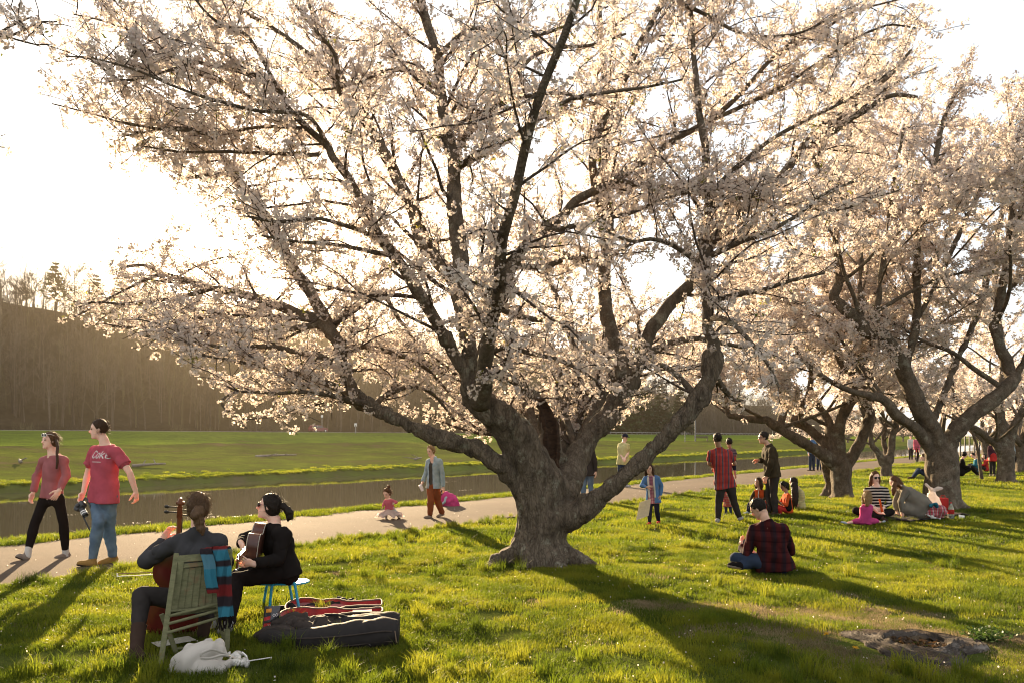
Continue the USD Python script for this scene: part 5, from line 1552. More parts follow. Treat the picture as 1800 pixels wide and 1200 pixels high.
        for sd in "LR":
            a, b, c = J["h" + sd], J["k" + sd], J["a" + sd]
            e = b + (c - b) * length
            F.chain([a, a * .5 + b * .5, b, b + (c - b) * length * .35, e], np.array([.080 * s * self.b + pad * .8, .070 * s * self.b + pad, .056 * s + pad, .057 * s + pad, .039 * s + pad]))
        return obj(name, F.mesh(self.h, cloth_disp(seed, wr, 12.0)), m, self.root)

    def shoes(self, m, name="shoe", r=1.0, boot=0.0, sole=None):
        J, s = self.J, self.s
        for sd in "LR":
            a, f, g = J["a" + sd], J["f" + sd], J["g" + sd]
            d = unit(g - f)
            n = unit((a - f) - d * ((a - f) @ d))
            F = Field(k=0.025 * s)
            F.chain([f + d * .02 * s + n * .034 * s, f + d * .10 * s + n * .032 * s, g - d * .02 * s + n * .024 * s], np.array([.037, .040, .033]) * s * r)
            F.chain([a, f + d * .03 * s + n * .04 * s], np.array([.042, .040]) * s * r)
            if boot:
                b = J["k" + sd]
                F.chain([a + (b - a) * boot, a], np.array([.056, .044]) * s * r)
                F.plane(a + (b - a) * boot, b - a)
            F.plane(f + n * .004 * s, -n)
            p = obj(name, F.mesh(min(self.h * .8, .009), cloth_disp(5, .003 * s, 22)), m, self.root)
            if sole:
                S = Field(k=0.02 * s).chain([f + d * .02 * s + n * .030 * s, g - d * .018 * s + n * .026 * s], np.array([.040, .037]) * s * r)
                S.plane(f + n * .014 * s, n).plane(f - n * .004 * s, -n)
                obj("sole", S.mesh(min(self.h * .7, .008)), sole, p)

    def hair(self, m, style="short", pts=None, rs=None, seed=5, back=0.0, fringe=0.0, amp=.010, label=None):
        c, f, u, l, hs = self.J["head"], self.f, self.hu, self.hl, self.hs
        R = np.array([l, f, u])
        F = Field(k=0.02 * hs)
        F.ell(c + u * .026 * hs - f * .014 * hs, R, np.array([.083, .098, .101]) * hs)
        if style != "short":
            F.ell(c - u * .015 * hs - f * .040 * hs, R, np.array([.082, .070, .088]) * hs)
        F.plane(c + f * (.040 + fringe) * hs + u * .040 * hs, unit(f - u * (.55 if style == "short" else .38)))
        if style == "short":
            F.plane(c - u * .055 * hs, unit(-u + f * .75))
        meshes = [F.mesh(.008 * max(hs, .6), lambda X: amp * hs * (meshkit.fbm(X * [60, 60, 22], 3, seed) - .5) * 2)]
        if style == "long":
            for sg in (-1, 1):
                G = Field(k=0.02 * hs)
                G.chain([c + l * sg * .072 * hs + u * .02 * hs - f * .01 * hs, c + l * sg * .086 * hs - u * .07 * hs, c + l * sg * .085 * hs - u * (.15 + back) * hs - f * .02 * hs], np.array([.030, .034, .024]) * hs)
                meshes.append(G.mesh(.008 * max(hs, .6), lambda X: amp * hs * (meshkit.fbm(X * [60, 60, 14], 3, seed) - .5) * 2.5))
            G = Field(k=0.03 * hs).chain([c - f * .055 * hs, c - f * .085 * hs - u * .10 * hs, c - f * .085 * hs - u * (.19 + back) * hs], np.array([.078, .070, .05]) * hs)
            meshes.append(G.mesh(.009 * max(hs, .6), lambda X: amp * hs * (meshkit.fbm(X * [60, 60, 14], 3, seed) - .5) * 2.5))
        if pts is not None:
            G = Field(k=0.015 * hs).chain(pts, rs)
            meshes.append(G.mesh(.007 * max(hs, .6), lambda X: amp * hs * (meshkit.fbm(X * [50, 50, 30], 3, seed + 2) - .5) * 3))
        out = obj("hair", cat(*meshes), m, self.root, label=label)
        self.strands(m, int(150 if self.h > .011 else 520), .05 if style == "short" else .075, seed, .0011 if self.h > .011 else .0008)
        return out

    def strands(self, m, n=160, length=.05, seed=1, r=.0006):
        """Loose single hairs standing off the head."""
        c, f, u, l, hs = self.J["head"], self.f, self.hu, self.hl, self.hs
        g = np.random.default_rng(seed)
        out = []
        for _ in range(n):
            d = g.normal(size=3); d = d / np.linalg.norm(d)
            if d[1] > .45 and d[2] < .5 or d[2] < -.75:
                continue
            p = c + (l * d[0] * .084 + f * (d[1] * .098 - .014) + u * (d[2] * .101 + .026)) * hs
            o = l * d[0] + f * d[1] + u * d[2]
            t = unit(np.cross(o, g.normal(size=3)) - .4 * u - .5 * f)
            e = p + t * length * g.uniform(.4, 1.2) * hs + o * g.uniform(.006, .024) * hs
            out.append(tube([p - o * .004, p * .5 + e * .5 + o * .008 * hs, e], [r, r, r * .6], 3, cap=False))
        obj("hair_strands", cat(*out), m, self.root, kind="stuff")

    def glasses(self, m="lens_dark", up=.006, fwd=.088, fm="plastic_black", size=1.0, name="sunglasses"):
        c, f, u, l, hs = self.J["head"], self.f, self.hu, self.hl, self.hs
        R = np.array([l, f, u])
        g = None
        for sg in (-1, 1):
            e = trimesh.creation.icosphere(2, 1.0)
            lens = moved((e.vertices * np.array([.029, .006, .023]) * hs * size, e.faces), R, c + l * sg * .034 * hs + f * fwd * hs + u * up * hs)
            if g is None:
                g = obj(name, cat(tube([c - l * .012 * hs + f * (fwd + .003) * hs + u * (up + .008) * hs, c + l * .012 * hs + f * (fwd + .003) * hs + u * (up + .008) * hs], .003 * hs, 6),
                                  *[tube([c + l * k * .062 * hs + f * fwd * hs + u * (up + .008) * hs, c + l * k * .080 * hs + f * (fwd - .05) * hs + u * (up + .008) * hs, c + l * k * .079 * hs + f * (fwd - .095) * hs + u * (up - .002) * hs], .003 * hs, 6) for k in (-1, 1)]), fm, self.root)
            obj("lens", lens, m, g)
            rim = [c + l * sg * .034 * hs + f * (fwd + .002) * hs + u * up * hs + (l * .030 * math.cos(a) + u * .024 * math.sin(a)) * hs * size for a in np.linspace(0, 2 * np.pi, 17)]
            obj("rim", tube(rim, .0032 * hs, 6, cap=False), fm, g)


def lift(label, *a, **k):
    return Person(label, *a, **k)


# the two walkers on the path
Aw = Person("young woman in a dusty pink sweatshirt and black leggings walking on the path", 9.95, 0.95, {
    "head": (87.5, 773.5, 0), "neck": (91, 791, .01), "sL": (77, 806, .10), "sR": (113, 804, -.08), "eL": (65, 836, .12), "eR": (116, 836, -.12), "wL": (58, 866, .05), "wR": (104, 861, -.22), "tL": (50.5, 887, -.02), "tR": (93, 879, -.26),
    "hL": (79, 875, .06), "hR": (103, 875, -.04), "kL": (61, 920, -.06), "kR": (112, 920, .02), "aL": (50, 965, -.13), "aR": (115, 966, .12), "fL": (47, 986, -.15), "gL": (27.5, 979, -.22), "fR": (122, 979, .16), "gR": (97, 983.5, .02)},
    (-0.55, -0.82, 0.02), hs=0.93, build=0.86, curl=0.4, h=0.011)
Aw.top("pink_fleece", "sweatshirt", 1.9, hem=.0, pad=.022, wr=.012, seed=3, cuff=1)
Aw.pants("black_knit", "leggings", .93, pad=.006, wr=.002)
Aw.part("sock", Field(k=.01).chain([P(50.5, 962, 9.82), P(48.5, 976, 9.81)], [.041, .043]).mesh(.008), "white_cloth")
Aw.part("sock", Field(k=.01).chain([P(115, 963, 10.07), P(116.5, 976, 10.08)], [.041, .043]).mesh(.008), "white_cloth")
Aw.shoes("grey_suede", "sandal", .98, sole="boot_leather")
Aw.hair("hair_brown", "tied", fringe=-.004)
br = spline([P(98, 771, 9.95), P(101, 783, 9.86), P(100.5, 797, 9.80), P(101, 810, 9.77), P(99.5, 822, 9.76)], 8)
Aw.part("braid", Field(k=.006).chain(br, .017 + .004 * np.abs(np.sin(np.arange(len(br)) * 1.3)) - .007 * np.linspace(0, 1, len(br)) ** 2).mesh(.006), "hair_chestnut")
Aw.glasses("lens_dark", up=.075, fwd=.075, fm="frame_white")

Bm = Person("tall young man in a red lettered T-shirt and blue jeans walking on the path", 9.55, 1.04, {
    "head": (173.5, 753.5, 0), "neck": (183, 774, .0), "sL": (167, 788, .14), "sR": (205, 790, -.12), "eL": (154, 832, .14), "eR": (228, 830, -.16), "wL": (146.5, 865, .06), "wR": (238.5, 863, -.10), "tL": (138, 884, .0), "tR": (241.5, 887, -.08),
    "hL": (171, 875, .06), "hR": (193, 875, -.06), "kL": (173, 919, -.14), "kR": (191, 924, .04), "aL": (163, 979, -.10), "aR": (198, 974, .10), "fL": (167, 996.5, -.10), "gL": (136, 993, -.2), "fR": (205, 986, .16), "gR": (174, 993, .0)},
    (-0.90, -0.40, -0.08), hs=1.0, build=.98, curl=.55, h=0.011)
sh = Bm.top("red_tee", "shirt", 0.62, hem=.055, pad=.032, wr=.012, seed=8, loose=1.1)
Bm.pants("denim", "jeans", .99, pad=.013, wr=.010, hip_pad=.004)
Bm.shoes("tan_suede", "shoe", 1.02, sole="boot_leather")
Bm.hair("hair_chestnut", "short", amp=.012)


def on_surface(person_part, v, n, reach=.016):
    """Lays points v on the surface of a part, moving them along n."""
    m = UsdGeom.Mesh(stage.GetPrimAtPath(person_part))
    q = np.array(m.GetPointsAttr().Get()) + LOCS["/".join(person_part.split("/")[:3])][0]
    n = unit(n)
    a = unit(np.cross(n, [0, 0, 1])); b = np.cross(a, n)
    from scipy.spatial import cKDTree
    dep = q @ n
    q2 = np.c_[q @ a, q @ b]
    front = dep > np.median(dep)
    T = cKDTree(q2[front])
    d, i = T.query(np.c_[v @ a, v @ b], k=6)
    w = 1 / (d + 1e-3)
    z = (dep[front][i] * w).sum(1) / w.sum(1)
    return v + np.outer(z - v @ n, n)


tn = unit([-0.50, -0.86, 0.05])
tr_ = unit(np.cross([0, 0, 1], -tn)) * -1
tr_ = tr_ if tr_[0] > 0 else -tr_


def print_on(person_part, parent, text, at, height, normal, m, name, bold=True, stretch=1.0, slant=0.0):
    tm = meshkit.text_mesh(text, height, 0.0012, bold)
    tm = tm.subdivide_to_size(height * .22)
    v = np.array(tm.vertices)
    v[:, 0] -= v[:, 0].mean(); v[:, 1] -= v[:, 1].mean()
    n = unit(normal)
    r = unit(np.cross([0, 0, 1.0], n))
    u = np.cross(n, r)
    w = at + np.outer(v[:, 0] * stretch + slant * v[:, 1], r) + np.outer(v[:, 1], u)
    w = on_surface(person_part, w, n) + np.outer(v[:, 2] + .0035, n)
    obj(name, (w, tm.faces), m, parent, smooth=False)


plain("print_white", (0.70, 0.62, 0.60), rough=0.8)
print_on(sh, sh, "Coke", P(174, 799, 9.42), .095, tn, "print_white", "lettering", bold=False, stretch=.92)
print_on(sh, sh, "— ——— ——", P(168, 811, 9.42), .05, tn, "print_white", "underline", bold=False, stretch=.38)

# the woman in the denim shirt, the toddler and the crouching girl on the path
Cw = Person("woman in an open pale denim shirt and rust trousers walking with a white cup", 15.0, 0.87, {
    "head": (757, 791.5, 0), "neck": (760, 803), "sL": (753, 808, .07), "sR": (773, 808, -.07), "eL": (749, 830, .08), "eR": (778, 832, -.08), "wL": (743, 846, -.02), "wR": (779.5, 855, -.10), "tL": (738, 855, -.08), "tR": (779, 869, -.1),
    "hL": (757, 852, .05), "hR": (768, 852, -.04), "kL": (757, 879, -.08), "kR": (769, 879, .05), "aL": (756, 903, -.05), "aR": (777, 900, .12), "fL": (758, 911, -.03), "gL": (745.5, 910.5, -.14), "fR": (779.5, 905, .16), "gR": (768, 909, .04)},
    (-0.55, -0.78, -0.30), build=.9)
Cw.top("grey_top", "tank_top", 0, hem=.02, pad=.008, wr=.004, neck=False)
jf = Field(k=.04)
cj = Cw.top("denim_pale", "denim_shirt", 1.95, hem=.07, pad=.024, wr=.012, seed=4, collar=True)
_p = stage.GetPrimAtPath(cj); _m = UsdGeom.Mesh(_p)
_v = np.array(_m.GetPointsAttr().Get()); _f = np.array(_m.GetFaceVertexIndicesAttr().Get()).reshape(-1, 3)
_w = _v + LOCS[Cw.root][0]
_c = _w[_f].mean(1) - Cw.sho
_open = (np.abs(_c @ Cw.lat + .012) < .045 + .03 * np.clip((_c @ Cw.up + .45) / -.3, 0, 1)) & (_c @ Cw.front > .03)
_m.GetFaceVertexCountsAttr().Set(Vt.IntArray.FromNumpy(np.full((~_open).sum(), 3, np.int32))); _m.GetFaceVertexIndicesAttr().Set(Vt.IntArray.FromNumpy(_f[~_open].astype(np.int32).ravel()))
Cw.pants("rust_cloth", "trousers", .98, pad=.022, wr=.012)
Cw.shoes("grey_suede", "shoe", 1.0)
Cw.hair("hair_blond", "tied")
t = thing("cup", "white takeaway cup held by the woman in the denim shirt", "cup", P(740.5, 862, 14.9))
ax = unit(P(737.5, 849, 14.9) - P(743.5, 862, 14.9))
s_, t_, u_ = frame([ax[2], 0.3, -ax[0]], ax)
Rc = np.array([unit(np.cross(ax, [0, 1, 0])), np.cross(ax, unit(np.cross(ax, [0, 1, 0]))), ax])
obj("cup_body", moved(lathe([(0, 0), (.028, 0), (.038, .12), (.036, .12), (.027, .004), (0, .004)], 18), Rc, P(743.3, 862, 14.9)), "print_white", t)
obj("lid", moved(lathe([(0, .135), (.030, .134), (.034, .125), (.041, .122), (.041, .116), (.036, .116)], 18), Rc, P(743.3, 862, 14.9)), "frame_white", t)

Ct = Person("toddler in a pink jacket and cream tutu standing on the path", 14.7, 0.40, {
    "head": (680, 866, 0), "sL": (677, 879, .02), "sR": (689, 878, -.02), "eL": (674.5, 885, 0), "eR": (697, 882, -.05), "wL": (672.5, 890, -.06), "wR": (693, 884, -.12), "hL": (680, 893, .02), "hR": (690, 893, -.02),
    "kL": (679, 903, 0), "kR": (698, 903, 0), "aL": (679, 911, 0), "aR": (702, 910, 0)}, (-0.35, -0.72, -0.45), hs=.84, build=1.25, h=.009, hand_h=.007)
Ct.top("candy_pink", "jacket", 1.9, hem=.06, pad=.03, wr=.02)
g = np.random.default_rng(3)
for q in range(3):
    n = 48
    a = np.linspace(0, 2 * np.pi, n, endpoint=False)
    rows = []
    for k_, (rr, zz) in enumerate(((.075, .0), (.15, -.06), (.195 + .015 * q, -.080 - .012 * q), (.215 + .015 * q, -.095 - .015 * q))):
        wv = 1 + (.02 + .05 * k_) * np.sin(a * (9 + q) + q) + .02 * k_ * g.normal(size=n)
        rows.append(np.c_[rr * wv * np.cos(a), rr * wv * .8 * np.sin(a), zz + .01 * k_ * np.sin(a * 7)])
    v = np.vstack(rows) + P(685.5, 894, 14.7)
    i, j = np.meshgrid(np.arange(3), np.arange(n), indexing="ij")
    qd = np.stack([i * n + j, i * n + (j + 1) % n, (i + 1) * n + (j + 1) % n, (i + 1) * n + j], -1).reshape(-1, 4)
    obj("tutu_layer", (v, np.vstack([qd[:, [0, 1, 2]], qd[:, [0, 2, 3]]])), "tulle", Ct.root)
Ct.pants("white_cloth", "tights", .95, pad=.01)
Ct.shoes("boot_leather", "shoe", 1.15)
Ct.hair("hair_auburn", "tied", pts=[P(681, 858, 14.72), P(683, 854, 14.74)], rs=[.028, .032])
solo("twig_toy", tube([P(671, 890, 14.62), P(663, 888, 14.6), P(656, 886.5, 14.6)], .006, 6), "young_leaf", "thin green stick held by the toddler in the tutu", "stick")

Cc = Person("girl in a bright pink dress crouching low at the far edge of the path", 17.6, 0.60, {
    "head": (773, 867, -.05), "sL": (779, 873, .12), "sR": (783, 873, -.12), "eL": (777, 882, .14), "eR": (782, 881, -.14), "wL": (774, 886, .06), "wR": (776, 886, -.08), "hL": (793, 883, .08), "hR": (795, 883, -.08),
    "kL": (781, 879, .12), "kR": (782, 880, -.1), "aL": (788, 888.5, .1), "aR": (789, 888.5, -.1)}, (-0.80, -0.25, -0.55), hs=.78, build=1.0, sk="skin_brown", body_f=(-.6, 0, -.8))
Cc.top("pale_blue_cloth", "blouse", 1.9, hem=.0, pad=.016)
Cc.part("dress", Field(k=.04).chain([P(783, 873, 17.6), P(791, 879, 17.6), P(796, 886, 17.6)], [.135, .175, .16]).chain([P(783, 883, 17.6), P(796, 888, 17.6)], [.12, .15]).plane([0, 0, .02], (0, 0, -1)).mesh(.013, cloth_disp(4, .02)), "hot_pink")
Cc.shoes("boot_leather")
Cc.hair("hair_dark", "tied", pts=[P(776, 863, 17.6), P(779, 861, 17.6)], rs=[.04, .03])

# the men by the water
Dm = Person("man in a dark jacket seen behind the cherry's middle limb", 19.3, 1.0, {
    "head": (1028, 770.5), "sL": (1019, 791, .1), "sR": (1041, 790, -.08), "eL": (1013, 809, .1), "eR": (1046, 810, -.1), "wL": (1016, 826, 0), "wR": (1047, 828, -.1), "hL": (1026, 829, .05), "hR": (1038, 829, -.05),
    "kL": (1026, 853, 0), "kR": (1038, 853, 0), "aL": (1025, 874, 0), "aR": (1040, 874, 0)}, (-0.78, -0.55, -0.15), h=.016)
Dm.top("charcoal_cloth", "jacket", 1.97, hem=.1, pad=.028, collar=True); Dm.pants("denim", "jeans"); Dm.shoes("boot_leather"); Dm.hair("hair_chestnut", "short")
Em = Person("man in a pale yellow T-shirt and dark blue cap standing by the water", 24.3, 1.0, {
    "head": (1098.5, 768), "sL": (1089.5, 780, .1), "sR": (1103, 780, -.1), "eL": (1089, 795, .05), "eR": (1104, 795, -.12), "wL": (1094, 803, -.15), "wR": (1099, 804, -.25), "hL": (1091, 812, .06), "hR": (1100, 812, -.05),
    "kL": (1090, 833, .05), "kR": (1101, 833, -.02), "aL": (1088.5, 851, .08), "aR": (1101, 852, -.02)}, (0.62, -0.72, -0.22), build=1.12, h=.017, body_f=(.5, -.85, 0))
Em.top("yellow_tee", "shirt", .65, hem=.07, pad=.024); Em.pants("dark_denim", "jeans"); Em.shoes("sneaker_grey", "shoe", 1.1); Em.hair("hair_chestnut", "short")
c, f, u, l = Em.J["head"], Em.f, Em.hu, Em.hl
cp = Em.part("cap", Field(k=.01).ell(c + u * .04 - f * .008, np.array([l, f, u]), (.092, .108, .09)).plane(c + u * .035, -u).mesh(.01), "navy_cloth")
obj("brim", Field(k=.005).ell(c + u * .042 + f * .11, np.array([l, f, u]), (.07, .075, .012)).mesh(.008), "navy_cloth", cp)

# the girl with the sheet of paper
Gg = Person("smiling girl in a blue jacket and pink plaid blouse standing on the lawn", 14.1, 0.66, {
    "head": (1141.5, 823.5), "sL": (1134, 838, .04), "sR": (1156, 838, -.03), "eL": (1128.5, 853, -.02), "eR": (1162, 854, -.02), "wL": (1137, 855.5, -.16), "wR": (1160.5, 870, -.05), "tL": (1143, 854, -.18), "tR": (1160, 880, -.07),
    "hL": (1143.5, 878, .02), "hR": (1154, 878, -.02), "kL": (1142, 900, 0), "kR": (1154.5, 897, 0), "aL": (1142, 917, 0), "aR": (1157.5, 914, .1), "fL": (1143, 921, .03), "gL": (1138, 922.5, -.1), "fR": (1159, 918, .12), "gR": (1155.5, 920, 0)},
    (-0.35, -0.93, 0.02), hs=.80, sk="skin_tan", build=.98)
Gg.top("plaid_pink", "blouse", 0, hem=.10, pad=.012, wr=.006)
gj = Gg.top("blue_jacket", "jacket", 1.97, hem=.08, pad=.032, wr=.014, neck=True)
_m = UsdGeom.Mesh(stage.GetPrimAtPath(gj)); _v = np.array(_m.GetPointsAttr().Get()); _f = np.array(_m.GetFaceVertexIndicesAttr().Get()).reshape(-1, 3)
_c = (_v + LOCS[Gg.root][0])[_f].mean(1) - Gg.sho
_open = (np.abs(_c @ Gg.lat) < .060) & (_c @ Gg.front > .01)
_m.GetFaceVertexCountsAttr().Set(Vt.IntArray.FromNumpy(np.full((~_open).sum(), 3, np.int32))); _m.GetFaceVertexIndicesAttr().Set(Vt.IntArray.FromNumpy(_f[~_open].astype(np.int32).ravel()))
for sg in (-1, 1):
    e = [Gg.sho + Gg.lat * sg * .052 + Gg.front * q - Gg.up * d for d, q in ((-.03, .06), (.05, .105), (.15, .115), (.25, .115), (.34, .112))]
    Gg.part("jacket_lining", tube(spline(e, 4), .016, 8, flat=(Gg.front, .5)), "white_cloth")
Gg.pants("navy_cloth", "trousers"); Gg.shoes("red_cloth", "shoe", 1.05)
Gg.hair("hair_chestnut", "long", back=.02)
a, b_, c_, d_ = P(1124.5, 882, 14.0), P(1144.5, 876, 13.9), P(1139.5, 905, 13.95), P(1118.5, 914, 14.05)
u = np.linspace(0, 1, 9)
gv = np.array([[(a * (1 - i) + b_ * i) * (1 - j) + (d_ * (1 - i) + c_ * i) * j + [0, .03 * math.sin(3 * i + 2 * j), 0] for i in u] for j in u]).reshape(-1, 3)
i, j = np.meshgrid(np.arange(8), np.arange(8), indexing="ij")
q = np.stack([i * 9 + j, i * 9 + j + 1, (i + 1) * 9 + j + 1, (i + 1) * 9 + j], -1).reshape(-1, 4)
gf = np.vstack([q[:, [0, 1, 2]], q[:, [0, 2, 3]]])
plain("paper", (0.62, 0.58, 0.48), rough=0.8, trans=0.25)
solo("paper_sheet", cat((gv, gf), (gv + [0, .0015, 0], gf[:, ::-1])), "paper", "large curled sheet of pale paper held by the girl in the blue jacket", "paper")

# father, child on the arm, the man in olive, the small child with the scooter
Fm = Person("man in a red plaid short-sleeved shirt seen from behind, holding a child", 14.4, 0.97, {
    "head": (1261, 771), "sL": (1249, 793, -.02), "sR": (1281, 793, .04), "eL": (1246, 814, .04), "eR": (1292, 814, .08), "wL": (1254, 820, .28), "wR": (1284, 816, .33), "hL": (1267, 853, 0), "hR": (1283, 853, .02),
    "kL": (1263.5, 884, .0), "kR": (1290, 882, .03), "aL": (1262, 912, -.02), "aR": (1300, 909, .05), "fL": (1260, 918, -.08), "gL": (1264, 914, .12), "fR": (1302, 914, 0), "gR": (1306, 911, .16)},
    (0.12, 0.98, -0.1), build=1.06, sk="skin_brown", face=False)
Fm.top("plaid_red", "shirt", .75, hem=.05, pad=.022, wr=.012, collar=True); Fm.pants("charcoal_cloth"); Fm.shoes("sneaker_grey"); Fm.hair("hair_dark", "short")
Fc = Person("small dark-haired child carried on the arm of the man in plaid", 14.75, 0.48, {
    "head": (1281.5, 777), "sL": (1277, 790, 0), "sR": (1291, 790, 0), "eL": (1274, 799, .05), "eR": (1294, 800, .03), "wL": (1272, 802, -.06), "wR": (1292, 807, .08), "hL": (1279, 812, 0), "hR": (1289, 812, 0), "kL": (1276, 822, .12), "kR": (1291, 824, .0),
    "aL": (1276, 834, .1), "aR": (1293, 838, 0)}, (0.15, 0.95, -0.05), hs=.72, sk="skin_brown", build=1.1, face=False, hand_h=.007)
Fc.top("print_child", "shirt", .8, hem=.1, pad=.02); Fc.hair("hair_dark", "short"); Fc.pants("navy_cloth", "shorts", .1)
Om = Person("man in a brown jacket and sunglasses standing in profile", 15.65, 1.0, {
    "head": (1341.5, 768), "neck": (1348, 779, .0), "sL": (1346, 787, .17), "sR": (1358, 787, -.17), "eL": (1344, 808, .2), "eR": (1355, 813, -.22), "wL": (1334, 808.5, .1), "wR": (1347, 836, -.16), "tL": (1323.5, 807.5, .05), "tR": (1344, 848, -.16),
    "hL": (1355, 836, .08), "hR": (1360, 836, -.08), "kL": (1352, 868, .1), "kR": (1360, 868, -.08), "aL": (1354, 899, .1), "aR": (1363, 899, -.08), "fL": (1357, 905, .1), "gL": (1345, 905, .06), "fR": (1367, 905, -.08), "gR": (1354, 906, -.12)},
    (-0.96, 0.02, -0.16), build=1.05, sk="skin_tan")
Om.top("olive_cloth", "jacket", 1.97, hem=.02, pad=.032, wr=.014, collar=True); Om.pants("charcoal_cloth", pad=.018); Om.shoes("boot_leather"); Om.hair("hair_dark", "short"); Om.glasses()
Sc = Person("little child in a red patterned top standing behind the plaid man's legs", 15.9, 0.46, {
    "head": (1277, 850), "sL": (1273, 864, 0), "sR": (1284, 864, 0), "eL": (1271, 874, 0), "eR": (1286, 874, 0), "wL": (1273, 882, -.06), "wR": (1284, 881, -.08), "hL": (1276, 886, 0), "hR": (1283, 886, 0), "kL": (1276, 895, 0), "kR": (1284, 895, 0), "aL": (1276, 902, 0), "aR": (1285, 902, 0)},
    (-0.3, -0.9, -0.2), hs=.7, sk="skin_brown", hand_h=.007)
Sc.top("print_red", "shirt", 1.9, hem=.1, pad=.025); Sc.pants("dark_denim", "jeans"); Sc.shoes("boot_leather"); Sc.hair("hair_dark", "short")
sp = P(1284, 906, 15.55)
t = thing("scooter", "child's small scooter with a pale steering pole in front of the little child", "scooter", sp)
plain("pale_metal", (0.55, 0.52, 0.48), rough=0.35, metal=0.6)
obj("pole", tube([P(1280.5, 868, 15.7), P(1293, 905, 15.5)], .012, 8), "pale_metal", t)
obj("handlebar", tube([P(1278.5, 869, 15.62), P(1282.5, 867.5, 15.78)], .012, 8), "plastic_black", t)
obj("deck", bar(P(1291, 905.5, 15.5), P(1277, 905.5, 15.62), .09, .02), "plastic_black", t)
for q in (P(1294.5, 906.5, 15.48), P(1275, 906, 15.64)):
    obj("wheel", moved(lathe([(.0, -.012), (.045, -.012), (.05, 0), (.045, .012), (0, .012)], 16), rot([1, 0, 0], np.pi / 2) @ rot([0, 0, 1], .1), q), "plastic_black", t)

# the girls in orange and their neighbour, sitting on the grass
OG = Person("girl in an orange zip vest sitting, partly behind the man in brown", 16.0, 0.72, {
    "head": (1332.5, 846.5), "sL": (1326.5, 862, .06), "sR": (1343, 862, -.04), "eL": (1321, 874, 0), "eR": (1345, 875, -.08), "wL": (1318.5, 885, -.12), "wR": (1337, 886, -.2), "hL": (1332, 891, .08), "hR": (1343, 891, .05),
    "kL": (1318, 885, -.2), "kR": (1330, 887, -.3), "aL": (1315, 899, -.22), "aR": (1326, 900, -.34)}, (-0.85, -0.5, -0.05), hs=.80, sk="skin_tan", body_f=(-.5, -.85, 0), h=.014)
OG.top("olive_cloth", "sleeves", 1.95, hem=.06, pad=.012); OG.top("orange_cloth", "vest", 0, hem=.05, pad=.026); OG.pants("navy_cloth"); OG.shoes("pale_blue_cloth"); OG.hair("hair_chestnut", "long", back=.03)
OG.part("zip", tube([OG.sho + OG.front * q - OG.up * d for d, q in ((-.03, .06), (.06, .125), (.16, .13), (.26, .13))], .009, 6), "white_cloth")
OB = Person("girl in an orange and black top sitting with a paper on her lap", 15.7, 0.70, {
    "head": (1377.5, 853.5), "sL": (1379, 869, .14), "sR": (1386, 869, -.13), "eL": (1373, 882, .16), "eR": (1382, 887, -.18), "wL": (1367, 882, .06), "wR": (1370, 882, -.14), "hL": (1384, 896, .08), "hR": (1387, 896, -.07), "kL": (1367, 890, .14), "kR": (1368, 892, -.14), "aL": (1370, 901, .08), "aR": (1372, 902, -.1)},
    (-0.86, -0.1, -0.45), hs=.80, sk="skin_brown", body_f=(-1, 0, 0), h=.014)
OB.top("orange_cloth", "shirt", 1.7, hem=.06, pad=.02); OB.pants("red_cloth"); OB.shoes("boot_leather"); OB.hair("hair_dark", "tied", pts=[P(1383, 852, 15.7), P(1385, 858, 15.7)], rs=[.05, .035])
OB.part("side_panel", Field(k=.02).chain([P(1385, 876, 15.58), P(1386, 892, 15.58)], [.055, .07]).mesh(.012), "black_cloth")
solo("booklet", bar(P(1363, 875.5, 15.62), P(1376, 888.5, 15.60), .20, .006, up=(.7, 0, .7)), "paper", "pale open booklet on the lap of the girl in orange and black", "booklet")
OY = Person("person in a pale yellow striped shirt with long dark hair sitting back to us", 16.6, 0.86, {
    "head": (1394.5, 846.5), "sL": (1396.5, 862, .12), "sR": (1409, 863, -.1), "eL": (1394, 876, .2), "eR": (1411, 878, -.1), "wL": (1388, 884, .15), "wR": (1402, 887, -.1), "hL": (1400, 891, .08), "hR": (1410, 891, -.06), "kL": (1384, 886, .35), "kR": (1390, 888, .1), "aL": (1388, 896, .25), "aR": (1392, 897, .05)},
    (-0.75, 0.55, -0.2), hs=.84, sk="skin_tan", build=.95, face=False, body_f=(-.75, .6, 0), h=.015)
OY.top("stripes_yellow", "shirt", 1.8, hem=.08, pad=.02); OY.pants("black_cloth"); OY.shoes("boot_leather")
OY.hair("hair_dark", "tied", pts=[P(1396, 852, 16.5), P(1397.5, 866, 16.42), P(1397, 880, 16.4), P(1396, 892, 16.42)], rs=[.075, .075, .07, .05])
solo("headband", tube([OY.J["head"] + OY.hl * .088 * .84 * math.cos(a) + OY.hu * (.02 + .095 * .84 * math.sin(a)) + OY.f * .03 for a in np.linspace(0.1, 3.04, 16)], .007, 6), "frame_white", "thin white headband on the long dark hair of the person in yellow", "headband")

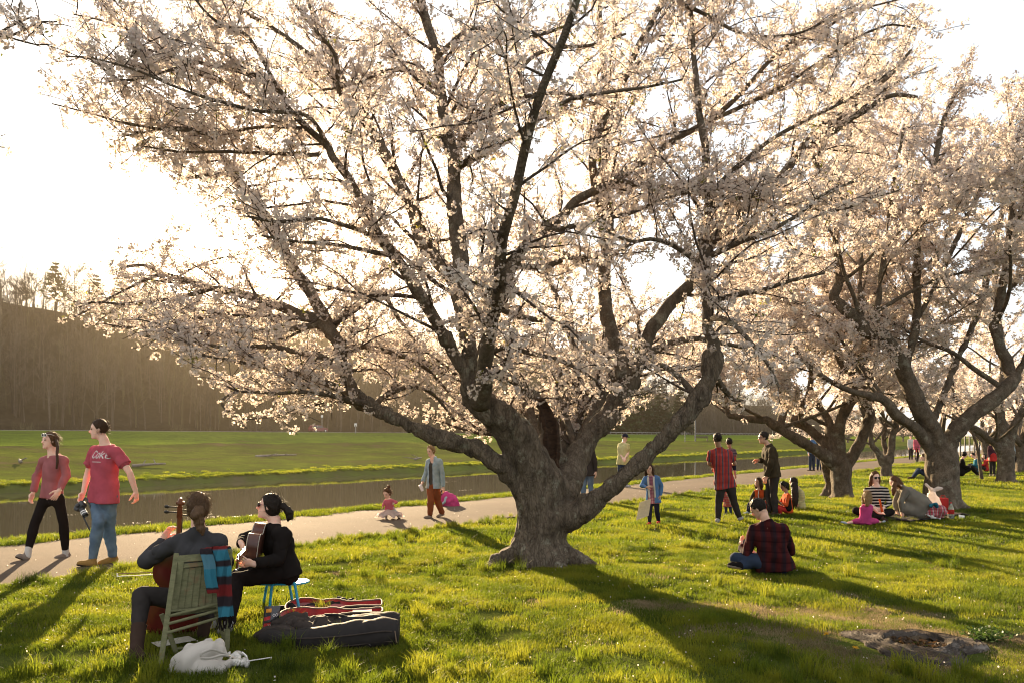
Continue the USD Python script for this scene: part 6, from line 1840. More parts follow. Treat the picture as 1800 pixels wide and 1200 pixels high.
# the man sitting on the grass in front
Pm = Person("man in a dark red plaid shirt sitting cross-legged on the lawn, bent over a phone", 9.05, 1.0, {
    "head": (1333, 893, .12), "neck": (1343, 908, .03), "sL": (1324.5, 925, .10), "sR": (1376, 925, -.06), "eL": (1312, 972, .10), "eR": (1389, 968, .12), "wL": (1304, 961, .30), "wR": (1330, 975, .42), "tL": (1303, 948, .36), "tR": (1310, 965, .45),
    "hL": (1345, 987, .04), "hR": (1378, 987, .0), "kL": (1293, 980, .16), "kR": (1380, 978, .50), "aL": (1325, 994, .38), "aR": (1300, 994, .02), "fL": (1330, 998, .4), "gL": (1365, 997, .44), "fR": (1302, 999, .0), "gR": (1280, 995.5, .06)},
    (-0.62, 0.50, -0.60), build=1.04, sk="skin_tan", body_f=(-.45, .85, 0), tilt=(-0.45, 0.35, 0.8), h=.012)
Pm.top("plaid_dark", "shirt", 1.9, hem=.10, pad=.026, wr=.016, collar=True, seed=12); Pm.pants("dark_denim", "jeans", pad=.016); Pm.shoes("black_knit", "shoe", 1.05, sole="grey_suede"); Pm.hair("hair_dark", "short", amp=.012)
solo("phone", bar(P(1304, 956, 9.44), P(1306, 947, 9.48), .075, .009, up=(.3, .9, .2)), "plastic_black", "black phone held by the man sitting in dark plaid", "phone")

# the family on the blanket
Sw = Person("woman in a black and white striped top and sunglasses sitting cross-legged", 14.75, 0.98, {
    "head": (1538.5, 838), "sL": (1524, 858, 0), "sR": (1557, 858, 0), "eL": (1519, 883, .02), "eR": (1563, 883, -.05), "wL": (1541, 893, -.25), "wR": (1552, 893, -.28), "hL": (1533, 902, .08), "hR": (1547, 902, .08), "kL": (1505, 897, -.12), "kR": (1565, 899, -.15), "aL": (1550, 909, -.38), "aR": (1533, 909, -.34)},
    (0.05, -0.97, -0.16), hs=.95, build=.95, h=.013)
Sw.top("stripes_bw", "striped_top", 1.8, hem=.06, pad=.016); Sw.pants("black_cloth", pad=.02); Sw.hair("hair_auburn", "long", back=.03); Sw.glasses(); Sw.shoes("boot_leather")
Tc = Person("blond toddler in a pink sleeveless top sitting with back to us", 13.95, 0.50, {
    "head": (1524, 870.5), "sL": (1515, 889, 0), "sR": (1533, 888, .02), "eL": (1512, 901, .1), "eR": (1544, 901, .06), "wL": (1518, 908, .2), "wR": (1553, 902, .18), "hL": (1512, 915, 0), "hR": (1528, 915, 0), "kL": (1500, 916, .05), "kR": (1541, 915, .12), "aL": (1487, 919, .0), "aR": (1550, 918, .2), "fL": (1486, 920, 0), "gL": (1478, 918, 0), "fR": (1552, 919, .22), "gR": (1556, 916, .26)},
    (0.35, 0.92, -0.1), hs=.76, build=1.25, face=False, h=.011, hand_h=.007)
Tc.top("hot_pink", "top", 0, hem=.10, pad=.02, neck=False); Tc.pants("hot_pink", "skirt", -.45, pad=.03); Tc.hair("hair_blond", "long", back=.02); Tc.shoes("sock_blue", "sock", 1.1)
Kw = Person("red-haired woman in a beige cardigan kneeling and leaning over the blanket", 15.0, 0.97, {
    "head": (1572, 846, 0), "neck": (1581, 852, 0), "sL": (1580, 857, .18), "sR": (1590, 859, -.16), "eL": (1574, 880, .2), "eR": (1583, 881, -.16), "wL": (1576, 898, .1), "wR": (1586, 899, -.14), "tL": (1577, 908, .08), "tR": (1587, 909, -.14), "hL": (1624, 888, .1), "hR": (1626, 890, -.08),
    "kL": (1597, 905, .12), "kR": (1598, 906, -.1), "aL": (1632, 907, .12), "aR": (1633, 908, -.1), "fL": (1636, 904, .12), "gL": (1644, 909, .12), "fR": (1637, 905, -.1), "gR": (1645, 910, -.1)},
    (-0.86, -0.12, -0.48), hs=.93, body_f=(-.55, 0, -.83), h=.014)
Kw.top("cardigan", "cardigan", 1.92, hem=.02, pad=.03, wr=.016)
Kw.pants("cardigan", "skirt", .6, pad=.03, wr=.012); Kw.shoes("boot_leather")
Kw.part("cardigan_tail", Field(k=.05).chain([P(1600, 872, 14.95), P(1618, 886, 14.92), P(1628, 893, 14.95)], [.17, .20, .16]).chain([P(1592, 893, 14.88), P(1615, 900, 14.9)], [.12, .15]).plane(P(1600, 911, 15), (0, 0, -1)).mesh(.016, cloth_disp(9, .022, 7)), "cardigan")
Kw.hair("hair_auburn", "long", back=.0, pts=[P(1573, 850, 14.9), P(1571, 860, 14.86), P(1570.5, 868, 14.86)], rs=[.05, .045, .025])

# figures farther off
def small(label, Y, s, J, f, topm, pantsm, hairm, sleeve=1.9, hairstyle="short", sk="skin_light", shoe="boot_leather", bf=None, group=None, **k):
    p = Person(label, Y, s, J, f, h=.022, sk=sk, face=False, hand_h=.011, body_f=bf, group=group)
    p.top(topm, "shirt", sleeve, hem=.06, pad=.024)
    p.pants(pantsm, pad=.016)
    p.shoes(shoe)
    p.hair(hairm, hairstyle)
    return p


def stand(px, feet, Y, wpx, s, dx=0.0):
    """Joints of a standing figure: centre px, feet py, half shoulder width in px."""
    k = FOC / Y * s * 1.75
    y = lambda q: feet - q * k
    return {"head": (px + dx, y(.935)), "sL": (px - wpx, y(.815)), "sR": (px + wpx, y(.815)), "eL": (px - wpx * 1.25, y(.64)), "eR": (px + wpx * 1.25, y(.64)), "wL": (px - wpx * 1.1, y(.50), -.1), "wR": (px + wpx * 1.1, y(.50), -.1),
            "hL": (px - wpx * .5, y(.51)), "hR": (px + wpx * .5, y(.51)), "kL": (px - wpx * .5, y(.28), -.03), "kR": (px + wpx * .55, y(.28), .03), "aL": (px - wpx * .55, y(.045)), "aR": (px + wpx * .6, y(.045))}


def sit(px, ground, Y, s, side=-1, lean=.1):
    """Joints of a figure sitting on the ground, seen from the side, knees towards side."""
    k = FOC / Y * s
    y = lambda q: ground - q * k
    x = lambda q: px + side * q * k
    return {"head": (x(.10 + lean), y(.80)), "sL": (x(.02 + lean * .6), y(.58), .16 * s), "sR": (x(.02 + lean * .6), y(.58), -.16 * s), "eL": (x(.12), y(.34), .2 * s), "eR": (x(.12), y(.34), -.2 * s), "wL": (x(.32), y(.32), .1 * s), "wR": (x(.32), y(.32), -.1 * s),
            "hL": (x(0), y(.10), .08 * s), "hR": (x(0), y(.10), -.08 * s), "kL": (x(.40), y(.34), .1 * s), "kR": (x(.40), y(.30), -.1 * s), "aL": (x(.62), y(.07), .08 * s), "aR": (x(.60), y(.07), -.08 * s)}


small("person in a light blue shirt and jeans standing on the path beyond the two-trunked cherry", 36.0, 1.0, stand(1427, 828, 36, 5.2, 1.0), (-.5, .85, 0), "blue_jacket", "dark_denim", "hair_dark", bf=(-.5, .85, 0))
small("person in dark blue standing on the path, half hidden by the two-trunked cherry", 36.5, 0.97, stand(1440, 827, 36.5, 5, 0.97), (.2, .97, 0), "navy_cloth", "dark_denim", "hair_brown", bf=(.2, .97, 0))
small("person in a white shirt walking far off on the path beside the cyclist", 54, 1.0, stand(1601, 808, 54, 3.6, 1.0), (-.6, -.8, 0), "white_cloth", "charcoal_cloth", "hair_dark", bf=(-.6, -.8, 0))
cy = stand(1611.5, 810, 48, 4.0, .93)
cy["kL"] = (1609.5, 797, -.2); cy["kR"] = (1613.5, 800, -.12); cy["aL"] = (1610, 807, -.05); cy["aR"] = (1613, 809, 0); cy["wL"] = (1608, 791, -.4); cy["wR"] = (1615.5, 791, -.4)
small("cyclist in a pink top riding towards us on the far path", 48, .93, cy, (-.45, -.85, -.1), "candy_pink", "charcoal_cloth", "hair_dark", bf=(-.5, -.85, 0))
bk = P(1611.8, 812.5, 48)
t = thing("bicycle", "bicycle under the cyclist far off on the path", "bicycle", bk)
hd = unit([-.5, -.86, 0])
for q in (-.5, .5):
    cpt = bk + hd * q + [0, 0, .34]
    ring = [cpt + .32 * (hd * math.cos(a) + np.array([0, 0, 1]) * math.sin(a)) for a in np.linspace(0, 2 * np.pi, 25)]
    obj("wheel", tube(ring, .02, 6, cap=False), "plastic_black", t)
obj("frame", cat(tube([bk + hd * .5 + [0, 0, .34], bk + hd * .38 + [0, 0, .95]], .02, 6), tube([bk + hd * .42 + [0, 0, .75], bk - hd * .15 + [0, 0, .8]], .018, 6), tube([bk - hd * .5 + [0, 0, .34], bk - hd * .15 + [0, 0, .8]], .015, 6), tube([bk + hd * .42 + [0, 0, .75], bk + [0, 0, .3]], .018, 6), tube([bk - hd * .5 + [0, 0, .34], bk + [0, 0, .3]], .015, 6)), "red_cloth", t)
sdv = np.cross(hd, [0, 0, 1])
obj("handlebar", tube([bk + hd * .38 + [0, 0, .98] - sdv * .28, bk + hd * .42 + [0, 0, 1.0], bk + hd * .38 + [0, 0, .98] + sdv * .28], .015, 6), "plastic_black", t)
obj("saddle", box(.12, .22, .05, bk - hd * .15 + [0, 0, .86], .015), "plastic_black", t)
rs_ = small("person in a dark top and red skirt standing beside the rightmost cherry trunk", 31.8, .86, stand(1744.5, 836, 31.8, 5.2, .86), (.25, .95, 0), "plum_cloth", "charcoal_cloth", "hair_blond", hairstyle="long", bf=(.2, .97, 0), shoe="grey_suede")
rs_.part("skirt", Field(k=.03).chain([rs_.pel + [0, 0, .08], rs_.pel - [0, 0, .16]], [.15, .22]).plane(rs_.pel - [0, 0, .15], (0, 0, -1)).mesh(.02, cloth_disp(3, .02)), "red_cloth")
small("person in a teal top sitting hunched behind the large right-hand cherry", 35.0, .98, sit(1719, 829.5, 35, .98, -1, .14), (-.9, -.2, -.3), "teal_cloth", "charcoal_cloth", "hair_dark", bf=(-1, 0, 0))
small("dark-haired person in black sitting just behind the person in teal", 36.6, .98, sit(1722, 827.5, 36.6, .98, -1, .05), (-.9, .2, 0), "navy_cloth", "charcoal_cloth", "hair_dark", bf=(-1, 0, 0))
small("person in a red top sitting beside the thin young tree", 36.5, .9, sit(1734, 827.5, 36.5, .9, -1, .04), (-.8, -.5, 0), "red_cloth", "charcoal_cloth", "hair_dark", hairstyle="long", bf=(-1, 0, 0))
small("person in a black jacket sitting right behind the forked cherry's trunk, at its right side", 29.5, 1.0, sit(1690, 835, 29.5, 1.0, 1, .02), (.8, .5, 0), "black_cloth", "black_cloth", "hair_dark", bf=(1, 0, 0))
small("person in dark blue sitting at the left side of the forked cherry's trunk", 26.5, .95, sit(1634, 841, 26.5, .95, -1, .12), (-.9, .2, -.2), "navy_cloth", "dark_denim", "hair_brown", bf=(-1, 0, 0))
small("person in a pale blue shirt standing behind the rightmost trunk", 40, .98, stand(1782, 824, 40, 4.6, .98), (.3, .9, 0), "pale_blue_cloth", "charcoal_cloth", "hair_dark", bf=(.2, .97, 0))
# ------------------------------------------------------------------ the two musicians
YC = 5.95
Cel = Person("cellist in a grey fleece jacket sitting on the slatted chair with back to us", YC, 0.95, {
    "head": (349, 891, .02), "neck": (348, 920, .0), "sL": (316, 944, .05), "sR": (384, 943, -.02), "eL": (257, 985, .14), "eR": (399, 986, .16), "wL": (287, 945, .28), "wR": (352, 1012, .34), "tL": (305, 919, .30), "tR": (330, 1008, .4),
    "hL": (322, 1052, .04), "hR": (376, 1048, .04), "kL": (249, 1045, -.12), "kR": (368, 1052, .26), "aL": (240, 1140, -.45), "aR": (357, 1110, .16), "fL": (246, 1163, -.52), "gL": (229, 1160, -.36), "fR": (361, 1132, .12), "gR": (352, 1126, .34)},
    (-0.28, 0.95, -0.08), hs=.96, build=1.0, curl={"L": .6, "R": .7}, h=.010, body_f=(-.25, .97, 0), face=False)
Cel.top("grey_fleece", "jacket", 1.90, hem=.10, pad=.030, wr=.016, seed=14, collar=True, cuff=1)
Cel.pants("charcoal_cloth", "trousers", .6, pad=.014, wr=.008)
Cel.shoes("boot_leather", "boot", 1.06, boot=.42, sole="plastic_black")
Cel.hair("hair_brown", "tied", pts=[P(349, 897, YC - .10), P(346, 904, YC - .125), P(349, 914, YC - .115), P(353, 926, YC - .12), P(356, 938, YC - .13)], rs=[.045, .050, .040, .033, .014])


# cello, its back towards us
def outline(rows, n=8):
    """A closed outline from (distance along, half width) rows, both sides."""
    q = spline(rows, n)
    return np.vstack([np.c_[q[:, 1], q[:, 0]], np.c_[-q[::-1, 1], q[::-1, 0]]])


def plate(poly, depth, bulge=0.0, rim=.006):
    """An arched body from an outline (x across, y along): extruded along z and domed on both faces."""
    from shapely.geometry import Polygon
    sh = Polygon(poly).buffer(0)
    rings = [(-depth / 2, 0.0), (-depth / 2 + rim, -rim), (depth / 2 - rim, -rim), (depth / 2, 0.0)]
    m = trimesh.creation.extrude_polygon(sh, depth, engine="earcut")
    m = m.subdivide_to_size(.035)
    v = np.array(m.vertices); v[:, 2] -= depth / 2
    from shapely import distance, points, boundary
    d = distance(points(v[:, 0], v[:, 1]), boundary(sh))
    top = np.abs(v[:, 2]) > depth / 2 - 1e-4
    v[:, 2] += np.where(top, np.sign(v[:, 2]) * bulge * (1 - np.exp(-d / .05)), 0)
    return v, np.array(m.faces)


CELLO = [(0, .0), (.004, .06), (.03, .14), (.09, .195), (.17, .215), (.25, .20), (.31, .165), (.335, .155), (.34, .128), (.40, .112), (.46, .116), (.495, .142), (.51, .15), (.56, .168), (.63, .168), (.69, .14), (.735, .075), (.75, .03), (.752, .0)]
ca, cb = P(302, 1117, 6.28), P(317, 879, 6.10)
c_ax = unit(cb - ca)
c_n = unit(np.array([-.30, .95, 0]) - c_ax * (np.array([-.30, .95, 0]) @ c_ax))
c_x = np.cross(c_ax, c_n)
R = np.array([c_x, c_ax, c_n])
CS = np.linalg.norm(cb - ca) / 1.19
plain("varnish", (0.075, 0.009, 0.007), rough=0.22, c2=(0.045, 0.006, 0.005), scale=3.0, spec=0.6)
plain("varnish_brown", (0.12, 0.042, 0.018), rough=0.28, c2=(0.07, 0.025, 0.011), scale=8.0, spec=0.2)
plain("ebony", (0.012, 0.010, 0.009), rough=0.25, spec=0.6)
t = thing("cello", "dark red cello leaning against the cellist, its neck beside the cellist's head", "cello", ca)
obj("body", moved((plate(outline(CELLO), .115, .018)[0] * CS, plate(outline(CELLO), .115, .018)[1]), R, ca), "varnish", t, smooth=40)
L = lambda x, y, z: ca + CS * (x * c_x + y * c_ax + z * c_n)
obj("neck", tube([L(0, .72, .03), L(0, .80, .035), L(0, .95, .03), L(0, 1.05, .025)], np.array([.032, .021, .017, .019]) * CS, 12), "varnish_brown", t)
obj("fingerboard", bar(L(0, .50, .085), L(0, 1.05, .052), .045 * CS, .014 * CS, up=c_n), "ebony", t)
obj("peg_box", cat(bar(L(-.017, 1.04, .03), L(-.013, 1.15, .0), .010, .045 * CS, up=c_n), bar(L(.017, 1.04, .03), L(.013, 1.15, .0), .010, .045 * CS, up=c_n), bar(L(0, 1.04, .012), L(0, 1.15, -.016), .032 * CS, .012, up=c_n)), "varnish_brown", t)
sc = [L(0, 1.16 + .038 * k * math.cos(a), .012 + .038 * k * math.sin(a)) for a, k in zip(np.linspace(-1.5, 8.5, 40), np.linspace(1.0, .25, 40))]
obj("scroll", cat(tube(sc, np.linspace(.020, .012, 40) * CS, 8), tube([L(-.030, 1.165, .012), L(.030, 1.165, .012)], .014 * CS, 10)), "varnish_brown", t)
for q, (yy, sg) in enumerate(((1.065, -1), (1.085, 1), (1.11, -1), (1.13, 1))):
    obj("tuning_peg", cat(tube([L(-.02 * sg, yy, .012), L(.085 * sg, yy, .012)], .0055, 8), moved((trimesh.creation.icosphere(2, 1.0).vertices * np.array([.020, .014, .006]), trimesh.creation.icosphere(2, 1.0).faces), R, L(.10 * sg, yy, .012))), "ebony", t)
obj("tailpiece", bar(L(0, .06, .095), L(0, .28, .105), .05 * CS, .012, up=c_n), "ebony", t)
obj("bridge", bar(L(-.045, .335, .095), L(.045, .335, .095), .008, .07, up=c_n), "varnish_brown", t)
obj("endpin", tube([L(0, .01, 0), L(0, -.10, .06)], .005, 8), "pale_metal", t)
for q in range(4):
    obj("string", tube([L(-.015 + .01 * q, .28, .112), L(-.018 + .012 * q, .335, .135), L(-.010 + .0066 * q, 1.05, .062)], .0012, 4), "pale_metal", t)
ba, bb = P(206, 1007.5, 6.55), P(345, 1000, 6.25)
t = thing("cello_bow", "thin cello bow sticking out level to the left of the cellist", "bow", ba)
obj("stick", tube([ba, ba * .5 + bb * .5 + [0, 0, -.006], bb], [.0035, .004, .0048], 8), "varnish_brown", t)
obj("bow_hair", bar(ba - [0, 0, .022], bb - [0, 0, .024], .009, .0018), "frame_white", t)
obj("tip", bar(ba + [0, 0, .004], ba - [-.004, 0, .026], .009, .012, up=(1, 0, 0)), "frame_white", t)
obj("frog", box(.05, .012, .026, bb - [0, 0, .014], .003), "ebony", t)

# ------------------------------------------------------------------ slatted folding chair
bark("chair_paint", (0.075, 0.075, 0.036), (0.15, 0.143, 0.075), (0.13, 0.085, 0.045), scale=2.2, bump=0.002)
UPL, UPR = (P(310, 974, 5.66), P(279, 1184, 5.26)), (P(404, 966, 5.80), P(399, 1142, 5.66))
t = thing("folding_chair", "weathered green-grey wooden folding chair with a slatted back", "chair", (UPL[1] + UPR[1]) / 2)
lat = unit(UPR[0] - UPL[0])
bn = unit(np.cross(lat, UPL[0] - UPL[1]))
if bn[1] > 0:
    bn = -bn
on = lambda e, u: e[0] + (e[1] - e[0]) * u
for e in (UPL, UPR):
    obj("upright", bar(e[0] + (e[0] - e[1]) * .012, e[1] - [0, 0, .02], .036, .024, up=bn, bev=.004), "chair_paint", t)
obj("top_rail", bar(on(UPL, .045) + bn * .002, on(UPR, .05) + bn * .002, .055, .018, up=bn), "chair_paint", t)


def slat_pt(u, v):
    """u across, v down the back panel."""
    a, b = P(318, 992, 5.64), P(392, 985, 5.78)
    c, d = P(305, 1081, 5.56), P(388, 1068, 5.72)
    return (a * (1 - u) + b * u) * (1 - v) + (c * (1 - u) + d * u) * v


for q in range(6):
    u = .13 + .148 * q
    obj("back_slat", bar(slat_pt(u, .08), slat_pt(u, .92), .046 if q not in (0,) else .046, .011, up=bn, bev=.003), "chair_paint", t)
obj("panel_rail", bar(slat_pt(-.02, .03) + bn * .004, slat_pt(1.0, .03) + bn * .004, .034, .016, up=bn), "chair_paint", t)
obj("panel_rail", bar(slat_pt(-.02, .97) + bn * .004, slat_pt(1.0, .97) + bn * .004, .040, .016, up=bn), "chair_paint", t)
obj("panel_stile", bar(slat_pt(0, -.05) + bn * .006, slat_pt(0, 1.02) + bn * .006, .042, .018, up=bn), "chair_paint", t)
obj("panel_stile", bar(slat_pt(1.0, -.05) + bn * .006, slat_pt(1.0, 1.02) + bn * .006, .042, .018, up=bn), "chair_paint", t)
for u in (.535, .60, .675):
    obj("rung", tube([on(UPL, u) + lat * .01, on(UPR, u * 1.0 - .02) - lat * .01], .0115, 8), "chair_paint", t)
sa, sb = P(296, 1078, 5.50), P(382, 1068, 5.66)
fw = unit(np.array([-.28, .95, 0.02]))
for q in range(6):
    a = sa + fw * (.03 + .062 * q) + [0, 0, .012]
    b = sb + fw * (.03 + .062 * q) + [0, 0, .012]
    obj("seat_slat", bar(a, b, .048, .013), "chair_paint", t)
for s_ in (sa, sb):
    obj("seat_rail", bar(s_, s_ + fw * .38 - [0, 0, .01], .02, .03), "chair_paint", t)
LGL, LGR = (P(284, 1078, 5.56), P(318, 1160, 5.62)), (P(378, 1070, 5.72), P(406, 1148, 5.78))
for e in (LGL, LGR):
    obj("rear_leg", bar(e[0], e[1] - [0, 0, .03], .034, .022, up=bn, bev=.004), "chair_paint", t)
obj("rear_leg_rung", tube([on(LGL, .75), on(LGR, .75)], .01, 8), "chair_paint", t)

# striped scarf over the chair's back
_T, _M, _D, _B = (0.03, 0.145, 0.20), (0.14, 0.016, 0.016), (0.024, 0.019, 0.022), (0.07, 0.17, 0.22)
bands("scarf_short", hard((0, _B), (.30, _D), (.42, _M), (.58, _D), (.62, _T)), "z", 0.34, trans=.1)
bands("scarf_long", hard((0, _T), (.13, _D), (.26, _M), (.40, _D), (.50, _T), (.62, _D), (.70, _T), (.84, _M)), "z", 0.56, cross=("x", .09, hard((0, (1, 1, 1)), (.6, (.75, .72, .72)))), trans=.1)


def drape(rows, width, seed, nu=10, wav=.010, n=18):
    """A hanging strip of cloth: centre points, width to the side, gentle folds, two skins."""
    q = spline(rows, n // (len(rows) - 1) + 1)
    u = np.linspace(-.5, .5, nu)
    g = meshkit.fbm(np.stack(np.meshgrid(np.arange(len(q)) * .13, u * 4, [0.0], indexing="ij"), -1)[:, :, 0] * 1.0, 2, seed) - .5
    fold = np.sin(u * 12 + seed) * wav * .6
    v = q[:, None] + lat * (u * width)[None, :, None] + bn * (g * wav * 3 + fold[None])[:, :, None]
    i, j = np.meshgrid(np.arange(len(q) - 1), np.arange(nu - 1), indexing="ij")
    f = np.stack([i * nu + j, (i + 1) * nu + j, (i + 1) * nu + j + 1, i * nu + j + 1], -1).reshape(-1, 4)
    a = vf((v.reshape(-1, 3), f))
    b = vf(((v - bn * .008).reshape(-1, 3), f[:, ::-1]))
    edge = [k for k in range(nu)]
    return cat(a, b)


top1, top2 = P(366, 966, 5.74), P(391, 964, 5.79)
t = thing("scarf", "striped red and teal knitted scarf hung over the chair's right shoulder", "scarf", P(392, 1080, 5.6))
obj("short_end", drape([top1 + [0, .04, -.10], top1 + [0, .025, .005], top1 + [0, -.05, .012], P(368, 990, 5.66), P(370, 1016, 5.62), P(375, 1041, 5.60)], .082, 2), "scarf_short", t)
le = [top2 + [0, .05, -.12], top2 + [0, .03, .008], top2 + [0, -.05, .014], P(393, 990, 5.70), P(394, 1030, 5.64), P(396, 1062, 5.60), P(398, 1084, 5.57)]
obj("long_end", drape(le, .105, 5, wav=.014), "scarf_long", t)
g = np.random.default_rng(4)
obj("fringe", cat(*[tube([P(398, 1083, 5.57) + lat * x + bn * g.normal(0, .006), P(398, 1093, 5.57) + lat * (x + g.normal(0, .008)) + bn * g.normal(0, .01), P(398, 1103 + 4 * g.random(), 5.56) + lat * (x + g.normal(0, .012)) + bn * g.normal(0, .012)], .0042, 5) for x in np.linspace(-.055, .055, 17)]), "black_knit", t, kind="stuff")

# ------------------------------------------------------------------ guitarist on the blue stool
YG = 6.85
Gu = Person("guitarist in black with ponytail and sunglasses sitting on the blue stool", YG, 0.94, {
    "head": (472.5, 889, 0), "neck": (483, 912, .0), "sL": (466, 930, .17), "sR": (497, 932, -.15), "eL": (428, 945, .20), "eR": (489, 984, -.22), "wL": (424.5, 955, -.02), "wR": (443, 990, -.48), "tL": (432, 973, -.12), "tR": (425, 984, -.56),
    "hL": (498, 1002, .10), "hR": (503, 1004, -.08), "kL": (420, 1010, .08), "kR": (416, 1018, -.22), "aL": (378, 1097, -.42), "aR": (402, 1096, -.55), "fL": (381, 1112, -.40), "gL": (362, 1113, -.52), "fR": (404, 1114, -.52), "gR": (385, 1117, -.62)},
    (-0.96, -0.12, 0.12), hs=.95, build=1.0, curl=.5, h=.0105, body_f=(-.97, -.2, 0))
Gu.top("black_cloth", "jacket", 1.9, hem=.06, pad=.028, wr=.017, seed=21, collar=True)
Gu.pants("black_knit", "trousers", .9, pad=.018, wr=.010)
Gu.shoes("sneaker_grey", "shoe", 1.05, sole="frame_white")
Gu.hair("hair_dark", "tied", fringe=.004, pts=[P(497, 889, YG), P(503, 892, YG), P(508.5, 900, YG), P(509, 908, YG), P(506.5, 914, YG)], rs=[.035, .026, .036, .034, .012])
Gu.glasses("lens_dark", up=.008)
t = thing("stool", "small bright blue metal stool under the guitarist", "stool", P(497, 1078, 6.9))
plain("blue_paint", (0.02, 0.27, 0.42), rough=0.3, spec=0.5)
sq = [P(470, 1022, 7.05), P(507, 1018, 7.05), P(517, 1020, 6.75), P(478, 1026, 6.75)]
cen = sum(sq) / 4
obj("seat", Field(k=.02).chain([cen - [.11, 0, 0], cen + [.11, 0, 0]], [.15, .15]).plane(cen + [0, 0, .008], (0, 0, 1)).plane(cen - [0, 0, .008], (0, 0, -1)).mesh(.008), "blue_paint", t)
FEET = [P(461, 1068, 7.05), P(517.5, 1076, 7.05), P(529, 1079, 6.78), P(472, 1072, 6.78)]
for a, b in zip(sq, FEET):
    b = np.array([b[0], b[1], h_at(b[0], b[1]) - .02])
    d = unit(b - a)
    obj("leg", tube(spline([a + (cen - a) * .35 + [0, 0, -.012], a + (cen - a) * .05 + [0, 0, -.014], a + d * .04, a * .5 + b * .5, b], 5), .012, 10), "blue_paint", t)
obj("hoop", tube([sq[0] + (FEET[0] - sq[0]) * .1, sq[3] + (FEET[3] - sq[3]) * .1], .008, 8), "blue_paint", t)

GUIT = [(0, .0), (.004, .05), (.03, .13), (.09, .18), (.15, .19), (.21, .172), (.27, .135), (.31, .122), (.35, .13), (.41, .143), (.45, .135), (.48, .10), (.495, .05), (.497, .0)]
ga = P(458, 950, 6.98)
gh = P(428, 986, 6.12)
g_ax = unit(gh - ga)
g_n = unit(np.array([-.90, -.30, .12]) - g_ax * (np.array([-.90, -.30, .12]) @ g_ax))
g_x = np.cross(g_ax, g_n)
R = np.array([g_x, g_ax, g_n])
G = lambda x, y, z: ga + x * g_x + y * g_ax + z * g_n
plain("guitar_wood", (0.05, 0.017, 0.010), rough=0.25, c2=(0.03, 0.011, 0.008), scale=6.0, spec=0.5)
plain("spruce", (0.46, 0.29, 0.13), rough=0.3, c2=(0.38, 0.23, 0.10), scale=14.0)
t = thing("acoustic_guitar", "dark acoustic guitar in the guitarist's arms, its headstock towards us", "guitar", ga)
pl = plate(outline(GUIT), .095, .004)
obj("body", moved(pl, R, ga), "guitar_wood", t, smooth=40)
obj("top", moved(plate(outline([(a, b * .985) for a, b in GUIT]), .004, 0), R, ga + g_n * .0515), "spruce", t, smooth=40)
for z in (-.047, .049):
    o = outline([(a, b * 1.004) for a, b in GUIT])
    obj("binding", tube([G(x, y, z) for x, y in o[::2]], .0032, 6), "paper", t)
obj("sound_hole", moved(lathe([(0, 0), (.05, 0), (.05, .002), (0, .002)], 28), np.array([g_x, g_ax, g_n]), G(0, .33, .055)), "plastic_black", t)
obj("neck", bar(G(0, .47, .045), G(0, .80, .05), .05, .022, up=g_n), "varnish_brown", t)
obj("fretboard", bar(G(0, .36, .062), G(0, .80, .064), .052, .007, up=g_n), "ebony", t)
obj("headstock", bar(G(0, .79, .052), G(0, .985, .028), .072, .016, up=g_n, bev=.004), "varnish_brown", t)
for sg in (-1, 1):
    for q in range(3):
        obj("tuner", cat(tube([G(.034 * sg, .84 + .05 * q, .038), G(.052 * sg, .84 + .05 * q, .036)], .003, 6), moved((trimesh.creation.icosphere(2, 1.0).vertices * np.array([.005, .010, .010]), trimesh.creation.icosphere(2, 1.0).faces), R, G(.058 * sg, .84 + .05 * q, .036))), "pale_metal", t)
obj("bridge", bar(G(-.075, .12, .058), G(.075, .12, .058), .026, .009, up=g_n), "ebony", t)
for q in range(6):
    obj("string", tube([G(-.026 + .0104 * q, .12, .066), G(-.018 + .0072 * q, .80, .070)], .0006, 4), "pale_metal", t)

# ------------------------------------------------------------------ cases and bags on the grass


def soft(rows, h=.012, wr=.02, f=7.0, seed=4, k=.05, flat=True):
    F = Field(k=k)
    for pts, rs in rows:
        F.chain(pts, rs)
    return F.mesh(h, cloth_disp(seed, wr, f))


def gp(px, py, z=0.0):
    q = ground_at(px, py)
    return q + [0, 0, z]


plain("nylon_black", (0.018, 0.015, 0.014), rough=0.75, spec=0.15, bump=.0008, bscale=500)
plain("nylon_brown", (0.036, 0.027, 0.022), rough=0.75, spec=0.15, bump=.001, bscale=500)
plain("plush_red", (0.36, 0.022, 0.020), rough=0.95, sheen=0.5, c2=(0.24, 0.012, 0.012), scale=12)
plain("piping_tan", (0.15, 0.10, 0.065), rough=0.7)

# the big cello bag lying along the front
t = thing("cello_bag", "large black padded cello bag lying on the grass in front of the red-lined case", "bag", gp(575, 1140))
yb = 5.85
q0 = [P(470, 1121, yb + .05), P(500, 1125, yb), P(560, 1122, yb - .02), P(620, 1117, yb), P(672, 1111, yb + .03), P(693, 1110, yb + .05)]
F = Field(k=.05)
F.chain([p + [0, 0, .0] for p in q0], [.075, .092, .105, .11, .112, .105])
F.chain([p + [0, .22, .0] for p in q0], [.06, .085, .105, .11, .112, .105])
F.plane(P(701, 1100, yb), (1, 0.12, 0))
F.plane([0, 0, .01], (0, 0, -1))
obj("shell", F.mesh(.012, cloth_disp(6, .018, 6.0)), "nylon_black", t)
for dz, dy in ((.035, -.112), (-.045, -.100)):
    obj("piping", tube(spline([p + [0, dy - (.0 if i else -.03), dz + .004 * math.sin(3 * i)] for i, p in enumerate(q0[1:])], 5), .006, 6), "nylon_brown", t)
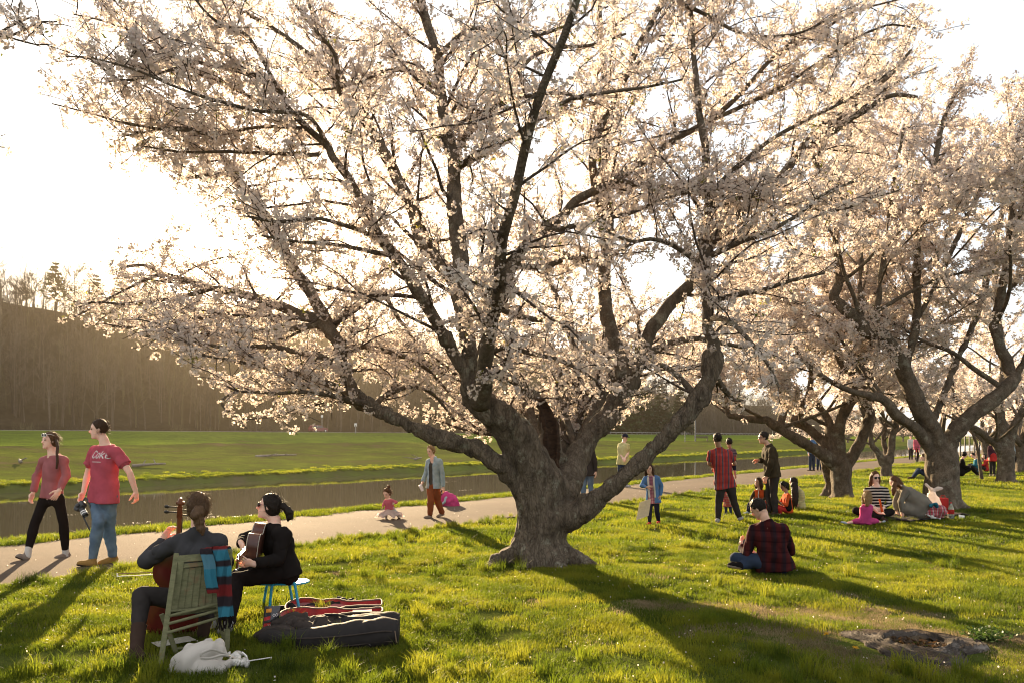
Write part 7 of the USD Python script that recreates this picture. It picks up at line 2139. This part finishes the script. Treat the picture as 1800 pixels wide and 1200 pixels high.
obj("flap", soft([([P(456, 1118, 6.02), P(470, 1113, 6.0), P(505, 1112, 5.98), P(525, 1120, 5.86)], [.05, .065, .07, .045])], seed=9, wr=.026), "nylon_brown", t)
obj("zip_pull", tube([P(694, 1108, 5.80), P(697, 1128, 5.80)], .005, 6), "piping_tan", t)

# open guitar case with a red lining
base, tip = P(492, 1088, 6.40), P(672, 1062, 6.55)
base[2], tip[2] = .03, .05
CASE = [(0, .0), (.01, .08), (.06, .17), (.16, .215), (.26, .195), (.34, .15), (.40, .145), (.47, .165), (.54, .15), (.60, .10), (.66, .075), (.80, .072), (.90, .085), (.98, .09), (1.0, .05), (1.003, 0)]
sx = np.linalg.norm(tip - base) / 1.0
ax = unit([tip[0] - base[0], tip[1] - base[1], 0]); ay = np.array([-ax[1], ax[0], 0])
t = thing("guitar_case", "open guitar case with bright red plush lining lying behind the black bag", "case", (base + tip) / 2)


def tray(off, tilt, depth, k=1.0):
    """One half of the case: walls, lining and rim; tilt leans it about its long axis."""
    o = outline(CASE, 5)
    c, s = math.cos(tilt), math.sin(tilt)
    ey, ez = ay * c + np.array([0, 0, 1]) * s, -ay * s + np.array([0, 0, 1]) * c
    at = lambda p, z, q=1.0: base + off + ax * (p[:, 1:2] * sx) + ey * (p[:, 0:1] * q * k) + ez * z
    n = len(o)
    low, up, inn, inl = at(o, 0.0, .97), at(o, depth), at(o, depth + .002, .93), at(o, .02, .90)
    j = np.arange(n)
    quads = lambda a, b: np.stack([a * n + j, a * n + (j + 1) % n, b * n + (j + 1) % n, b * n + j], 1)
    outer = vf((np.vstack([low, up]), quads(0, 1)))
    from shapely.geometry import Polygon
    inner = vf((np.vstack([inn, inl]), quads(0, 1)[:, ::-1]))
    fl = trimesh.creation.extrude_polygon(Polygon(o * [.905, 1]).buffer(0), .006, engine="earcut")
    fv = np.array(fl.vertices)
    floor = (base + off + ax * (fv[:, 1:2] * sx) + ey * (fv[:, 0:1] * k) + ez * (.014 + fv[:, 2:3]), fl.faces)
    bottom = (base + off + ax * (fv[:, 1:2] * sx) + ey * (fv[:, 0:1] * 1.06 * k) + ez * (fv[:, 2:3]), fl.faces)
    rim = tube(np.vstack([at(o, depth + .002, .965), at(o, depth + .002, .965)[:1]]), .008, 6, cap=False)
    return cat(outer, bottom), cat(inner, floor), rim


for off, tilt, d, nm in ((np.zeros(3), 0.0, .10, "tray"), (ay * .42 + np.array([0, 0, .02]), .10, .055, "lid")):
    a, b, c = tray(off, tilt, d)
    sh_ = obj(nm, a, "nylon_black", t, smooth=40)
    obj("lining", b, "plush_red", sh_, smooth=40)
    obj("rim", c, "piping_tan", sh_)
obj("neck_rest", box(.09, .10, .06, base + ax * .62 * sx + [0, 0, .05], .01), "plush_red", t)
obj("accessory_lid", moved(box(.16, .13, .008), np.array([ax, ay, [0, 0, 1]]), base + ax * .80 * sx + [0, 0, .095]), "plush_red", t)
obj("latch", lathe([(0, 0), (.02, 0), (.02, .01), (.012, .016), (0, .016)], 14)[0] @ rot([1, 0, 0], np.pi / 2) + (base + ax * .86 * sx - ay * .092 + [0, 0, .05]) if False else moved(lathe([(0, 0), (.02, 0), (.02, .01), (.012, .016), (0, .016)], 14), rot([1, 0, 0], np.pi / 2), base + ax * .86 * sx - ay * .088 + [0, 0, .06]), "pale_metal", t)

# rumpled gig bag over and in front of the case
t = thing("gig_bag", "crumpled dark brown gig bag draped along the front of the open case", "bag", gp(560, 1112))
obj("folds", soft([([P(490, 1094, 6.18), P(520, 1096, 6.15), P(560, 1098, 6.10), P(600, 1096, 6.1), P(632, 1094, 6.12)], [.07, .095, .085, .09, .05]),
                   ([P(500, 1106, 6.05), P(545, 1104, 6.0), P(585, 1104, 6.0), P(622, 1100, 6.05)], [.06, .07, .075, .045])], wr=.045, f=9.0, seed=31), "nylon_brown", t)
obj("strap", tube(spline([P(548, 1112, 5.95), P(556, 1092, 5.98), P(572, 1080, 6.05), P(600, 1081, 6.05), P(630, 1090, 6.1)], 6), .011, 6), "nylon_black", t)
t = thing("gig_bag", "flat black cloth bag lying behind the stool legs and the red-lined case", "bag", gp(545, 1068))
obj("folds", soft([([P(480, 1072, 6.95), P(510, 1070, 6.9), P(545, 1068, 6.95), P(575, 1064, 7.0), P(600, 1059, 7.1), P(616, 1054, 7.15)], [.03, .04, .045, .05, .055, .04])], wr=.04, f=8.0, seed=41), "nylon_black", t)
obj("flap", soft([([P(592, 1056, 7.1), P(594, 1048, 7.12), P(600, 1056, 7.12)], [.03, .012, .03]), ([P(612, 1054, 7.15), P(622, 1050, 7.15), P(630, 1052, 7.1), P(622, 1056, 7.1)], [.014, .014, .012, .014])], wr=.02, seed=43), "nylon_black", t)

# bag of crisps
t = thing("snack_bag", "black and red foil snack bag standing between the stool and the bags", "snack bag", gp(474, 1105))
plain("foil_black", (0.022, 0.020, 0.022), rough=0.22, spec=0.6); plain("foil_red", (0.45, 0.03, 0.035), rough=0.28, spec=0.5); plain("foil_orange", (0.60, 0.24, 0.03), rough=0.3)
bz = P(474, 1109, 6.30)
n_, m_ = 13, 17
U, V = np.meshgrid(np.linspace(-1, 1, n_), np.linspace(0, 1, m_), indexing="ij")
hw, hh = .062, .205
dep = .034 * (1 - U ** 2) ** .7 * np.sin(np.pi * np.clip(V, 0, 1)) ** .55
wob = (meshkit.fbm(np.stack([U * 2, V * 4, 0 * U], -1), 3, 9) - .5) * .02
fr = np.array([.25, -.97, .05]); sx_ = unit(np.cross([0, 0, 1], -fr)); sx_ = sx_ if sx_[0] > 0 else -sx_
upv = unit([.06, .20, 1])
pts = lambda sg: (bz + sx_ * (U * hw)[..., None] + upv * (V * hh)[..., None] + fr * (sg * dep + wob)[..., None]).reshape(-1, 3)
i, j = np.meshgrid(np.arange(n_ - 1), np.arange(m_ - 1), indexing="ij")
qf = np.stack([i * m_ + j, (i + 1) * m_ + j, (i + 1) * m_ + j + 1, i * m_ + j + 1], -1).reshape(-1, 4)
qf = np.vstack([qf[:, [0, 1, 2]], qf[:, [0, 2, 3]]])
bagp = obj("bag_body", cat((pts(1), qf), (pts(-1), qf[:, ::-1])), "foil_black", t)


def patch(u0, u1, v0, v1, m, name, sk=0.0):
    uu, vv = np.meshgrid(np.linspace(u0, u1, 7), np.linspace(v0, v1, 7), indexing="ij")
    vv = vv + sk * uu
    d = .034 * np.clip(1 - uu ** 2, 0, 1) ** .7 * np.sin(np.pi * np.clip(vv, 0, 1)) ** .55
    w = (meshkit.fbm(np.stack([uu * 2, vv * 4, 0 * uu], -1), 3, 9) - .5) * .02
    p = (bz + sx_ * (uu * hw)[..., None] + upv * (vv * hh)[..., None] + fr * (d + w + .0025)[..., None]).reshape(-1, 3)
    i, j = np.meshgrid(np.arange(6), np.arange(6), indexing="ij")
    q = np.stack([i * 7 + j, (i + 1) * 7 + j, (i + 1) * 7 + j + 1, i * 7 + j + 1], -1).reshape(-1, 4)
    return obj(name, (p, q), m, bagp)


patch(-.85, .85, .12, .38, "foil_red", "panel", .06); patch(-.9, -.1, .52, .66, "foil_red", "panel", .1); patch(-.75, -.05, .78, .92, "foil_orange", "panel", .02)
print_on(bagp, bagp, "CO", bz + sx_ * .030 + upv * .135 + fr * .05, .021, fr, "print_white", "lettering")
print_on(bagp, bagp, "TTLE", bz + sx_ * .010 + upv * .052 + fr * .05, .018, fr, "print_white", "lettering")

# canvas tote, clear pouch, sheets of music, knitting needle of light
plain("canvas", (0.56, 0.51, 0.45), rough=0.9, c2=(0.46, 0.42, 0.37), scale=5, bump=.0012, bscale=420, trans=0.12)
t = thing("tote_bag", "crumpled cream canvas tote bag lying on the grass behind the chair", "bag", gp(355, 1185))
ft = lambda px, py, Y: P(px, py, Y)
obj("bag_body", soft([([ft(312, 1168, 5.22), ft(340, 1156, 5.24), ft(372, 1144, 5.3), ft(386, 1136, 5.36)], [.075, .11, .085, .05]), ([ft(315, 1178, 5.2), ft(350, 1176, 5.18), ft(390, 1172, 5.24), ft(402, 1164, 5.3)], [.06, .07, .065, .045]),
                     ([ft(362, 1126, 5.4), ft(385, 1124, 5.42), ft(396, 1150, 5.36)], [.02, .022, .03])], h=.008, wr=.030, f=8.0, seed=52, k=.04), "canvas", t)
obj("handle", tube(spline([P(356, 1157, 5.12), P(354, 1148, 5.11), P(372, 1141, 5.16), P(392, 1147, 5.2), P(404, 1153, 5.22)], 7), .010, 6, flat=((0, 1, .3), .35)), "canvas", t)
obj("handle", tube(spline([P(353, 1156, 5.11), P(370, 1156, 5.1), P(388, 1151, 5.15), P(402, 1152, 5.2)], 7), .010, 6, flat=((0, 1, .3), .35)), "canvas", t)
mat("clear_film", {"t": ("transparent_bsdf", {"color": (0.86, 0.84, 0.80)}), "g": ("glossy_bsdf", {"roughness": 0.18, "color": (0.8, 0.78, 0.75)}), "d": ("diffuse_bsdf", {"color": (0.6, 0.57, 0.52)}),
                   "f": ("fresnel", {"IOR": 1.45}), "m0": ("mix_closure", {"fac": 0.35}), "m": ("mix_closure", {})},
    [("t.BSDF", "m0.closure1"), ("d.BSDF", "m0.closure2"), ("f.fac", "m.fac"), ("m0.closure", "m.closure1"), ("g.BSDF", "m.closure2")], surface="m.closure")
t = thing("clear_pouch", "clear plastic pouch spilling out beside the tote bag", "pouch", gp(422, 1165))
obj("film", soft([([P(408, 1152, 5.36), P(420, 1146, 5.42), P(430, 1150, 5.42)], [.03, .035, .02]), ([P(412, 1164, 5.3), P(428, 1162, 5.34)], [.035, .03])], h=.008, wr=.03, f=14, seed=61), "clear_film", t)
obj("paper_slip", bar(P(408, 1166, 5.30), P(430, 1160, 5.36), .04, .002), "paper", t)
obj("edge", tube(spline([P(426, 1145, 5.40), P(433, 1152, 5.38), P(435, 1161, 5.34), P(424, 1167, 5.3)], 5), .004, 6), "frame_white", t)
solo("knitting_needle", tube([gp(404, 1174, .03), gp(478, 1167, .05)], [.005, .004], 8), "pale_metal", "thin pale rod lying in the grass to the right of the tote bag", "rod")
g = np.random.default_rng(9)
t = thing("sheet_music", "loose white sheets lying under the folding chair", "paper", gp(305, 1138))
for a, b, w in (((272, 1143), (338, 1133), .16), ((290, 1139), (336, 1136), .11)):
    obj("sheet", bar(gp(*a, .045), gp(*b, .055), w, .003), "paper", t)

# the camera in the walker's hand
c0 = P(141.5, 889, 9.50)
t = thing("camera", "black camera with a pale ringed lens hanging from the tall walker's hand", "camera", c0)
ax = unit(P(152, 906, 9.42) - P(141, 886, 9.5))
sd = unit(np.cross(ax, [0, 1, 0])); nn = np.cross(sd, ax)
Rl = np.array([sd, nn, ax])
obj("camera_body", moved(box(.13, .075, .085, b=.012), Rl, c0), "plastic_black", t)
obj("prism", moved(box(.05, .045, .05, b=.012), Rl, c0 + nn * -.045 + sd * 0), "plastic_black", t)
obj("grip", moved(box(.03, .085, .06, b=.012), Rl, c0 - sd * .058), "plastic_black", t)
obj("lens", moved(lathe([(0, 0), (.034, 0), (.036, .03), (.033, .05), (.036, .07), (.036, .12), (.033, .122), (.030, .10), (0, .10)], 24), Rl, c0 + ax * .04), "plastic_black", t)
for z in (.055, .085):
    obj("lens_ring", moved(lathe([(.0345, 0), (.0385, 0), (.0385, .014), (.0345, .014)], 24), Rl, c0 + ax * (.04 + z)), "frame_white", t)
obj("strap", tube(spline([P(146, 880, 9.5), P(151, 874, 9.5), P(156, 884, 9.48), P(162, 900, 9.45), P(164, 909, 9.44)], 6), .010, 6, flat=((0, 1, 0), .3)), "plastic_black", t)
obj("strap", tube(spline([P(141, 895, 9.48), P(146, 906, 9.46), P(152, 919, 9.45), P(158, 931, 9.45)], 6), .010, 6, flat=((0, 1, 0), .3)), "plastic_black", t)
# ------------------------------------------------------------------ picnic, stump, far bank furniture
t = thing("picnic_blanket", "dark brown blanket spread under the kneeling woman", "blanket", gp(1600, 915))
q = [ground_at(*p) for p in ((1535, 913), (1590, 920), (1660, 912), (1700, 908), (1655, 902), (1590, 903))]
from shapely.geometry import Polygon
sh_ = Polygon([(a[0], a[1]) for a in q]).buffer(.08).buffer(-.02)
m = trimesh.creation.extrude_polygon(sh_, .02, engine="earcut").subdivide_to_size(.10)
v = np.array(m.vertices)
v[:, 2] += h_at(v[:, 0], v[:, 1]) + .045 + (meshkit.fbm(v * [5, 5, 0], 3, 3) - .5) * .09
obj("cloth", (v, m.faces), "charcoal_cloth", t)

mat("thin_plastic", {"t": ("translucent_bsdf", {"color": (0.82, 0.74, 0.68)}), "p": ("principled_bsdf", {"base_color": (0.72, 0.64, 0.58), "roughness": 0.35}), "m": ("mix_closure", {"fac": 0.5})}, [("p.BSDF", "m.closure1"), ("t.BSDF", "m.closure2")], surface="m.closure")
yb = 15.1
t = thing("shopping_bag", "knotted white plastic shopping bag standing against the forked cherry's trunk", "bag", gp(1640, 890))
obj("bag_body", soft([([P(1638, 868, yb), P(1640, 880, yb), P(1640, 893, yb)], [.09, .14, .15])], h=.014, wr=.04, f=8, seed=71), "thin_plastic", t)
for a, b, c in (((1638, 862), (1632, 854), (1627, 850)), ((1641, 862), (1649, 857), (1655, 858))):
    obj("handle", soft([([P(*a, yb), P(*b, yb - .02), P(*c, yb)], [.05, .03, .022])], h=.010, wr=.02, f=14, seed=72), "thin_plastic", t)
t = thing("gift_bag", "bright red bag standing right of the white shopping bag", "bag", gp(1658, 897))
obj("bag_body", cat(box(.17, .10, .24, P(1658, 885, yb), .012)), "red_cloth", t)
obj("handle", tube(spline([P(1654, 875, yb), P(1655, 870, yb), P(1660, 870, yb), P(1662, 875, yb)], 5), .006, 6), "red_cloth", t)
bands("flower_print", hard((0, (0.50, 0.10, 0.13)), (.35, (0.46, 0.38, 0.36)), (.6, (0.42, 0.06, 0.10)), (.85, (0.16, 0.22, 0.12))), "x", .075, cross=("z", .06, hard((0, (1, 1, 1)), (.6, (.75, .6, .65)))))
t = thing("cloth_bag", "red and white patterned cloth bag slumped in front of the red bag", "bag", gp(1650, 905))
obj("bag_body", soft([([P(1640, 899, 14.8), P(1650, 898, 14.8), P(1658, 897, 14.82)], [.12, .14, .10]), ([P(1634, 904, 14.8), P(1644, 905, 14.75)], [.06, .07])], h=.014, wr=.04, f=8, seed=74), "flower_print", t)
solo("blue_wrapper", soft([([P(1636, 888, 14.7), P(1643, 885, 14.7), P(1646, 890, 14.7)], [.035, .04, .03])], h=.012, wr=.03, f=14, seed=77), "teal_cloth", "crumpled bright blue wrapper between the kneeling woman and the patterned bag", "wrapper")
mat("bottle_plastic", {"p": ("principled_bsdf", {"base_color": (0.75, 0.85, 0.75), "roughness": 0.08, "transmission_weight": 0.85, "ior": 1.3})}, [], surface="p.BSDF")
plain("cola", (0.03, 0.008, 0.005), rough=0.1, spec=0.5)
b0 = P(1671.5, 901, 15.0)
b0[2] = h_at(b0[0], b0[1])
t = thing("soda_bottle", "large soda bottle with a red label standing on the grass by the trunk", "bottle", b0)
obj("bottle_body", moved(lathe([(0, .0), (.05, .0), (.056, .02), (.057, .12), (.053, .15), (.057, .19), (.054, .235), (.03, .29), (.016, .315), (.016, .33), (0, .33)], 24), None, b0), "bottle_plastic", t)
obj("drink", moved(lathe([(0, .004), (.048, .004), (.052, .02), (.052, .10), (0, .10)], 20), None, b0), "cola", t)
obj("label", moved(lathe([(.0575, .125), (.0590, .127), (.0590, .205), (.0570, .207)], 24), None, b0), "red_cloth", t)
obj("cap", moved(lathe([(.0, .352), (.018, .352), (.019, .33), (.0165, .33)], 16), None, b0), "red_cloth", t)
c0 = ground_at(1691, 913)
t = thing("white_cup", "small white cup lying on its side on the lawn right of the picnic blanket", "cup", c0)
obj("cup_body", moved(lathe([(0, 0), (.03, 0), (.042, .10), (.040, .10), (.028, .004), (0, .004)], 18), np.array([[0, 0, 1.], [.4, .9, 0], [-.9, .4, .1]]), c0 + [.05, 0, .05]), "frame_white", t)
solo("wooden_toy", tube([P(1546, 876, 14.4), P(1549, 890, 14.35), P(1551, 899, 14.35)], [.018, .02, .026], 8), "orange_cloth", "upright orange stick in the hands of the woman in stripes", "toy")
solo("flat_wrapper", soft([([P(1628, 904, 14.6), P(1640, 909, 14.55), P(1652, 911, 14.55)], [.02, .03, .015])], h=.012, wr=.03, f=12, seed=79), "white_cloth", "pale crumpled wrapper at the right end of the blanket", "wrapper")

# the stump
leafy("dead_leaf", [(0.3, (0.035, 0.020, 0.010)), (0.7, (0.13, 0.075, 0.035))], 30.0, 0.25)
sx0, sy0 = STUMP
t = thing("tree_stump", "low weathered grey tree stump with a hollow heart, flush with the grass", "stump", (sx0, sy0, float(h_at(sx0, sy0))))
n, k = 96, 22
a = np.linspace(0, 2 * np.pi, n, endpoint=False)
lob = 1 + .16 * np.sin(3 * a + 1) + .10 * np.sin(5 * a + 2.0) + .10 * (meshkit.noise(np.stack([np.cos(a) * 3, np.sin(a) * 3, 0 * a], -1), 3) - .5) * 2
rows = []
for i, u in enumerate(np.linspace(0.0, 1.0, k)):
    r = .47 * (.42 + .58 * u)
    z = .060 - .05 * u + (-.05 * (1 - u / .10) if u < .10 else 0) - (0.16 * max(0, u - .9) / .10)
    rr = r * (1 + (lob - 1) * u)
    p = np.stack([rr * np.cos(a), rr * np.sin(a) * 1.0, 0 * a], -1)
    z = z + (meshkit.fbm(np.stack([np.cos(a) * 5, np.sin(a) * 5, 0 * a + u * 3], -1), 3, 5) - .5) * .035 + .012 * np.sin(u * 60 + 2 * np.sin(3 * a))
    rows.append(np.c_[p[:, :2], z])
v = np.vstack(rows) + [sx0, sy0, float(h_at(sx0, sy0))]
i, j = np.meshgrid(np.arange(k - 1), np.arange(n), indexing="ij")
qd = np.stack([i * n + j, (i + 1) * n + j, (i + 1) * n + (j + 1) % n, i * n + (j + 1) % n], -1).reshape(-1, 4)
obj("rim", (v, qd), "stump_wood", t)
hv = np.array([[.215 * math.cos(b) * r, .215 * math.sin(b) * r, -.012 + .03 * r * r + .02 * math.sin(5 * b + 9 * r)] for r in np.linspace(0, 1, 7) for b in a[::3]]) + [sx0, sy0, float(h_at(sx0, sy0))]
i, j = np.meshgrid(np.arange(6), np.arange(32), indexing="ij")
qd = np.stack([i * 32 + j, (i + 1) * 32 + j, (i + 1) * 32 + (j + 1) % 32, i * 32 + (j + 1) % 32], -1).reshape(-1, 4)
obj("hollow", (hv, qd), "mud", t)
g = np.random.default_rng(17)
lr = np.sqrt(g.random(260)) * .20
la = g.uniform(0, 6.28, 260)
obj("dead_leaves", leaf_cards(np.c_[sx0 + lr * np.cos(la), sy0 + lr * np.sin(la), h_at(sx0, sy0) + g.uniform(-.005, .03, 260)], g, .020, .4, 1.8), "dead_leaf", t, smooth=False, kind="stuff")
sp = ground_at(1735, 1125)
t = thing("weed", "low clump of round green leaves growing at the right edge of the stump", "plant", sp)
g = np.random.default_rng(18)
pts = g.normal(0, 1, (420, 3)) * [.075, .06, .03] + sp + [0, 0, .04]
obj("leaves", leaf_cards(pts, g, .016, .5, 1.4), "shrub_leaf", t, smooth=False, kind="stuff")
obj("stems", cat(*[tube([sp + [g.normal(0, .03), g.normal(0, .03), -.01], p], .003, 4) for p in pts[:40]]), "shrub_leaf", t, kind="stuff")
plain("flower_yellow", (0.75, 0.42, 0.02), rough=0.6, trans=.3)
for q, (px, py) in enumerate(((1453, 1125), (1503, 1150))):
    b = ground_at(px, py)
    t = thing("dandelion", ["yellow flower in the grass left of the stump, the farther one", "yellow flower in the grass left of the stump, the nearer one"][q], "flower", b)
    obj("stalk", tube([b, b + [0, 0, .05]], .002, 5), "shrub_leaf", t)
    obj("bloom", leaf_cards(b + [0, 0, .055] + np.random.default_rng(q).normal(0, .006, (26, 3)), np.random.default_rng(q), .012, .6, 3), "flower_yellow", t, smooth=False)

# across the river: car, rail, poles, driftwood
kx = ground_at(567, 757)
cpos = np.array([*W(*TN(*P(567, 755, 181)[:2])), 0])
tt, nn = TN(cpos[0], cpos[1])
xx, yy = W(tt, 148.2)
t = thing("parked_car", "dark red car on the road across the river", "car", (xx, yy, 2.86), rotz=math.atan2(DV[1], DV[0]))
plain("car_red", (0.10, 0.012, 0.022), rough=0.25, spec=0.6); plain("car_glass", (0.02, 0.022, 0.026), rough=0.06, spec=0.8); plain("tyre", (0.02, 0.02, 0.02), rough=0.8); plain("lamp_white", (0.7, 0.68, 0.62), rough=0.2)
prof = [(-2.2, .35), (-2.25, .75), (-2.1, 1.0), (-1.95, 1.5), (-1.6, 1.68), (.1, 1.66), (.55, 1.5), (1.05, 1.08), (1.95, .95), (2.2, .75), (2.22, .4), (1.9, .28), (-1.9, .28)]
body = trimesh.creation.extrude_polygon(Polygon(prof).buffer(-.06).buffer(.06), 1.7, engine="earcut")
bv = np.array(body.vertices)
bv = np.c_[bv[:, 0], bv[:, 2] - .85, bv[:, 1]]
bv[:, 1] *= np.where(bv[:, 2] > 1.05, 1 - .28 * (bv[:, 2] - 1.05), 1)
obj("body", (bv, body.faces[:, ::-1]), "car_red", t, world=False, smooth=30)
for sg in (-1, 1):
    for x0, x1, u0, u1 in ((-1.85, -1.0, -1.72, -1.0), (-.92, .0, -.92, -.02), (.08, .85, .06, .42)):
        w = [(x0, 1.06), (x1, 1.06), (u1, 1.52), (u0, 1.52)]
        pts = np.array([[x, sg * (.856 - (.28 * (z - 1.05)) * .85), z] for x, z in w])
        pts2 = pts + [0, sg * .012, 0]
        obj("side_window", (np.vstack([pts, pts2]), [[4, 5, 6, 7], [0, 1, 5, 4], [1, 2, 6, 5], [2, 3, 7, 6], [3, 0, 4, 7]]), "car_glass", t, world=False, smooth=False)
for x in (-1.35, 1.4):
    for sg in (-1, 1):
        wp = obj("wheel", moved(lathe([(0, -.11), (.30, -.11), (.33, -.08), (.33, .08), (.30, .11), (0, .11)], 24), rot([1, 0, 0], np.pi / 2), (x, sg * .80, .33)), "tyre", t, world=False)
        obj("rim", moved(lathe([(0, -.02), (.2, -.02), (.2, .02), (0, .02)], 16), rot([1, 0, 0], np.pi / 2), (x, sg * .905, .33)), "pale_metal", wp, world=False)
for sg in (-1, 1):
    obj("headlight", box(.10, .32, .14, (2.12, sg * .6, .80), .03), "lamp_white", t, world=False)
    obj("tail_light", box(.08, .16, .34, (-2.15, sg * .68, 1.05), .02), "red_cloth", t, world=False)
obj("windscreen", bar((.50, 0, 1.535), (1.0, 0, 1.10), 1.35, .02, up=(.6, 0, .6)), "car_glass", t, world=False)

plain("galvanised", (0.20, 0.19, 0.18), rough=0.6, metal=0.0)
ts_ = np.arange(205, 400, 4.0)
x0, y0 = W(ts_[0], 145.4)
t = thing("guard_rail", "pale steel guard rail along the road across the river", "guard rail", (x0, y0, 2.7))
rail = []
for s in ts_:
    x, y = W(s, 145.4)
    z = float(h_at(x, y))
    obj("post", box(.18, .18, .95, (x, y, z + .40), .01), "galvanised", t, smooth=False)
    rail.append((x, y, z + .72))
obj("rail", tube(np.array(rail), .13, 8, flat=((NV[0], NV[1], 0), .3)), "galvanised", t)


def pole(px, base_py, top_py, r, label, name, cat_, knob=None, mat_="galvanised", Y=None):
    b = ground_at(px, base_py)
    if Y:
        b = np.array([*P(px, 0, Y)[:2], 0]); b[2] = h_at(b[0], b[1])
    top = np.array([b[0], b[1], EYE - (top_py - HORIZON) / FOC * b[1]])
    t = thing(name, label, cat_, b)
    obj("shaft", tube([b - [0, 0, .2], top], r, 8), mat_, t)
    if knob:
        obj("head", box(knob, .08, knob * 1.2, top, .02), "frame_white", t)
    return b


pole(1222, 774.5, 738, .12, "tall pale pole on the grassy bank across the river", "utility_pole", "pole")
pole(1204, 776.5, 757, .07, "shorter thin pole left of the tall pale pole across the river", "utility_pole", "pole")
pole(1358, 776, 757, .07, "thin pole across the river just right of the man in brown", "utility_pole", "pole")
pole(625, 757, 746, .12, "short white-topped marker post by the road right of the car", "marker_post", "post", .55, Y=172)
pole(566, 753, 731, .08, "thin sign post with a small white plate above the car", "marker_post", "post", .5, Y=186)
bq = ground_at(1233, 774)
t = thing("park_bench", "low dark bench on the bank beside the tall pale pole", "bench", bq)
for dx in (-1.3, 1.3):
    obj("leg", box(.15, .5, .5, bq + [dx, 0, .25], .02), "wood_grey", t)
for q in range(3):
    obj("seat_plank", box(3.2, .16, .07, bq + [0, -.2 + .2 * q, .53], .01), "wood_grey", t)
obj("backrest", box(3.2, .07, .3, bq + [0, .3, .85], .01), "wood_grey", t)
bark("driftwood", (0.10, 0.08, 0.065), (0.22, 0.19, 0.16), (0.28, 0.25, 0.22), scale=1.0, bump=0.02)
for q, (px, py, L_, lb) in enumerate(((485, 803, 3.4, "pale driftwood log on the far bank below the drooping blossom branch"), (262, 820, 2.6, "forked driftwood on the far bank right of the tall walker"), (735, 808, 2.2, "driftwood on the far bank left of the woman in the denim shirt"),
                                      (35, 813, 2.8, "driftwood on the far bank left of the woman in pink"))):
    b = ground_at(px, py)
    g = np.random.default_rng(90 + q)
    d = np.array([math.cos(.35 + .5 * q), math.sin(.35 + .5 * q) * .4, 0])
    t = thing("driftwood", lb, "log", b)
    pts = [b - d * L_ / 2 + [0, 0, .08], b + [0, 0, .16], b + d * L_ / 2 + [0, 0, .2]]
    obj("log", tube(spline(pts, 5), np.linspace(.11, .05, 11), 8), "driftwood", t)
    for w in (.3, .7):
        e = pts[0] + (pts[2] - pts[0]) * w
        obj("branch", tube([e, e + [g.normal(0, .5), g.normal(0, .4), g.uniform(.1, .35)]], [.045, .02], 6), "driftwood", t)

# park fence far off on the right
plain("fence_iron", (0.03, 0.03, 0.03), rough=0.5)
fa, fb = P(1680, 0, 62), P(1860, 0, 52)
t = thing("park_fence", "dark iron fence behind the cherries at the far right", "fence", (fa[0], fa[1], 0))
N_ = 20
for q in range(N_):
    p = fa + (fb - fa) * q / (N_ - 1)
    obj("post", box(.09, .09, 1.75, (p[0], p[1], .82), .01), "fence_iron", t, smooth=False)
for z in (.35, 1.0, 1.55):
    obj("rail", bar((fa[0], fa[1], z), (fb[0], fb[1], z), .05, .05), "fence_iron", t)
